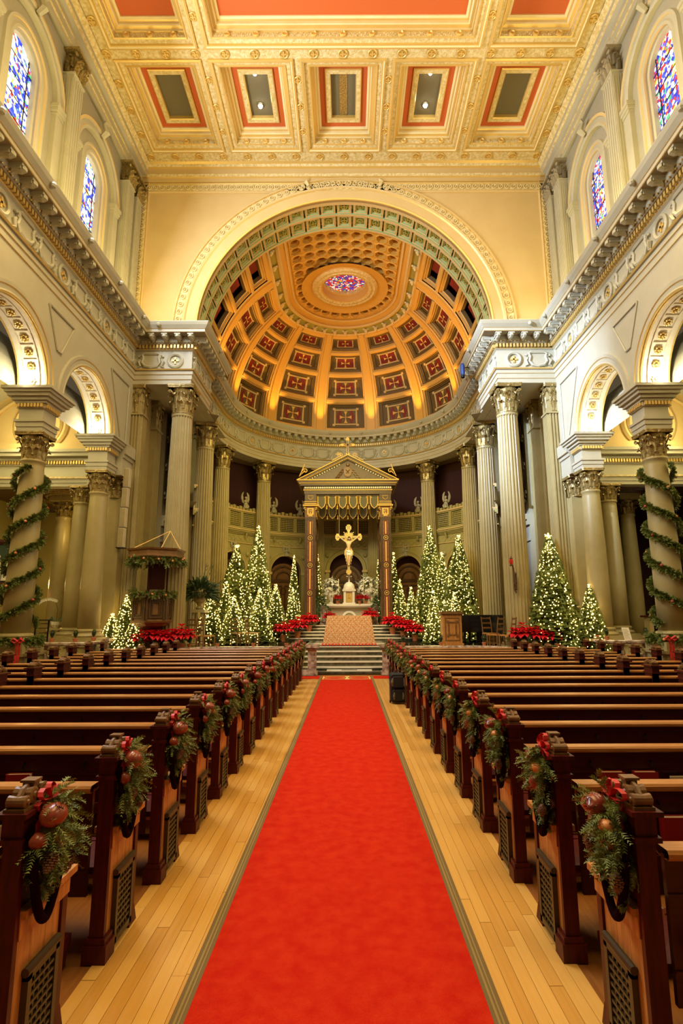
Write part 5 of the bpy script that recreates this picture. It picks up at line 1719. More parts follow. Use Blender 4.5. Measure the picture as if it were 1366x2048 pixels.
def pomegranate(r, m_):
    mb = MB()
    mb.lathe([(r * 0.05, -r * 0.98), (r * 0.5, -r * 0.86), (r * 0.86, -r * 0.5), (r, 0), (r * 0.9, r * 0.45), (r * 0.6, r * 0.8), (r * 0.22, r * 0.97), (r * 0.17, r * 1.15)], 14)
    for k in range(6):
        a = 2 * pi * k / 6
        mb.tri((r * 0.2 * cos(a - 0.4), r * 0.2 * sin(a - 0.4), r * 1.1), (r * 0.2 * cos(a + 0.4), r * 0.2 * sin(a + 0.4), r * 1.1), (r * 0.36 * cos(a), r * 0.36 * sin(a), r * 1.42))
    return mb.mesh('pomegranate', m_, True)
def pine_cone():
    mb = MB()
    mb.lathe([(0.004, -0.055), (0.020, -0.04), (0.022, 0.0), (0.012, 0.045), (0.003, 0.06)], 8)
    for j in range(9):
        z = -0.048 + j * 0.0118
        r = 0.031 * sin(pi * (0.12 + 0.80 * (1 - j / 9.0) ** 0.8)) + 0.006
        for k in range(7):
            a = 2 * pi * (k + 0.5 * (j % 2)) / 7
            c, s_ = cos(a), sin(a)
            q = 0.35
            mb.quad((0.012 * cos(a - q), 0.012 * sin(a - q), z), (0.012 * cos(a + q), 0.012 * sin(a + q), z), (r * cos(a + q), r * sin(a + q), z - 0.010), (r * cos(a - q), r * sin(a - q), z - 0.010))
            mb.quad((r * cos(a - q), r * sin(a - q), z - 0.010), (r * cos(a + q), r * sin(a + q), z - 0.010), (r * 1.04 * cos(a + q), r * 1.04 * sin(a + q), z - 0.003), (r * 1.04 * cos(a - q), r * 1.04 * sin(a - q), z - 0.003))
    return mb.mesh('pine_cone', CONE)
P_BIG = pomegranate(0.060, POMR); P_SM = pomegranate(0.034, POMO); P_MD = pomegranate(0.040, POMR)
PCONE = pine_cone()
def bow_mesh(rnd):
    mb = MB()
    for a in (0.5, 2.4, 3.6, 5.6, 1.4):
        L = rnd.uniform(0.06, 0.10)
        rows = []
        for t in range(9):
            f = t / 8
            x = L * sin(pi * f) ; z = 0.03 * sin(2 * pi * f)
            cx_, cz_ = x * cos(a) - z * sin(a), x * sin(a) + z * cos(a)
            rows.append([(-0.012 + 0.008 * sin(t), cx_, cz_), (0.014 + 0.008 * sin(t), cx_, cz_)])
        mb.grid(rows)
    for a in (-0.3, 0.35):
        rows = []
        for t in range(7):
            f = t / 6
            rows.append([(-0.012 + 0.01 * sin(4 * f), a * 0.3 * f - 0.012, -0.17 * f), (0.012 + 0.01 * sin(4 * f), a * 0.3 * f + 0.012, -0.17 * f)])
        mb.grid(rows)
    return mb.mesh('ribbon_bow', RIB)
def spray_proto(seed, n1, n2, near):
    """evergreen spray that hangs on a pew post; local: x towards the aisle, z up, origin at the cap"""
    r = random.Random(seed)
    fol = MB(); lit = MB()
    k1 = 92 if near else 44
    nn = 18 if near else 9
    for k in range(k1):
        f = k / k1
        z = 0.02 - 0.46 * f + r.uniform(-0.03, 0.03)
        wdt = 0.11 * sin(pi * min(1, f * 0.9 + 0.25)) + 0.03
        p = (0.03 + r.uniform(0, 0.05), r.uniform(-0.05, 0.07), z)
        d = (r.uniform(0.1, 1.0), r.uniform(-1.0, 1.0), r.uniform(-0.9, 0.45 - 0.8 * f))
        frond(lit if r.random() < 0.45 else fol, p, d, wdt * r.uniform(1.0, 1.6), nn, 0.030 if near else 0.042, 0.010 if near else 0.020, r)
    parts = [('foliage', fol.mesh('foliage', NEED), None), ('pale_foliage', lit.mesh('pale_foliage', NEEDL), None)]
    spots = [(0.13, -0.05, -0.03), (0.14, 0.06, -0.09), (0.10, -0.10, -0.13), (0.12, 0.02, -0.19)]
    r.shuffle(spots)
    meshes = [P_BIG, P_SM, P_MD, P_SM][:3 + seed % 2]
    for me, sp in zip(meshes, spots):
        parts.append(('pomegranate', me, Matrix.Translation(sp) @ Matrix.Rotation(r.uniform(1.5, 3.0), 4, Vector((r.uniform(-1, 1), r.uniform(-1, 1), 0)).normalized())))
    for sp in ((0.15, -0.08, -0.24), (0.13, 0.09, -0.34)):
        parts.append(('pine_cone', PCONE, Matrix.Translation(sp) @ Matrix.Rotation(r.uniform(-0.7, 0.7), 4, 'X') @ Matrix.Scale(0.85, 4)))
    parts.append(('ribbon_bow', bow_mesh(r), Matrix.Translation((0.07, r.uniform(-0.06, 0.06), 0.035))))
    return parts
SPR = [spray_proto(k, 0, 0, True) for k in range(4)]
SPRF = [spray_proto(k + 10, 0, 0, False) for k in range(3)]
def rope_mesh(s):
    mb = MB()
    pts = []
    for k in range(17):
        f = k / 16
        pts.append((s * (XA - 0.052), 0.0 + 0.26 * f, 0.86 - 0.06 * f - 0.24 * sin(pi * f)))
    mb.tube(pts, 0.019, 8)
    mb.tube([(s * (XA - 0.052), 0.0, 0.86), (s * (XA - 0.04), -0.01, 0.94), (s * (XA - 0.03), 0.01, 0.99)], 0.014, 6)
    return mb.mesh('velvet_rope', VELV, True)
look = ['with a big dark pomegranate', 'with pale pomegranates', 'with pine cones showing', 'with a loose red bow']
for s, nm in ((-1, 'pulpit side'), (1, 'suitcase side')):
    RM = rope_mesh(s)
    for r in range(NROW):
        y = ROW0 + r * PITCH_Y
        near = r < 7
        parts = (SPR if near else SPRF)[(r * 2 + (s > 0)) % (4 if near else 3)]
        t = thing('evergreen_spray', 'evergreen spray with pomegranates on the %s pew end from the camera, %s' % (ordinal(r), nm), 'garland', (s * (XA + 0.03), y + 0.12, 1.04), pi if s > 0 else 0, 'evergreen sprays on the pew ends')
        t.scale = (0.85, 1.0, 0.86) if r % 2 else (0.92, 1.1, 0.80)
        for name, me, Mx in parts: put(name, me, t, M=Mx)
        o = put('velvet_rope', RM, None, loc=(0, y, 0))
        tag(o, 'dark wine velvet rope looped on the %s pew end from the camera, %s' % (ordinal(r), nm), 'rope', 'velvet ropes on the pew ends')

# spiral garlands on the arcade columns, with wreath and ribbon at the foot
def helix_garland(s, label):
    t = thing('spiral_garland', label, 'garland', (s * 7.5, 12.83, 0))
    r = random.Random(21 + s)
    fol = MB()
    path_ = []
    turns = 2.75; z0, z1 = 1.62, 5.30
    n = 230
    for ph in (0.0, pi):
        for k in range(n):
            f = k / n
            a = s * -1 * (2 * pi * turns * f) + (pi if s > 0 else 0) + 0.4 + ph
            R_ = 0.36 - 0.05 * f
            path_.append((R_ * cos(a), R_ * sin(a), z0 + (z1 - z0) * f))
    path_ += [(0.50 * cos(2 * pi * k / 90), 0.50 * sin(2 * pi * k / 90), 1.28 + 0.05 * sin(k)) for k in range(90)]
    for k, p in enumerate(path_):
        for _ in range(9):
            o = Vector((p[0], p[1], 0)).normalized()
            tv = Vector((-o.y, o.x, 0))
            d = o * r.uniform(0.1, 1) + tv * r.uniform(-1, 1) + Vector((0, 0, r.uniform(-0.9, 0.9)))
            sprig(fol, p, d, r.uniform(0.07, 0.15), 5, 0.055, 0.032, r)
    fol.obj('foliage', NEED, t)
    for k in range(9, len(path_), 23):
        p = Vector(path_[k]); o = Vector((p.x, p.y, 0)).normalized()
        put('pomegranate', P_SM if k % 2 else P_MD, t, loc=tuple(p + o * 0.07 + Vector((0, 0, r.uniform(-0.05, 0.05)))))
    m = MB()
    xx = -s * 0.40
    for a, b in ((-0.05, 0.0), (0.015, 0.06)):
        rows = [[(xx + a * s + 0.01 * sin(k), -0.54 - 0.012 * (k % 2), 1.25 - k * 0.125), (xx + b * s + 0.06 * s * 0 + 0.01 * sin(k), -0.54 - 0.012 * (k % 2), 1.25 - k * 0.125)] for k in range(7)]
        m.grid(rows)
    for q in (-1, 1):
        m.tube([(xx, -0.56, 1.28), (xx + q * 0.08, -0.60, 1.34), (xx + q * 0.13, -0.58, 1.29), (xx + q * 0.06, -0.58, 1.25), (xx, -0.56, 1.28)], 0.022, 6)
    m.ball((xx, -0.575, 1.28), 0.03, 8)
    m.obj('red_ribbon', RIB, t)
helix_garland(-1, 'pine garland with fruit spiralling up the arcade column, pulpit side')
helix_garland(1, 'pine garland with fruit spiralling up the arcade column, piano side')

# ------------------------------------------------------------------ lit fir trees
def tree_foliage(seed, n, slim):
    """unit tree: height 1, base radius 1 (scaled per tree)"""
    r = random.Random(seed)
    mb = MB()
    for k in range(n):
        f = r.random() ** 1.3            # height fraction
        a = r.uniform(0, 2 * pi)
        R_ = (1 - f) ** 0.82
        c = Vector((cos(a), sin(a), 0))
        p0 = c * R_ * r.uniform(0.55, 0.92) ; p0.z = f * 0.97 + 0.02
        d = (c * 1.0 + Vector((0, 0, r.uniform(-0.10, 0.06))))
        L = 0.20 * (0.35 + R_)
        side = Vector((-c.y, c.x, 0))
        tip = p0 + c * L + Vector((0, 0, -0.014))
        w2 = side * L * 0.42
        mid = p0 + c * L * 0.4
        mb.tri(p0, mid + w2 + Vector((0, 0, -0.012)), tip); mb.tri(p0, tip, mid - w2 + Vector((0, 0, -0.012)))
        up = Vector((0, 0, 0.028)); 
        mb.tri(mid - up, tip, mid + up)
    for j in range(24):     # inner mass so that the wall behind does not show
        z0 = j / 24
        R0 = (1 - z0) ** 0.82 * 0.66; 
        ring = [(R0 * r.uniform(0.85, 1.1) * cos(2 * pi * q / 12), R0 * r.uniform(0.85, 1.1) * sin(2 * pi * q / 12), z0 + 0.02) for q in range(12)]
        apex = (0, 0, min(1.0, z0 + 0.13))
        for q in range(12): mb.tri(ring[q], ring[(q + 1) % 12], apex)
    return mb.mesh('foliage', NEEDT)
def tree_lights(seed, n, h, rad, br=0.021):
    """strings of bulbs that fall from the tip down the cone"""
    r = random.Random(seed)
    mb = MB()
    oc = [(1, 0, 0), (-1, 0, 0), (0, 1, 0), (0, -1, 0), (0, 0, 1), (0, 0, -1)]
    of = [(0, 2, 4), (2, 1, 4), (1, 3, 4), (3, 0, 4), (2, 0, 5), (1, 2, 5), (3, 1, 5), (0, 3, 5)]
    def bulb(p, b):
        i = len(mb.v)
        mb.v += [(p[0] + q[0] * b, p[1] + q[1] * b, p[2] + q[2] * b) for q in oc]
        mb.f += [tuple(i + k for k in t) for t in of]; mb.m += [0] * 8
    ns = max(8, int(n / 15))
    cnt = 0
    for s_ in range(ns):
        a = 2 * pi * s_ / ns + r.uniform(-0.15, 0.15)
        f = r.uniform(0.0, 0.05)
        while f < 0.98:
            a += r.uniform(-0.16, 0.16)
            R_ = rad * ((f) ** 0.82) * r.uniform(0.92, 1.08)
            if r.random() < 0.92 and (f > 0.06 or r.random() < 0.6):
                bulb((R_ * cos(a), R_ * sin(a), h * (1 - f) + r.uniform(-0.02, 0.02)), br * r.uniform(0.75, 1.25)); cnt += 1
            f += 1.0 / 15 * r.uniform(0.35, 1.6)
    for k in range(int(n * 0.06)):
        bulb((r.uniform(-1, 1) * rad * 0.1, r.uniform(-1, 1) * rad * 0.1, h * r.uniform(0.9, 1.0)), br)
    return mb.mesh('fairy_lights', BULB)
TF = [tree_foliage(31, 1500, 0), tree_foliage(32, 1500, 0)]
def tree(x, y, zb, h, rad, nl, label, glow=None, seed=0, br=0.021):
    t = thing('lit_fir_tree', label, 'tree', (x, y, zb), 0, 'fir trees strung with lights')
    MB().lathe([(0.05, 0.0), (0.04, h * 0.5), (0.01, h * 0.95)], 8).obj('trunk', BARK, t)
    put('foliage', TF[seed % 2], t, scale=(rad, rad, h), rz=seed * 1.3)
    o = put('fairy_lights', tree_lights(seed + 50, nl, h, rad, br), t); o['kind'] = 'stuff'
    if glow:
        for q in (0.3, 0.62):
            light('fairy_light_glow', 'POINT', (x, y - rad * (1 - q) - 0.25, zb + h * q), glow, (1.0, 0.72, 0.28), size=0.35)
trees = [
 # x, y, base, height, radius, bulbs, label
 (-4.00, 25.0, CH, 5.10, 0.92, 900, 'tallest lit fir tree of the pulpit side cluster', 14),
 (-4.70, 23.6, CH, 4.05, 0.98, 760, 'second tallest lit fir tree, beside the tallest on the pulpit side', 10),
 (-4.30, 21.4, CH, 1.80, 0.60, 420, 'short lit fir tree in front of the pulpit side cluster, near the chairs', 8),
 (-3.50, 22.6, CH, 2.15, 0.60, 420, 'small lit fir tree at the foot of the tallest, pulpit side', 8),
 (-3.05, 24.1, CH, 2.40, 0.62, 380, 'small lit fir tree at the edge of the pulpit side cluster next the door', None),
 (-5.00, 20.6, CH, 1.95, 0.55, 360, 'lit fir tree half hidden behind the tall fern urn', None),
 (-4.95, 22.9, CH, 2.45, 0.50, 300, 'narrow lit fir tree rising between the fern urn and the cluster', None),
 (-2.55, 27.0, CH, 3.95, 0.42, 300, 'slim lit fir tree behind the canopy, pulpit side', None),
 (-2.45, 25.6, CH, 2.25, 0.45, 260, 'low lit fir tree behind the canopy poinsettias, pulpit side', None),
 (-1.42, 27.6, AL, 3.45, 0.30, 220, 'slim lit fir tree seen inside the canopy, pulpit side', None),
 (3.85, 25.0, CH, 5.10, 0.92, 900, 'tallest lit fir tree of the piano side cluster', 14),
 (4.85, 23.6, CH, 4.45, 0.95, 800, 'second tallest lit fir tree, behind the piano', 10),
 (4.30, 24.6, CH, 3.80, 0.62, 480, 'lit fir tree between the two tallest of the piano side', None),
 (2.45, 25.2, CH, 2.65, 0.46, 320, 'narrow lit fir tree nearest the canopy, piano side', None),
 (2.85, 24.3, CH, 2.25, 0.45, 300, 'small lit fir tree beside the poinsettias, piano side', None),
 (3.45, 22.0, CH, 2.00, 0.42, 320, 'small bright fir tree just behind the lectern', 8),
 (4.40, 22.6, CH, 1.95, 0.52, 340, 'small bright fir tree behind the piano lid', None),
 (2.35, 27.1, CH, 4.10, 0.42, 300, 'slim lit fir tree behind the canopy, piano side', None),
 (1.62, 27.6, AL, 3.15, 0.30, 220, 'slim lit fir tree seen inside the canopy, piano side', None),
 (6.50, 17.45, CH, 3.62, 0.90, 720, 'broad lit fir tree in front of the chancel pier, piano side', 9),
 (7.14, 16.25, CH, 1.95, 0.50, 330, 'smaller lit fir tree against the broad one, piano side', 5),
 (-6.78, 17.3, CH, 1.72, 0.52, 330, 'middle and tallest of the lit fir trees beside the pulpit', 4),
 (-7.08, 17.02, CH, 1.15, 0.42, 240, 'lit fir tree of the pulpit trio nearest the bare column', None),
 (-6.42, 17.02, CH, 1.05, 0.38, 240, 'lit fir tree of the pulpit trio nearest the pulpit', None),
]
for k, (x, y, zb, h, rad, nl, lb, gl) in enumerate(trees):
    tree(x, y, zb, h, rad, nl, lb, gl, k, 0.021 if y > 18 else 0.019)

# ------------------------------------------------------------------ poinsettias
def poinsettia_meshes(seed, big):
    r = random.Random(seed)
    br = MB(); lf = MB()
    heads = 9 if big else 6
    R_ = 0.30 if big else 0.17
    H_ = 0.55 if big else 0.34
    for hd in range(heads):
        a = 2 * pi * hd / (heads - 1) if hd else 0
        rr = R_ * 0.72 if hd else 0
        c = Vector((rr * cos(a), rr * sin(a), H_ - (0.10 if hd else 0) * (1 if big else 0.6) + r.uniform(-0.02, 0.02)))
        for ring, (L, n, tl) in enumerate(((R_ * 0.62, 7, -0.75), (R_ * 0.58, 6, -0.1), (R_ * 0.40, 5, 0.6))):
            for k in range(n):
                b = 2 * pi * (k + 0.5 * ring) / n + r.uniform(-0.2, 0.2)
                d = Vector((cos(b), sin(b), tl)); sd = Vector((-sin(b), cos(b), 0)) * L * 0.30
                z = Vector((0, 0, 0.012 * ring))
                mid = c + d * L * 0.5 + Vector((0, 0, 0.02)) + z
                br.tri(c + z, mid + sd, c + d * L + z); br.tri(c + z, c + d * L + z, mid - sd)
    for k in range(46 if big else 26):
        a = r.uniform(0, 2 * pi); rr = R_ * r.uniform(0.3, 0.95); z = H_ * r.uniform(0.45, 0.88)
        p = Vector((rr * cos(a) * 0.7, rr * sin(a) * 0.7, z)); b = a + r.uniform(-0.5, 0.5)
        L = R_ * 0.5
        d = Vector((cos(b), sin(b), r.uniform(-0.6, 0.0))); sd = Vector((-sin(b), cos(b), 0)) * L * 0.3
        lf.tri(p, p + d * L * 0.5 + sd, p + d * L); lf.tri(p, p + d * L, p + d * L * 0.5 - sd)
        if k % 5 == 0: lf.tube([(0, 0, H_ * 0.3), tuple(p)], 0.006, 4)
    pr = 0.10 if big else 0.065
    pt = MB(); pt.lathe([(pr * 0.72, 0), (pr, H_ * 0.30), (pr * 1.12, H_ * 0.30), (pr * 1.12, H_ * 0.38), (pr * 0.95, H_ * 0.38), (pr * 0.9, H_ * 0.34)], 14)
    return br.mesh('bracts', BRACT), lf.mesh('leaves', LEAF), pt.mesh('flowerpot', TERRA)
PB = [poinsettia_meshes(k, True) for k in (1, 2)]
PS = [poinsettia_meshes(k, False) for k in (3, 4)]
def poins(x, y, z, big, label, k=0, sc=1.0):
    t = thing('poinsettia', label, 'potted plant', (x, y, z), k * 1.1, 'red poinsettias in clay pots')
    a, b, c = (PB if big else PS)[k % 2]
    put('bracts', a, t); put('leaves', b, t); put('flowerpot', c, t)
    sc *= 1.22 if big else 1.1
    t.scale = (sc, sc, sc)
pl = [
 (-2.60, 23.45, CH, True, 'poinsettia lowest on the steps by the canopy, pulpit side', 1.05),
 (-2.05, 23.75, CH + 0.124, True, 'poinsettia in the middle of the canopy step group, pulpit side', 1.1),
 (-1.62, 24.55, CH + 0.37, True, 'poinsettia against the canopy column base, pulpit side', 1.05),
 (2.00, 24.2, CH + 0.248, True, 'poinsettia against the canopy column base, piano side', 1.15),
 (2.42, 23.8, CH + 0.124, True, 'poinsettia in the middle of the canopy step group, piano side', 1.1),
 (2.85, 23.4, CH, True, 'poinsettia lowest on the steps by the canopy, piano side', 1.0),
 (-0.75, 25.45, AL, True, 'poinsettia at the foot of the high altar beside its pulpit side end', 0.8),
 (1.10, 25.45, AL, True, 'poinsettia at the foot of the high altar beside its piano side end', 0.95),
 (-0.40, 26.0, AL + 0.955, False, 'small poinsettia on the high altar, alone beside the tabernacle', 1.0),
 (0.62, 25.98, AL + 0.955, False, 'small poinsettia on the high altar next to the tabernacle, inner of two', 1.0),
 (0.92, 26.02, AL + 0.955, False, 'small poinsettia on the high altar, outer of two', 0.95),
 (-6.2, 17.05, CH, True, 'low poinsettia beside the lit fir trio, in front of the pulpit', 0.85),
 (-5.75, 17.02, CH, True, 'poinsettia in the middle of the group below the pulpit', 1.0),
 (-5.0, 17.15, CH, True, 'highest poinsettia of the group below the pulpit, beside the chairs', 1.05),
 (-5.36, 17.05, CH, True, 'poinsettia spreading wide below the pulpit panel', 0.9),
 (5.42, 17.2, CH, True, 'poinsettia next to the chairs at the foot of the front column, piano side', 1.05),
 (5.82, 17.06, CH, True, 'poinsettia in the middle of the row by the broad fir tree', 0.95),
 (6.2, 17.02, CH, True, 'poinsettia at the foot of the broad lit fir tree', 0.85),
]
for k, (x, y, z, big, lb, sc) in enumerate(pl): poins(x, y, z, big, lb, k, sc)

# small clipped trees in clay pots along the rail
m_ = MB(); m_.lathe([(0.045, 0.0), (0.062, 0.075), (0.068, 0.075), (0.068, 0.10), (0.055, 0.10)], 12); TP = m_.mesh('flowerpot', TERRA)
m_ = MB(); m_.lathe([(0.008, 0.08), (0.008, 0.14)], 6); TS = m_.mesh('stem', BARK)
m_ = MB(); r_ = random.Random(9)
for k in range(260):
    f = r_.random(); a = r_.uniform(0, 2 * pi); R_ = 0.062 * (sin(pi * (0.12 + 0.86 * (1 - f))) ** 0.8)
    p = Vector((R_ * cos(a), R_ * sin(a), 0.12 + 0.20 * f)); d = Vector((cos(a), sin(a), 0.5)); sd = Vector((-sin(a), cos(a), 0)) * 0.012
    m_.tri(p - sd - d * 0.01, p + sd - d * 0.01, p + d * 0.022)
m_.lathe([(0.02, 0.12), (0.05, 0.17), (0.045, 0.24), (0.01, 0.31)], 8)
TT = m_.mesh('foliage', LEAF)
tp = [(-7.93, 15.25, 1.12, 'on the side rail behind the pulpit side garland column'), (-7.30, 15.25, 1.12, 'first before the lit fir trio'), (-7.12, 15.95, 1.12, 'second before the lit fir trio'), (-6.05, 16.68, 0.86, 'third before the lit fir trio'),
      (-4.75, 17.2, 0.86, 'in front of the poinsettias by the pulpit'), (-3.95, 17.45, 0.86, 'on the rail below the tall fern urn'), (-2.85, 17.45, 0.86, 'on the rail before the tree cluster, pulpit side'), (-1.82, 17.45, 0.86, 'on the rail just outside the steps, pulpit side'),
      (1.78, 17.45, 0.86, 'on the rail just outside the steps, piano side'), (2.95, 17.45, 0.86, 'on the rail beside the lectern'), (4.28, 17.43, 0.86, 'on the rail below the piano'), (5.45, 16.68, 0.86, 'on the rail before the poinsettias, piano side'),
      (6.25, 16.68, 0.86, 'first before the broad lit fir tree'), (7.12, 15.95, 1.12, 'second before the broad lit fir tree'), (7.08, 15.25, 1.12, 'on the side rail before the bare column, piano side'), (8.15, 15.25, 1.12, 'on the side rail beside the printed card')]
for x, y, z, lb in tp:
    t = thing('potted_topiary', 'tiny clipped tree in clay pot %s' % lb, 'potted plant', (x, y, z), 0, 'tiny clipped trees on the marble rail')
    put('flowerpot', TP, t); put('stem', TS, t); put('foliage', TT, t)

# ================================================================== CANOPY (baldachin) over the altar
BX = 0.10
t = thing('altar_canopy', 'brown and gilt pedimented canopy on four square columns over the altar', 'canopy', (BX, 25.8, 0))
for sx in (-1, 1):
    for yy in (0.0, 1.75):
        f = yy > 0
        m = MB(); m.box(sx * 1.77 - 0.25, sx * 1.77 + 0.25, yy - 0.25, yy + 0.25, AL + 0.15, 6.33)
        m.box(sx * 1.77 - 0.32, sx * 1.77 + 0.32, yy - 0.32, yy + 0.32, AL, AL + 0.15)
        col = m.obj('column', WALN, t)
        # red and gold inlay strips with roundels
        z = AL + 0.3
        for kk in range(4):
            z1 = 6.15 if kk == 3 else z + 1.0
            m = MB()
            for nx, ny in ((0, -1), (-sx, 0)):
                for w_, d_, mi in ((0.11, 0.003, 0), (0.085, 0.006, 1), (0.03, 0.010, 2)):
                    if nx == 0: m.box(sx * 1.77 - w_, sx * 1.77 + w_, yy - 0.25 - d_, yy - 0.25, z + (w_ < 0.05) * 0.04, z1 - (w_ < 0.05) * 0.04, mi)
                    else:
                        xf = sx * 1.77 + nx * 0.25
                        m.box(xf, xf + nx * d_, yy - w_, yy + w_, z + (w_ < 0.05) * 0.04, z1 - (w_ < 0.05) * 0.04, mi)
            m.obj('inlay_strip', [GOLDD, DOMER, CGOLD], col)
            if kk < 3:
                m = MB(); zc = z1 + 0.14
                m.tube([(sx * 1.77 + 0.10 * cos(2 * pi * q / 16), yy - 0.255, zc + 0.10 * sin(2 * pi * q / 16)) for q in range(16)], 0.014, 5, closed=True)
                m.ball((sx * 1.77, yy - 0.25, zc), 0.045, 6)
                m.obj('roundel', CGOLD, col)
            z = z1 + 0.28
        vols = []; lvs = []
        m = MB(); m.lathe([(0.27, 0.0), (0.30, 0.02), (0.27, 0.05)], 4, c=(sx * 1.77, yy), z=6.30, a0=pi / 4)
        m.box(sx * 1.77 - 0.25, sx * 1.77 + 0.25, yy - 0.25, yy + 0.25, 6.33, 6.85)
        for q in range(4):
            a = pi / 4 + q * pi / 2
            cxx, cyy = sx * 1.77 + 0.36 * cos(a), yy + 0.36 * sin(a)
            vv = MB(); vols.append(vv)
            vv.tube([(cxx + 0.07 * cos(a) * cos(w_) * (1 - w_ / 8), cyy + 0.07 * sin(a) * cos(w_) * (1 - w_ / 8), 6.72 + 0.09 * sin(w_) * (1 - w_ / 8)) for w_ in [j * 0.8 for j in range(8)]], 0.026, 5, 0)
        for q in range(4):
            a = q * pi / 2
            vv = MB(); lvs.append(vv)
            leaf_strip(vv, a, 0.26, 6.36, 0.28, 0.12, 0.55, mi=0)
            vv.v = [(x_ + sx * 1.77, y_ + yy, z_) for x_, y_, z_ in vv.v]
        m.box(sx * 1.77 - 0.15, sx * 1.77 + 0.15, yy - 0.275, yy - 0.25, 6.44, 6.76, 1); m.box(sx * 1.77 - 0.08, sx * 1.77 + 0.08, yy - 0.285, yy - 0.275, 6.5, 6.7, 0)
        m.box(sx * 1.77 - 0.36, sx * 1.77 + 0.36, yy - 0.36, yy + 0.36, 6.85, 6.91, 1)
        cap_ = m.obj('capital', [OAKC, CGOLD], t)
        for vv in vols: vv.obj('volute', CGOLD, cap_)
        for vv in lvs: vv.obj('leaf', CGOLD, cap_)
        if not f:
            m = MB(); m.box(sx * 1.77 - 0.27, sx * 1.77 + 0.27, -0.28, 0.2, 6.91, 7.42)
            m.box(sx * 1.77 - 0.30, sx * 1.77 + 0.30, -0.31, 0.2, 6.95, 6.99, 1); m.box(sx * 1.77 - 0.30, sx * 1.77 + 0.30, -0.31, 0.2, 7.05, 7.08, 1)
            m.tube([(sx * 1.77 - 0.12, -0.29, 7.35), (sx * 1.77 + 0.12, -0.29, 7.35), (sx * 1.77 + 0.10, -0.29, 7.22), (sx * 1.77, -0.29, 7.16), (sx * 1.77 - 0.10, -0.29, 7.22)], 0.014, 4, 1, closed=True)
            m.obj('entablature_block', [WALN, CGOLD], t)
m = MB()
for z0, z1, e, mi in ((7.42, 7.60, 0.0, 0), (7.60, 7.64, 0.04, 1), (7.64, 7.80, 0.03, 0), (7.80, 7.90, 0.18, 0), (7.90, 7.94, 0.24, 1), (7.94, 8.02, 0.28, 0), (8.02, 8.07, 0.33, 1)):
    m.box(-2.07 - e, 2.07 + e, -0.30 - e, 2.05 + e, z0, z1, mi)
m.obj('cornice', [WALN, CGOLD], t)
m = MB()
for k in range(46):
    x = -2.02 + k * 0.0898
    m.box(x - 0.026, x + 0.026, -0.39, -0.33, 7.68, 7.77)
o = m.obj('dentils', WAX, t); o['kind'] = 'stuff'
m = MB()
# pediment: tympanum, raking cornices with gilt edges and dentils
m.tri((-2.2, -0.30, 8.07), (2.2, -0.30, 8.07), (0, -0.30, 9.15))
m.tri((-2.2, 2.0, 8.07), (2.2, 2.0, 8.07), (0, 2.0, 9.15))
for sx in (-1, 1):
    P0, P1 = Vector((sx * 2.42, 0, 8.07)), Vector((0, 0, 9.30))
    d = (P1 - P0).normalized(); n_ = Vector((-d.z * (1 if d.x > 0 else -1), 0, abs(d.x)))
    for o0, o1, y0, mi in ((-0.20, -0.15, -0.40, 0), (-0.15, -0.12, -0.48, 1), (-0.12, -0.04, -0.52, 0), (-0.04, 0.0, -0.60, 1)):
        a0, a1 = P0 + n_ * o0, P0 + n_ * o1; b0, b1 = Vector((0, 0, P1.z + o0 / abs(d.x))), Vector((0, 0, P1.z + o1 / abs(d.x)))
        fr_ = [(p.x, y0, p.z) for p in (a0, b0, b1, a1)]; bk = [(p.x, 2.05, p.z) for p in (a0, b0, b1, a1)]
        m.grid([fr_ + [fr_[0]], bk + [bk[0]]], mi); m.quad(*fr_, mi)
m.obj('pediment', [WALN, CGOLD], t)
m = MB()
for sx in (-1, 1):
    for k in range(15):
        f = 0.16 + k * 0.048
        x = sx * 2.42 * (1 - f); z = 8.07 + 1.23 * f - 0.27
        if z > 8.1: m.box(x - 0.03, x + 0.03, -0.36, -0.30, z, z + 0.07)
o = m.obj('raking_dentils', WAX, t); o['kind'] = 'stuff'
m = MB()
m.lathe([(0.02, 0.0), (0.18, 0.02), (0.20, 0.05), (0.15, 0.06)], 18, sy=1.0)
for i_, (x, y, z) in enumerate(m.v): m.v[i_] = (x, -0.30 - z, 8.50 + y * 1.35)
for sx in (-1, 1):
    for j in range(4):
        m.tube([(sx * (0.25 + j * 0.09 + 0.06 * cos(w_)), -0.34, 8.55 - j * 0.12 + 0.07 * sin(w_)) for w_ in [q * 0.8 for q in range(8)]], 0.025, 5)
m.ball((0, -0.36, 8.84), 0.09, 6)
m.tube([(-0.05, -0.37, 8.42), (0, -0.38, 8.52), (0.05, -0.37, 8.42)], 0.025, 5); m.tube([(-0.09, -0.37, 8.60), (0, -0.38, 8.50), (0.09, -0.37, 8.60)], 0.022, 5)
m.obj('crest_relief', OAKC, t)
for sx in (-1, 1):
    m = MB()
    m.tube([(sx * (2.02 + 0.13 * (1 - w_ / 9) * cos(w_)), -0.45, 8.52 + 0.13 * (1 - w_ / 9) * sin(w_)) for w_ in [q * 0.7 for q in range(12)]] + [(sx * 2.12, -0.45, 8.45), (sx * 2.3, -0.45, 8.25), (sx * 2.15, -0.45, 8.6), (sx * 2.05, -0.45, 8.85)], 0.024, 5)
    m.obj('acroterion', CGOLD, t)
    m = MB()
    m.tube([(sx * (0.32 + 0.11 * (1 - w_ / 9) * cos(w_)), -0.45, 9.30 + 0.11 * (1 - w_ / 9) * sin(w_)) for w_ in [q * 0.7 for q in range(12)]] + [(sx * 0.40, -0.45, 9.22), (sx * 0.5, -0.45, 9.17), (sx * 0.75, -0.45, 9.02)], 0.022, 5)
    m.obj('crest_scroll', CGOLD, t)
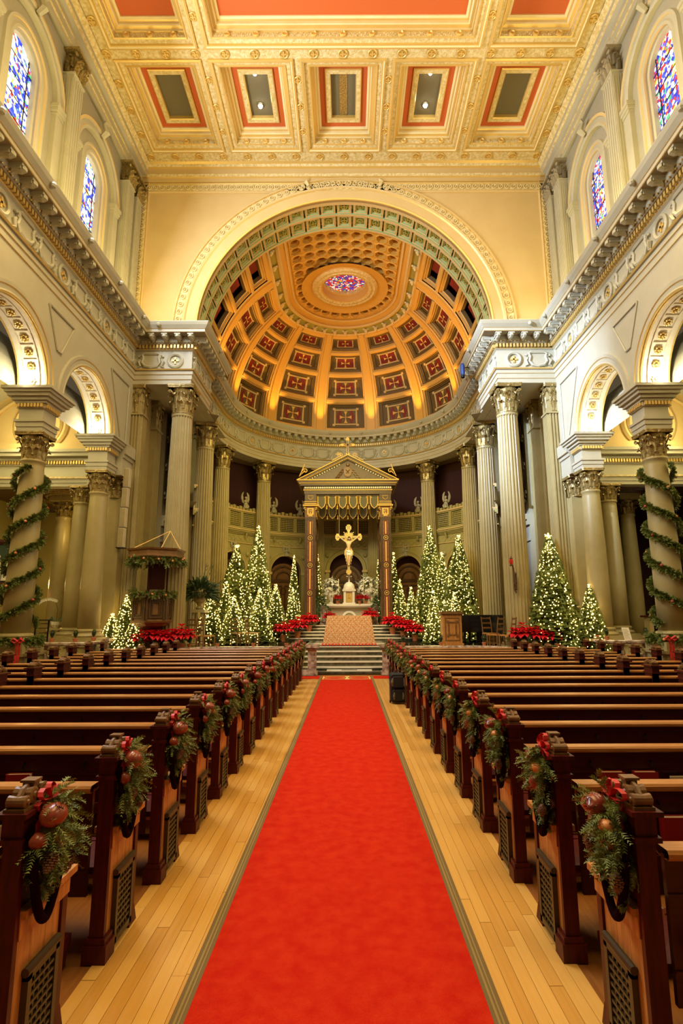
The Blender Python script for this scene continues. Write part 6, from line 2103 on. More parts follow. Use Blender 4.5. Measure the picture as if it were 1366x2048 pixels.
def cross_shape(mb, h, w_, zc, th, arm, y0, y1, mi=0, ends=True, cx=0.0):
    mb.box(cx - th, cx + th, y0, y1, 0, h, mi); mb.box(cx - w_, cx + w_, y0, y1, zc - arm, zc + arm, mi)
    if ends:
        for (x, z) in ((0, h), (-w_, zc), (w_, zc), (0, 0)):
            mb.box(cx + x - th * 1.9, cx + x + th * 1.9, y0 - 0.004, y1 + 0.004, z - th * 1.4, z + th * 1.4, mi)
            k = 1 if x == 0 else 0
            mb.box(cx + x * (1 + 1.8 * th / max(w_, .1)) - th * 1.0, cx + x * (1 + 1.8 * th / max(w_, .1)) + th * 1.0, y0 - 0.002, y1 + 0.002, z - th * 1.0 + (th * 1.6 if z == h else 0) * k, z + th * 1.0 + (th * 1.6 if z == h else 0) * k, mi)
m = MB(); cross_shape(m, 0.74, 0.23, 0.46, 0.045, 0.045, -0.03, 0.03, 0)
m2 = MB(); cross_shape(m2, 0.68, 0.20, 0.46, 0.022, 0.022, -0.036, -0.03, 0, False)
o = m.obj('roof_cross', CGOLD, t, loc=(0, -0.3, 9.38)); m2.obj('dark_inlay', WALN, o)
# ceiling of the canopy
MB().box(-2.0, 2.0, -0.2, 2.0, 7.36, 7.42).obj('soffit', WALN, t)
# hanging pennants, front and back rows
def pennant(w_, h):
    m = MB()
    out = [(-w_, 0), (w_, 0), (w_, -h * 0.62), (w_ * 0.78, -h * 0.74), (w_ * 0.78, -h * 0.80), (0, -h), (-w_ * 0.78, -h * 0.80), (-w_ * 0.78, -h * 0.74), (-w_, -h * 0.62)]
    i = len(m.v); m.v += [(x, -0.006, z) for x, z in out]; m.f.append(tuple(range(i, i + len(out)))); m.m.append(0)
    inn = [(x * 0.80, -0.014, z * 0.92 - 0.02) for x, z in out]; ou = [(x, -0.012, z) for x, z in out]
    m.grid([ou + [ou[0]], inn + [inn[0]]], 1)
    return m.mesh('pennant', [MATS['pennant_cloth'], CGOLD])
mat('pennant_cloth', (0.14, 0.12, 0.06), 0.85)
PN = pennant(0.20, 0.66)
m = MB(); m.tube([(0, 0, 0), (0, 0, -0.5)], 0.008, 5); m.lathe([(0.012, -0.50), (0.03, -0.54), (0.022, -0.58), (0.035, -0.68)], 8); TS_ = m.mesh('tassel', CGOLD)
for yy, z0 in ((-0.12, 7.42), (0.62, 7.06)):
    vb = MB().box(-1.52, 1.52, yy - 0.03, yy + 0.0, z0 - 0.04, z0).obj('valance_rod', CGOLD, t)
    for k in range(6):
        put('pennant', PN, t, loc=(-1.25 + k * 0.5, yy - 0.03, z0 - 0.02))
    for k in range(7):
        put('tassel', TS_, t, loc=(-1.5 + k * 0.5, yy - 0.035, z0 - 0.02))
        m = MB(); m.tube([(0.13 * cos(pi * q / 8), 0, 0.0 + 0.10 * sin(pi * q / 8)) for q in range(9)], 0.016, 5)
        if 0 < k < 6: put('valance_loop', m.mesh('valance_loop', CGOLD), t, loc=(-1.5 + k * 0.5, yy - 0.05, z0 - 0.16))

# ------------------------------------------------------------------ high altar, tabernacle
t = thing('high_altar', 'pale marble high altar with a broad mensa under the canopy', 'altar', (0.14, 26.3, AL))
m = MB(); m.box(-1.48, 1.48, -0.32, 0.35, 0.86, 0.955); m.box(-1.40, 1.40, -0.27, 0.3, 0.80, 0.86); m.obj('mensa', ALAB, t)
for sx in (-1, 1):
    m = MB(); m.box(sx * 0.98, sx * 1.34, -0.22, 0.25, 0.08, 0.80); m.box(sx * 0.94, sx * 1.38, -0.26, 0.29, 0, 0.08); m.box(sx * 0.96, sx * 1.36, -0.25, 0.28, 0.70, 0.80)
    m.lathe([(0.09, 0.1), (0.13, 0.2), (0.10, 0.5), (0.14, 0.7)], 12, c=(sx * 1.16, -0.22)); m.obj('altar_pier', VEIN, t)
m = MB(); m.box(-0.98, 0.98, -0.05, 0.2, 0, 0.80); m.obj('altar_front', CHFL, t)
m = MB()
arch_ring(m, lambda u, z, d: (u, -0.05 - d, z), 0, 0.30, [(0.34, 0.0), (0.34, 0.06), (0.24, 0.06), (0.22, 0.0)], 20, legs=0.02); m.obj('front_arch', ALAB, t)
t = thing('tabernacle', 'white domed tabernacle with a gilt door and small cross, on the high altar', 'tabernacle', (0.14, 26.3, AL + 0.955))
m = MB(); m.box(-0.30, 0.30, -0.26, 0.26, 0, 0.06); m.box(-0.26, -0.15, -0.22, 0.22, 0.06, 0.56); m.box(0.15, 0.26, -0.22, 0.22, 0.06, 0.56); m.box(-0.2, 0.2, -0.12, 0.22, 0.06, 0.56)
m.box(-0.28, 0.28, -0.24, 0.24, 0.56, 0.60); m.box(-0.32, 0.32, -0.28, 0.28, 0.60, 0.66); m.obj('body', ALAB, t)
m = MB(); m.lathe([(0.29, 0.66), (0.29, 0.72), (0.27, 0.73), (0.265, 0.80), (0.22, 0.92), (0.13, 1.0), (0.05, 1.03), (0.03, 1.05), (0.055, 1.09), (0.02, 1.13)], 20); m.obj('dome', ALAB, t, smooth=False)
m = MB(); m.box(-0.14, 0.14, -0.16, -0.12, 0.08, 0.54); m.ball((0, -0.16, 0.3), 0.05, 8); m.tube([(-0.08, -0.165, 0.2), (0, -0.17, 0.42), (0.08, -0.165, 0.2)], 0.015, 5); m.obj('gilt_door', GOLD, t)
m = MB(); cross_shape(m, 0.26, 0.09, 0.17, 0.017, 0.017, -0.015, 0.015); o = m.obj('finial_cross', ALAB, t, loc=(0, 0, 1.12))

# candles
for k, x in enumerate((-1.10, -0.80, -0.50, 0.68, 1.08, 1.36)):
    y = 26.42
    lb = ['outermost on the pulpit side', 'second from outside on the pulpit side', 'nearest the tabernacle on the pulpit side', 'nearest the tabernacle on the piano side', 'second from the tabernacle on the piano side', 'outermost on the piano side'][k]
    t = thing('altar_candlestick', 'white candle on the high altar, %s' % lb, 'candlestick', (x + 0.14, y, AL + 0.955), 0, 'candles on the high altar')
    m = MB(); m.lathe([(0.07, 0), (0.06, 0.03), (0.02, 0.06), (0.03, 0.16), (0.05, 0.24), (0.02, 0.34), (0.025, 0.52), (0.045, 0.56)], 10); m.obj('stand', ALAB, t)
    m = MB(); m.lathe([(0.022, 0.56), (0.022, 1.16 - 0.05 * (k % 2)), (0.004, 1.18 - 0.05 * (k % 2))], 8); m.obj('candle', WAX, t)

def flower_mass(name, label, cat, loc, rx, rz, nfl, nlf, seed, petal, vase, sizes=(0.05, 0.10), leafm=LEAF, twigs=0):
    r = random.Random(seed)
    t = thing(name, label, cat, loc)
    fl_, lf_ = MB(), MB()
    for k in range(nlf):
        a, b = r.uniform(0, 2 * pi), r.uniform(-0.55, 1.4)
        d = Vector((cos(a) * cos(b), sin(a) * cos(b), sin(b)))
        p = Vector((d.x * rx, d.y * rx * 0.7, d.z * rz)) * r.uniform(0.3, 0.85)
        L = r.uniform(0.12, 0.26); sd = d.cross(Vector((r.uniform(-1, 1), r.uniform(-1, 1), 0.3))).normalized() * L * 0.16
        q = p + d * L + Vector((0, 0, -0.03)); mid = p + d * L * 0.5
        lf_.tri(p, mid + sd, q); lf_.tri(p, q, mid - sd)
    for k in range(twigs):
        a, b = r.uniform(0, 2 * pi), r.uniform(0.2, 1.3)
        d = Vector((cos(a) * cos(b), sin(a) * cos(b) * 0.6, sin(b)))
        lf_.tube([tuple(d * 0.2), tuple(d * rx * 0.9), tuple(d * rx * 1.55 + Vector((0, 0, 0.06)))], 0.006, 3)
        for f in (0.8, 1.0, 1.2, 1.4):
            sprig(fl_ if petal else lf_, d * rx * f, d + Vector((r.uniform(-.6, .6), 0, r.uniform(-.4, .6))), 0.14, 4, 0.035, 0.025, r)
    for k in range(nfl):
        a, b = r.uniform(0, 2 * pi), r.uniform(-0.35, 1.4)
        d = Vector((cos(a) * cos(b), sin(a) * cos(b), sin(b)))
        p = Vector((d.x * rx, d.y * rx * 0.7, d.z * rz)) * r.uniform(0.75, 1.0)
        L = r.uniform(*sizes)
        u_ = d.cross(Vector((0, 0, 1))).normalized(); v_ = d.cross(u_)
        for j in range(6):
            c = 2 * pi * j / 6
            e = (u_ * cos(c) + v_ * sin(c)); sd = (u_ * -sin(c) + v_ * cos(c)) * L * 0.22
            q = p + e * L * 0.9 + d * L * 0.35
            fl_.tri(p, p + e * L * 0.5 + sd + d * L * 0.25, q); fl_.tri(p, q, p + e * L * 0.5 - sd + d * L * 0.25)
    lf_.obj('leaves', leafm, t)
    if nfl: fl_.obj('blossoms', petal, t)
    if vase:
        m = MB(); m.lathe(vase[0], 16); m.obj('urn', vase[1], t)
    return t
vase = ([(0.10, -0.62), (0.12, -0.58), (0.05, -0.52), (0.06, -0.46), (0.17, -0.28), (0.20, -0.12), (0.16, -0.06), (0.20, 0.0)], ALAB)
flower_mass('lily_arrangement', 'white lilies in a pale urn on the high altar, pulpit side of the tabernacle', 'flowers', (-0.72, 26.55, AL + 0.955 + 0.62), 0.46, 0.62, 190, 90, 1, PETAL, vase, twigs=7)
flower_mass('lily_arrangement', 'white lilies with tall twigs in a pale urn, piano side of the tabernacle', 'flowers', (1.08, 26.55, AL + 0.955 + 0.62), 0.54, 0.66, 230, 80, 2, PETAL, vase, twigs=14)
for x, lb in ((-1.25, 'pulpit side'), (1.55, 'piano side')):
    t = flower_mass('ivy_swag', 'dark ivy spilling over the high altar corner, %s' % lb, 'plant', (x, 26.0, AL + 1.05), 0.30, 0.22, 0, 90, 5, None, None)
    r_ = random.Random(4)
    m = MB()
    for k in range(120):
        f = r_.random(); p = Vector((0.05 * sin(k) + (-1 if x < 0 else 1) * 0.12 * f, -0.12, -0.95 * f)); a = r_.uniform(0, 6.28)
        d = Vector((cos(a), -0.6, sin(a))) * 0.10; sd = Vector((-sin(a), 0, cos(a))) * 0.04
        m.tri(p, p + d * 0.5 + sd, p + d); m.tri(p, p + d, p + d * 0.5 - sd)
    for k in range(60):
        f = r_.random(); p = Vector(((1 if x < 0 else -1) * (0.1 + 0.6 * f), -0.12, -0.1 - 0.75 * f ** 2)); a = r_.uniform(0, 6.28)
        d = Vector((cos(a), -0.6, sin(a))) * 0.09; sd = Vector((-sin(a), 0, cos(a))) * 0.035
        m.tri(p, p + d * 0.5 + sd, p + d); m.tri(p, p + d, p + d * 0.5 - sd)
    m.obj('trailing_ivy', LEAF, t)

# ------------------------------------------------------------------ hanging crucifix
t = thing('crucifix', 'gilt crucifix with sun rays, hung on wires above the tabernacle', 'crucifix', (0.13, 26.0, 3.66))
m = MB()
m.box(-0.055, 0.055, 0.0, 0.05, 0.10, 2.25); m.box(-0.50, 0.50, 0.0, 0.05, 1.72, 1.83)
for x, z, w_, h in ((0, 0.12, 0.12, 0.10), (0, 2.22, 0.13, 0.12), (-0.53, 1.775, 0.10, 0.13), (0.53, 1.775, 0.10, 0.13)):
    m.box(x - w_, x + w_, -0.004, 0.054, z - h * 0.7, z + h * 0.7); m.box(x - w_ * 0.6, x + w_ * 0.6, -0.003, 0.053, z - h * 1.25, z + h * 1.25)
m.obj('cross', GOLD, t)
m = MB()
m.box(-0.03, 0.03, -0.012, 0.0, 0.2, 1.6); m.box(-0.42, -0.1, -0.012, 0.0, 1.75, 1.80); m.box(0.1, 0.42, -0.012, 0.0, 1.75, 1.80); m.box(-0.08, 0.08, -0.012, 0, 2.14, 2.32)
for sx in (-1, 1): m.box(sx * 0.49, sx * 0.58, -0.012, 0, 1.72, 1.83)
m.obj('green_inlay', OCHRE, t)
m = MB()
for q in range(4):
    for da in (-0.28, 0.0, 0.28):
        a = pi / 4 + q * pi / 2 + da
        L = 0.34 - abs(da) * 0.3
        d = Vector((cos(a), 0, sin(a))); sd = Vector((-sin(a), 0, cos(a))) * 0.028
        c = Vector((0, 0.02, 1.775))
        m.quad(c + d * 0.10 - sd, c + d * 0.10 + sd, c + d * L + sd * 0.6, c + d * L - sd * 0.6)
        m.quad(c + d * 0.10 - sd + Vector((0, 0.02, 0)), c + d * 0.10 + sd + Vector((0, 0.02, 0)), c + d * L + sd * 0.6 + Vector((0, 0.02, 0)), c + d * L - sd * 0.6 + Vector((0, 0.02, 0)))
for sx in (-1, 1):      # long feathered rays that hang either side of the shaft
    for j in range(4):
        x0 = sx * (0.07 + 0.035 * j); z1 = 1.32 - 0.06 * j; z0 = 0.48 + 0.14 * j
        m.quad((x0 - 0.02, 0.015, z1), (x0 + 0.02, 0.015, z1), (x0 + 0.018 + sx * 0.02, 0.01, z0), (x0 - 0.012 + sx * 0.02, 0.01, z0))
m.obj('sun_rays', GOLD, t)
# corpus: one skinned figure
def skin_figure(name, verts, edges, radii, mat_, parent, levels=2, flat=None):
    me = bpy.data.meshes.new(name)
    me.from_pydata(verts, edges, [])
    me.materials.append(mat_)
    o = put(name, me, parent)
    sk = o.modifiers.new('skin', 'SKIN')
    sk.use_smooth_shade = True
    me.skin_vertices.new() if not me.skin_vertices else None
    for i_, r_ in enumerate(radii):
        v_ = me.skin_vertices[0].data[i_]
        v_.radius = (r_, r_ * (flat or 1.0)) if not isinstance(r_, tuple) else r_
        v_.use_root = (i_ == 0)
    ss = o.modifiers.new('subsurf', 'SUBSURF'); ss.levels = 1; ss.render_levels = levels
    return o
V = [(0, -0.055, 1.06), (0, -0.06, 1.20), (0.0, -0.065, 1.36), (0, -0.06, 1.50), (0.005, -0.07, 1.58), (0.02, -0.085, 1.66), (0.02, -0.085, 1.74),
     (-0.12, -0.055, 1.53), (-0.26, -0.045, 1.63), (-0.40, -0.03, 1.74), (-0.455, -0.028, 1.775),
     (0.12, -0.055, 1.53), (0.26, -0.045, 1.63), (0.40, -0.03, 1.74), (0.455, -0.028, 1.775),
     (-0.055, -0.06, 0.98), (-0.045, -0.11, 0.72), (-0.015, -0.06, 0.48), (-0.01, -0.09, 0.42),
     (0.055, -0.06, 0.98), (0.05, -0.11, 0.72), (0.018, -0.07, 0.48), (0.014, -0.10, 0.42)]
Ed = [(0, 1), (1, 2), (2, 3), (3, 4), (4, 5), (5, 6), (3, 7), (7, 8), (8, 9), (9, 10), (3, 11), (11, 12), (12, 13), (13, 14), (0, 15), (15, 16), (16, 17), (17, 18), (0, 19), (19, 20), (20, 21), (21, 22)]
Rr = [0.082, 0.072, 0.095, 0.085, 0.035, 0.058, 0.05, 0.042, 0.034, 0.024, 0.022, 0.042, 0.034, 0.024, 0.022, 0.062, 0.046, 0.028, 0.022, 0.062, 0.046, 0.028, 0.022]
skin_figure('carved_body', V, Ed, Rr, SKIN, t)
for sx in (-1, 1):
    m = MB()
    for j in range(5):
        a = 0.9 - j * 0.28
        m.tube([(sx * 0.465, -0.03, 1.785), (sx * (0.465 + 0.035 * cos(a)), -0.045, 1.785 + 0.035 * sin(a)), (sx * (0.465 + 0.045 * cos(a)), -0.065, 1.785 + 0.045 * sin(a))], [0.010, 0.008, 0.006], 5)
    m.obj('fingers', SKIN, t)
m = MB(); m.lathe([(0.115, 0.90), (0.125, 0.98), (0.12, 1.08), (0.10, 1.12)], 12, c=(0, -0.06), sy=0.75); m.tube([(-0.12, -0.13, 1.10), (0, -0.17, 1.04), (0.12, -0.13, 1.08)], 0.025, 5); m.tube([(0.1, -0.12, 1.08), (0.14, -0.13, 0.95), (0.12, -0.12, 0.85)], [0.03, 0.03, 0.01], 5)
m.obj('loincloth', PETAL, t)
m = MB(); m.ball((0.02, -0.075, 1.745), 0.066, 10, sz=0.9); m.tube([(0.07, -0.09, 1.74), (0.075, -0.10, 1.66), (0.06, -0.11, 1.62)], 0.02, 5); m.tube([(-0.03, -0.09, 1.74), (-0.035, -0.10, 1.66), (-0.02, -0.11, 1.62)], 0.02, 5); m.tube([(0.0, -0.13, 1.66), (0.02, -0.145, 1.62), (0.03, -0.13, 1.59)], [0.02, 0.025, 0.01], 6)
m.obj('hair_and_beard', WALN, t)
m = MB(); m.tube([(0.02 + 0.13 * cos(2 * pi * q / 20), -0.02, 1.76 + 0.13 * sin(2 * pi * q / 20)) for q in range(20)], 0.014, 5, closed=True)
i0 = len(m.v); m.v += [(0.02 + 0.125 * cos(2 * pi * q / 20), -0.016, 1.76 + 0.125 * sin(2 * pi * q / 20)) for q in range(20)]; m.f.append(tuple(range(i0, i0 + 20))); m.m.append(0)
m.obj('halo', GOLD, t)
for sx in (-1, 1):
    MB().tube([(sx * 0.45, 0.03, 1.83), (sx * 0.45, 0.05, 3.74)], 0.008, 4).obj('hanging_wire', CGOLD, t)

# ------------------------------------------------------------------ free-standing altar under its brocade cloth
t = thing('altar_table', 'freestanding altar wholly covered by a red and gold brocade cloth', 'altar', (XC, 20.85, CH))
m = MB(); m.box(-0.78, 0.78, -0.35, 0.38, 0.04, 1.0); m.obj('table', OAKC, t)
m = MB()
rows = []
nz = 10
per = []
W0, D0 = 0.80, 0.40
for side in range(4):
    for k in range(16):
        f = k / 16
        if side == 0: per.append((-W0 + 2 * W0 * f, -D0, 0, -1))
        elif side == 1: per.append((W0, -D0 + 2 * D0 * f, 1, 0))
        elif side == 2: per.append((W0 - 2 * W0 * f, D0, 0, 1))
        else: per.append((-W0, D0 - 2 * D0 * f, -1, 0))
for j in range(nz + 1):
    z = 1.04 * (1 - j / nz) + 0.012
    f = j / nz
    row = []
    for q, (x, y, nx, ny) in enumerate(per):
        side_amt = abs(nx)
        corner = max(0, (abs(x) - 0.55) / 0.25) * max(0, (abs(y) - 0.28) / 0.12) if True else 0
        e = 0.04 * f + 0.16 * f * side_amt + 0.02 * f * sin(q * 1.9) * (0.4 + side_amt)
        sx_ = 1 + 0.20 * f
        row.append((x * sx_ * (1 if side_amt else 1), y + ny * e * 0.7 + (0), z))
    rows.append(row)
m.grid(rows, 0, True)
i0 = len(m.v); m.v += [(x, y, 1.052) for x, y, _, _ in per]; m.f.append(tuple(range(i0, i0 + len(per)))); m.m.append(0)
m.obj('brocade_cloth', BROC, t)
m = MB()
for q, (x, y, nx, ny) in enumerate(per):
    if ny < 0 or nx != 0:
        xx = x * 1.20; yy = y + ny * 0.04
        m.lathe([(0.012, 0.075), (0.03, 0.045), (0.034, 0.0)], 6, c=(xx, yy - 0.005 * (ny < 0)), z=-0.0)
m.obj('red_tassels', RIB, t)
del t['label']; t['label'] = 'freestanding altar wholly covered by a red and gold brocade cloth'

# ------------------------------------------------------------------ pulpit
PX, PY = -5.93, 17.15
t = thing('pulpit', 'carved walnut pulpit with a panelled drum, beside the chancel column', 'pulpit', (PX, PY, CH))
def octa(m, prof, n=6, a0=pi / 6, mi=0): m.lathe(prof, n, a0=a0, mi=mi)
m = MB(); octa(m, [(0.30, 0), (0.30, 0.12), (0.16, 0.16), (0.14, 0.55), (0.22, 0.68), (0.44, 0.78)]); m.obj('stem', WALN, t)
m = MB(); octa(m, [(0.46, 0.78), (0.52, 0.84), (0.60, 0.88), (0.62, 0.93), (0.57, 0.95), (0.57, 1.62), (0.61, 1.66), (0.63, 1.74), (0.60, 1.76)]); m.obj('drum', OAKC, t)
for k in range(6):
    a = pi / 6 + pi / 6 + k * pi / 3
    n_ = Vector((cos(a), sin(a), 0)); u_ = Vector((-sin(a), cos(a), 0))
    ap = 0.57 * cos(pi / 6)
    fm = lambda u, z, d: tuple(n_ * (ap + d) + u_ * u + Vector((0, 0, z)))
    m = MB(); rect_ring(m, fm, -0.21, 0.21, 1.0, 1.58, [(0, 0), (0.015, 0.03), (0.05, 0.03), (0.06, 0.01), (0.09, 0.01), (0.10, 0.03), (0.12, 0.03), (0.13, 0.0)])
    for q in (-1, 1): mbox(m, fm, q * 0.255 - 0.03, q * 0.255 + 0.03, 0.96, 1.62, 0, 0.035)
    m.obj('panel', WALN, t)
m = MB(); m.box(-0.26, 0.26, 0.40, 0.48, 1.9, 3.0); m.box(-0.34, -0.26, 0.38, 0.5, 0.9, 3.0); m.box(0.26, 0.34, 0.38, 0.5, 0.9, 3.0); m.obj('back_board', WOOD, t)
def leafy_ring(parent, n_pts, R_, z, seed, drop=0.0, name='evergreen_trim'):
    r = random.Random(seed); m = MB(); pm = []
    for k in range(n_pts):
        a = 2 * pi * k / n_pts + r.uniform(-0.03, 0.03)
        p = (R_ * cos(a), R_ * sin(a), z + r.uniform(-0.05, 0.05) - drop * r.random())
        for _ in range(8):
            sprig(m, p, (cos(a) * r.uniform(0.1, 1) + r.uniform(-.5, .5), sin(a) * r.uniform(0.1, 1) + r.uniform(-.5, .5), r.uniform(-0.9, 0.6)), r.uniform(0.09, 0.18), 5, 0.06, 0.036, r)
        if k % 6 == 0: pm.append((p[0] * 1.1, p[1] * 1.1, p[2]))
    o = m.obj(name, NEED, parent)
    for p in pm: put('pomegranate', P_SM, parent, loc=p)
leafy_ring(t, 60, 0.60, 1.80, 5, 0.08)
t = thing('pulpit_canopy', 'six sided walnut sounding board hung above the pulpit, trimmed with greenery', 'canopy', (PX + 0.05, PY, 3.55))
m = MB(); octa(m, [(0.80, 0.0), (0.86, 0.02), (0.86, 0.06), (0.83, 0.08), (0.83, 0.20), (0.88, 0.23), (0.90, 0.28), (0.0, 0.30)]); m.obj('board', OAKC, t)
for k in range(24):
    a = 2 * pi * (k + 0.5) / 24
for (x, y) in ((-0.75, -0.2), (-0.45, -0.65), (0.35, -0.65), (0.75, -0.1)):
    MB().tube([(x, y, 0.28), (0.28, 0.30, 0.92)], 0.012, 5).obj('stay_rod', CGOLD, t)
leafy_ring(t, 74, 0.78, -0.03, 8, 0.12)

# ------------------------------------------------------------------ fern urn on a pedestal
t = flower_mass('fern_urn', 'big dark fern arrangement in a stone urn on a columned pedestal', 'potted plant', (-4.95, 18.9, 2.55), 0.66, 0.50, 0, 900, 11, None,
                ([(0.10, -0.55), (0.13, -0.50), (0.07, -0.42), (0.10, -0.34), (0.19, -0.28), (0.20, -0.18), (0.22, 0.0), (0.25, 0.05)], COLP), twigs=16)
m = MB(); m.box(-0.24, 0.24, -0.24, 0.24, -0.65, -0.55)
for a in range(4): m.lathe([(0.05, -1.68), (0.04, -1.62), (0.036, -0.72), (0.05, -0.65)], 10, c=(0.15 * (1 if a % 2 else -1), 0.15 * (1 if a > 1 else -1)))
m.box(-0.27, 0.27, -0.27, 0.27, -1.83, -1.68); m.obj('pedestal', COLP, t)

# ------------------------------------------------------------------ chairs
def chair_meshes():
    d = {}
    m = MB(); m.box(-0.21, 0.21, -0.20, 0.20, 0.43, 0.46); d['seat'] = m.mesh('seat', OAKP)
    m = MB(); m.box(-0.018, 0.018, -0.018, 0.018, 0, 0.44); d['leg'] = m.mesh('leg', OAKC)
    m = MB()
    for sx in (-1, 1): m.tube([(sx * 0.19, 0.18, 0.44), (sx * 0.19, 0.21, 0.75), (sx * 0.18, 0.25, 1.0)], 0.018, 5)
    for z in (0.60, 0.76, 0.92): m.box(-0.18, 0.18, 0.20 + (z - 0.6) * 0.12, 0.215 + (z - 0.6) * 0.12, z, z + 0.055)
    d['backrest'] = m.mesh('backrest', OAKC)
    m = MB()
    for sx in (-1, 1): m.box(sx * 0.18 - 0.008, sx * 0.18 + 0.008, -0.17, 0.17, 0.18, 0.20)
    m.box(-0.18, 0.18, -0.18, -0.165, 0.25, 0.27); d['stretcher'] = m.mesh('stretcher', OAKC)
    return d
CHM = chair_meshes()
def chair(x, y, rz, lb, z=CH, sc=1.0):
    t = thing('wooden_chair', lb, 'chair', (x, y, z), rz, 'wooden chairs in the chancel')
    t.scale = (sc, sc, sc)
    put('seat', CHM['seat'], t); put('backrest', CHM['backrest'], t); put('stretcher', CHM['stretcher'], t)
    for a in (-1, 1):
        for b in (-1, 1): put('leg', CHM['leg'], t, loc=(a * 0.19, b * 0.18, 0))
chair(-4.78, 18.1, 2.6, 'ladder back wooden chair between the pulpit and the fern urn, nearer the column')
chair(-4.42, 17.95, 2.2, 'ladder back wooden chair just in front of the fern urn')
chair(-3.85, 20.3, 2.3, 'ladder back chair before the lit fir cluster, nearer the fern urn')
chair(-3.40, 20.5, 2.0, 'ladder back chair before the lit fir cluster, nearer the altar')
chair(4.78, 17.95, -2.4, 'ladder back wooden chair beside the poinsettias, inner of the pair by the front column')
chair(5.02, 17.45, -2.2, 'ladder back wooden chair touching the poinsettias by the front column')
chair(4.95, 19.2, 0.4, 'ladder back chair behind the pair, between piano and front column')

# ------------------------------------------------------------------ lectern and grand piano
t = thing('lectern', 'square oak lectern with a raised front panel, before the piano', 'lectern', (3.72, 19.85, CH))
m = MB(); m.box(-0.33, 0.33, -0.26, 0.26, 0.10, 1.06); m.box(-0.37, 0.37, -0.30, 0.30, 0, 0.10); m.obj('body', OAKP, t)
m = MB(); m.box(-0.36, 0.36, -0.29, 0.29, 1.06, 1.10); m.box(-0.40, 0.40, -0.33, 0.33, 1.10, 1.15); m.box(-0.35, 0.35, -0.2, 0.3, 1.15, 1.19); m.obj('top', OAKC, t)
fm = lambda u, z, d: (u, -0.26 - d, z)
m = MB(); rect_ring(m, fm, -0.26, 0.26, 0.18, 0.98, [(0, 0), (0.01, 0.02), (0.03, 0.02), (0.04, 0)]); rect_ring(m, fm, -0.15, 0.15, 0.36, 0.84, [(0, 0), (0.01, 0.025), (0.04, 0.025), (0.05, 0)])
for sx in (-1, 1):
    for z in (0.84, 0.36): m.box(sx * 0.12, sx * 0.2, -0.29, -0.26, z - 0.04, z + 0.04)
m.obj('front_panel', OAKC, t)
t = thing('grand_piano', 'black grand piano under a plain dark cover, beside the lectern', 'piano', (4.95, 20.9, CH))
m = MB()
out = [(-0.74, -0.55), (0.74, -0.55), (0.74, -0.15), (0.60, 0.25), (0.30, 0.50), (0.05, 0.85), (-0.35, 0.95), (-0.70, 0.80), (-0.74, 0.4)]
for z0, z1, e in ((0.62, 0.98, 1.0), (0.98, 1.02, 1.03)):
    lo = [(x * e, y * e, z0) for x, y in out]; hi = [(x * e, y * e, z1) for x, y in out]
    i0 = len(m.v); m.grid([lo, hi], 0, True); m.f.append(tuple(i0 + k for k in range(len(out)))); m.m.append(0); m.f.append(tuple(i0 + len(out) + k for k in range(len(out)))); m.m.append(0)
m.obj('case', BLACK, t)
m = MB(); m.box(-0.76, 0.76, -0.58, -0.54, 0.45, 1.06); m.obj('hanging_cover', BLACK, t)
for x, y in ((-0.62, -0.4), (0.62, -0.4), (-0.2, 0.75)):
    m = MB(); m.lathe([(0.05, 0.62), (0.065, 0.5), (0.035, 0.1), (0.03, 0.05), (0.035, 0.0)], 10, c=(x, y)); m.obj('leg', BLACK, t)
m = MB(); m.box(-0.12, 0.12, -0.1, -0.06, 0.08, 0.62); m.box(-0.14, 0.14, -0.16, -0.04, 0.05, 0.09); m.obj('pedal_lyre', BLACK, t)
t = thing('piano_bench', 'low black bench half hidden beneath the piano', 'bench', (5.25, 19.95, CH))
MB().box(-0.30, 0.30, -0.15, 0.15, 0.40, 0.47).obj('seat', BLACK, t)
for a in (-1, 1):
    for b in (-1, 1): MB().box(a * 0.26 - 0.02, a * 0.26 + 0.02, b * 0.12 - 0.02, b * 0.12 + 0.02, 0, 0.40).obj('leg', BLACK, t)

# ------------------------------------------------------------------ sanctuary lamp bracket on the front column
t = thing('sanctuary_lamp', 'red glass lamp on an ornate dark bracket fixed to the front column', 'lamp', (5.30, 17.42, 2.45))
m = MB(); m.tube([(0.06, 0.02, 0.0), (0.04, -0.02, 0.35), (0.0, -0.05, 0.75), (-0.05, -0.12, 0.92), (-0.10, -0.20, 0.86)], [0.015, 0.03, 0.028, 0.02, 0.015], 6)
m.box(0.0, 0.10, -0.01, 0.03, 0.10, 0.62)
for z in (0.1, 0.3, 0.6): m.tube([(0.05 + 0.05 * cos(w_), -0.02, z + 0.05 * sin(w_)) for w_ in [q * 0.8 for q in range(8)]], 0.012, 4)
m.lathe([(0.05, 0.84), (0.07, 0.86), (0.02, 0.90)], 10, c=(-0.10, -0.20)); m.obj('bracket', WALN, t)
m = MB(); m.lathe([(0.035, 0.88), (0.055, 0.92), (0.06, 1.0), (0.045, 1.06)], 12, c=(-0.10, -0.20)); m.obj('red_glass', RGLASS, t)
m = MB(); m.lathe([(0.05, 1.06), (0.055, 1.075), (0.02, 1.10), (0.015, 1.14)], 10, c=(-0.10, -0.20)); m.obj('lid', WALN, t)

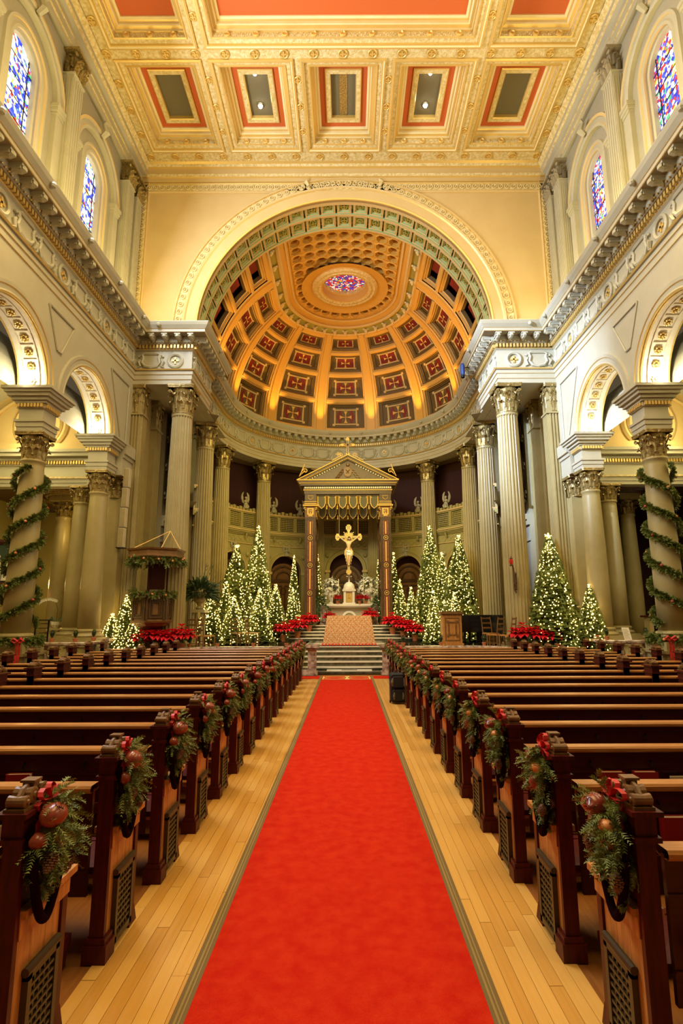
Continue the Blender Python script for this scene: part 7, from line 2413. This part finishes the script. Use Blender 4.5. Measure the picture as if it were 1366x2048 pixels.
# blue theatre lamp clamped to the cornice
t = thing('stage_lamp', 'small blue cylindrical theatre lamp clamped to the cornice above the piano', 'lamp', (4.47, 19.55, 11.05))
m = MB(); m.lathe([(0.07, -0.34), (0.085, -0.30), (0.085, 0.05), (0.06, 0.12), (0.03, 0.14)], 14); m.obj('housing', BLUE, t)
m = MB(); m.lathe([(0.072, -0.44), (0.072, -0.34)], 14, cap=False); m.obj('hood', IRON, t)
m = MB(); m.tube([(0.08, 0, -0.05), (0.2, 0, -0.02), (0.3, 0.1, 0.02)], 0.02, 5); m.tube([(0.2, 0.0, -0.02), (0.25, 0.1, -0.35), (0.4, 0.2, -0.5)], 0.008, 4); m.obj('clamp', IRON, t)

# column loudspeakers on the pulpit side
for k in range(4):
    z0 = 3.90 + k * 0.64
    lb = ['lowest', 'second from the bottom', 'third from the bottom', 'topmost'][k]
    t = thing('column_speaker', 'narrow cream loudspeaker box beside the chancel pilaster, %s of four' % lb, 'speaker', (-6.98 + 0.015 * k, 17.05, z0), 0, 'stacked loudspeakers on the pier')
    MB().box(-0.09, 0.09, -0.09, 0.09, 0, 0.61 if k else 0.61).obj('cabinet', PWHITE, t)
    MB().box(-0.075, 0.075, -0.096, -0.09, 0.02, 0.59).obj('front_cloth', COLP, t)
    if k == 0: MB().box(-0.12, 0.12, -0.11, 0.13, -0.03, 0.0).obj('bracket', IRON, t)

# ------------------------------------------------------------------ suitcase in the aisle
t = thing('wheeled_suitcase', 'black wheeled suitcase with raised handle, standing against the pews', 'suitcase', (1.12, 12.04, 0), 0.05)
def rounded(m, x, y0, y1, z0, z1, r, mi=0):
    rows = []
    for y, s_ in ((y0, 0.90), (y0 + 0.03, 1.0), (y1 - 0.03, 1.0), (y1, 0.90)):
        row = []
        for k in range(24):
            a = 2 * pi * k / 24
            cx_ = (x - r) * (1 if cos(a) > 0 else -1); cz_ = ((z1 - z0) / 2 - r) * (1 if sin(a) > 0 else -1)
            row.append(((cx_ + r * cos(a)) * s_, y, (z0 + z1) / 2 + (cz_ + r * sin(a)) * s_))
        rows.append(row)
    i0 = len(m.v); m.grid(rows, mi, True)
    m.f.append(tuple(i0 + k for k in range(24))); m.m.append(mi)
m = MB(); rounded(m, 0.165, -0.12, 0.12, 0.03, 0.62, 0.06); m.obj('body', FABR, t)
m = MB(); rounded(m, 0.14, -0.17, -0.12, 0.06, 0.30, 0.05); rounded(m, 0.13, -0.17, -0.12, 0.33, 0.56, 0.05); m.obj('front_pocket', FABR, t)
for sx in (-1, 1):
    m = MB(); m.tube([(sx * 0.12, -0.165, 0.52), (sx * 0.135, -0.17, 0.44), (sx * 0.12, -0.17, 0.36)], [0.02, 0.035, 0.02], 6); m.obj('grey_trim', FABG, t); m = MB(); m.tube([(sx * 0.09, -0.165, 0.24), (sx * 0.10, -0.17, 0.16), (sx * 0.09, -0.17, 0.10)], [0.015, 0.03, 0.02], 6); m.obj('grey_trim', FABG, t)
    m = MB(); m.tube([(sx * 0.15 - 0.015, 0.09, 0.03), (sx * 0.15 + 0.015, 0.09, 0.03)], 0.03, 10); m.obj('wheel', IRON, t)
m = MB(); m.tube([(-0.085, 0.09, 0.6), (-0.085, 0.09, 1.02), (0.085, 0.09, 1.02), (0.085, 0.09, 0.6)], 0.011, 5); m.obj('pull_handle', IRON, t)
m = MB(); m.tube([(-0.06, -0.02, 0.62), (-0.05, -0.02, 0.665), (0.05, -0.02, 0.665), (0.06, -0.02, 0.62)], 0.013, 6); m.obj('grab_handle', FABR, t)

# ------------------------------------------------------------------ things in the side chapels
t = thing('printed_card', 'white printed card leaning on the marble rail by the bare column', 'sign', (7.62, 15.22, 1.125))
m = MB(); m.quad((-0.10, -0.05, 0), (0.10, -0.05, 0), (0.08, 0.04, 0.32), (-0.12, 0.04, 0.32)); m.quad((-0.10, -0.045, 0), (0.10, -0.045, 0), (0.08, 0.045, 0.32), (-0.12, 0.045, 0.32)); m.obj('card', WAX, t)
m = MB()
for k in range(9):
    f = 0.12 + k * 0.09
    m.quad((-0.085 - 0.02 * f, -0.0515 + 0.09 * f, 0.32 * f), (0.075 - 0.02 * f - 0.02 * (k % 3), -0.0515 + 0.09 * f, 0.32 * f), (0.075 - 0.02 * f - 0.02 * (k % 3), -0.049 + 0.09 * f, 0.32 * f + 0.007), (-0.085 - 0.02 * f, -0.049 + 0.09 * f, 0.32 * f + 0.007))
o = m.obj('lines_of_print', CBORD, t); o['kind'] = 'stuff'
t = thing('relief_picture', 'dark framed relief of pale figures hung in the pulpit side aisle', 'picture', (-11.62, 18.1, 2.75))
m = MB(); rect_ring(m, lambda u, z, d: (u, -d, z), -0.75, 0.75, 0, 1.55, [(0, 0), (0, 0.08), (0.08, 0.10), (0.16, 0.04), (0.16, 0)]); m.obj('frame', WOOD, t)
MB().box(-0.72, 0.72, 0.0, 0.03, 0.03, 1.52).obj('panel', mat('relief_ground', (0.04, 0.07, 0.04), 0.7), t)
r_ = random.Random(6)
for x, sc in ((-0.42, 0.9), (-0.12, 1.05), (0.2, 0.95), (0.45, 0.8)):
    m = MB(); m.lathe([(0.12, 0.2), (0.10, 0.5 * sc), (0.11, 0.85 * sc), (0.04, 0.95 * sc)], 8, c=(x, 0), sy=0.4); m.ball((x, -0.02, 1.03 * sc), 0.07, 8)
    m.tube([(x, -0.04, 0.8 * sc), (x + r_.uniform(-0.15, 0.15), -0.06, 0.7 * sc), (x + r_.uniform(-0.2, 0.2), -0.05, 0.95 * sc)], 0.03, 5)
    m.obj('relief_figure', ALAB, t)
t = thing('orchid', 'white arching orchid in a pale bowl on a stone plinth, pulpit side chapel', 'potted plant', (-9.55, 18.5, CH))
m = MB(); m.box(-0.17, 0.17, -0.17, 0.17, 0, 0.62); m.box(-0.21, 0.21, -0.21, 0.21, 0.62, 0.70); m.obj('plinth', COLP, t)
m = MB(); m.lathe([(0.08, 0.70), (0.15, 0.80), (0.16, 0.90), (0.13, 0.90)], 12); m.obj('bowl', ALAB, t)
m = MB(); st_ = [(0, 0, 0.9), (0.02, 0, 1.3), (-0.10, 0, 1.62), (-0.38, 0, 1.66), (-0.60, 0, 1.52)]
m.tube(st_, 0.008, 5)
for a in (-1, 1): m.tri((0, 0, 0.9), (a * 0.18, 0.04, 1.08), (a * 0.26, 0, 0.96))
m.obj('stem', LEAF, t)
m = MB()
for k in range(11):
    f = k / 10; x = -0.04 - 0.56 * f; z = 1.58 + 0.09 * sin(pi * f * 0.8) - 0.12 * f * f
    for j in range(5):
        a = 2 * pi * j / 5 + k
        m.tri((x, -0.02, z), (x + 0.055 * cos(a - 0.4), -0.035, z + 0.055 * sin(a - 0.4)), (x + 0.055 * cos(a + 0.4), -0.035, z + 0.055 * sin(a + 0.4)))
m.obj('blossoms', PETAL, t)
t = thing('magazine_rack', 'black slatted rack standing before the dim chapel column, pulpit side', 'rack', (-9.35, 17.3, CH))
m = MB()
for sx in (-1, 1): m.box(sx * 0.20 - 0.015, sx * 0.20 + 0.015, -0.02, 0.02, 0, 0.95)
for k in range(6): m.box(-0.2, 0.2, -0.05, 0.02, 0.15 + k * 0.14, 0.17 + k * 0.14)
m.box(-0.26, 0.26, -0.14, 0.10, 0.95, 0.98); m.obj('frame', IRON, t)
t = thing('dark_chair', 'dark chair behind the garland column on the pulpit side', 'chair', (-9.9, 16.4, CH), 0.3)
MB().box(-0.22, 0.22, -0.2, 0.2, 0.42, 0.46).obj('seat', WOOD, t)
for a in (-1, 1):
    for b in (-1, 1): MB().box(a * 0.2 - 0.02, a * 0.2 + 0.02, b * 0.18 - 0.02, b * 0.18 + 0.02, 0, 0.42).obj('leg', WOOD, t)
m = MB(); m.box(-0.2, -0.16, 0.17, 0.2, 0.46, 0.98); m.box(0.16, 0.2, 0.17, 0.2, 0.46, 0.98)
for z in (0.6, 0.75, 0.9): m.box(-0.2, 0.2, 0.18, 0.2, z, z + 0.06)
m.obj('backrest', WOOD, t)
t = thing('wall_sconce', 'glowing red and amber sconce on the chapel column, pulpit side', 'lamp', (-10.98, 19.9, 2.25))
m = MB(); m.lathe([(0.03, 0.0), (0.05, 0.10), (0.05, 0.16), (0.03, 0.17)], 8); m.obj('holder', CGOLD, t)
m = MB(); m.lathe([(0.035, 0.17), (0.05, 0.28), (0.04, 0.42)], 10); m.obj('lit_glass', FLAME, t)
t = thing('side_table', 'dark topped table with pale legs in the piano side aisle', 'table', (9.75, 17.1, CH))
MB().box(-0.62, 0.62, -0.25, 0.25, 0.98, 1.04).obj('tabletop', WOODR, t)
for a in (-1, 1):
    m = MB(); m.box(a * 0.5 - 0.06, a * 0.5 + 0.06, -0.15, 0.15, 0.08, 0.98); m.box(a * 0.5 - 0.10, a * 0.5 + 0.10, -0.2, 0.2, 0, 0.08); m.obj('leg', COLP if a < 0 else IRON, t)
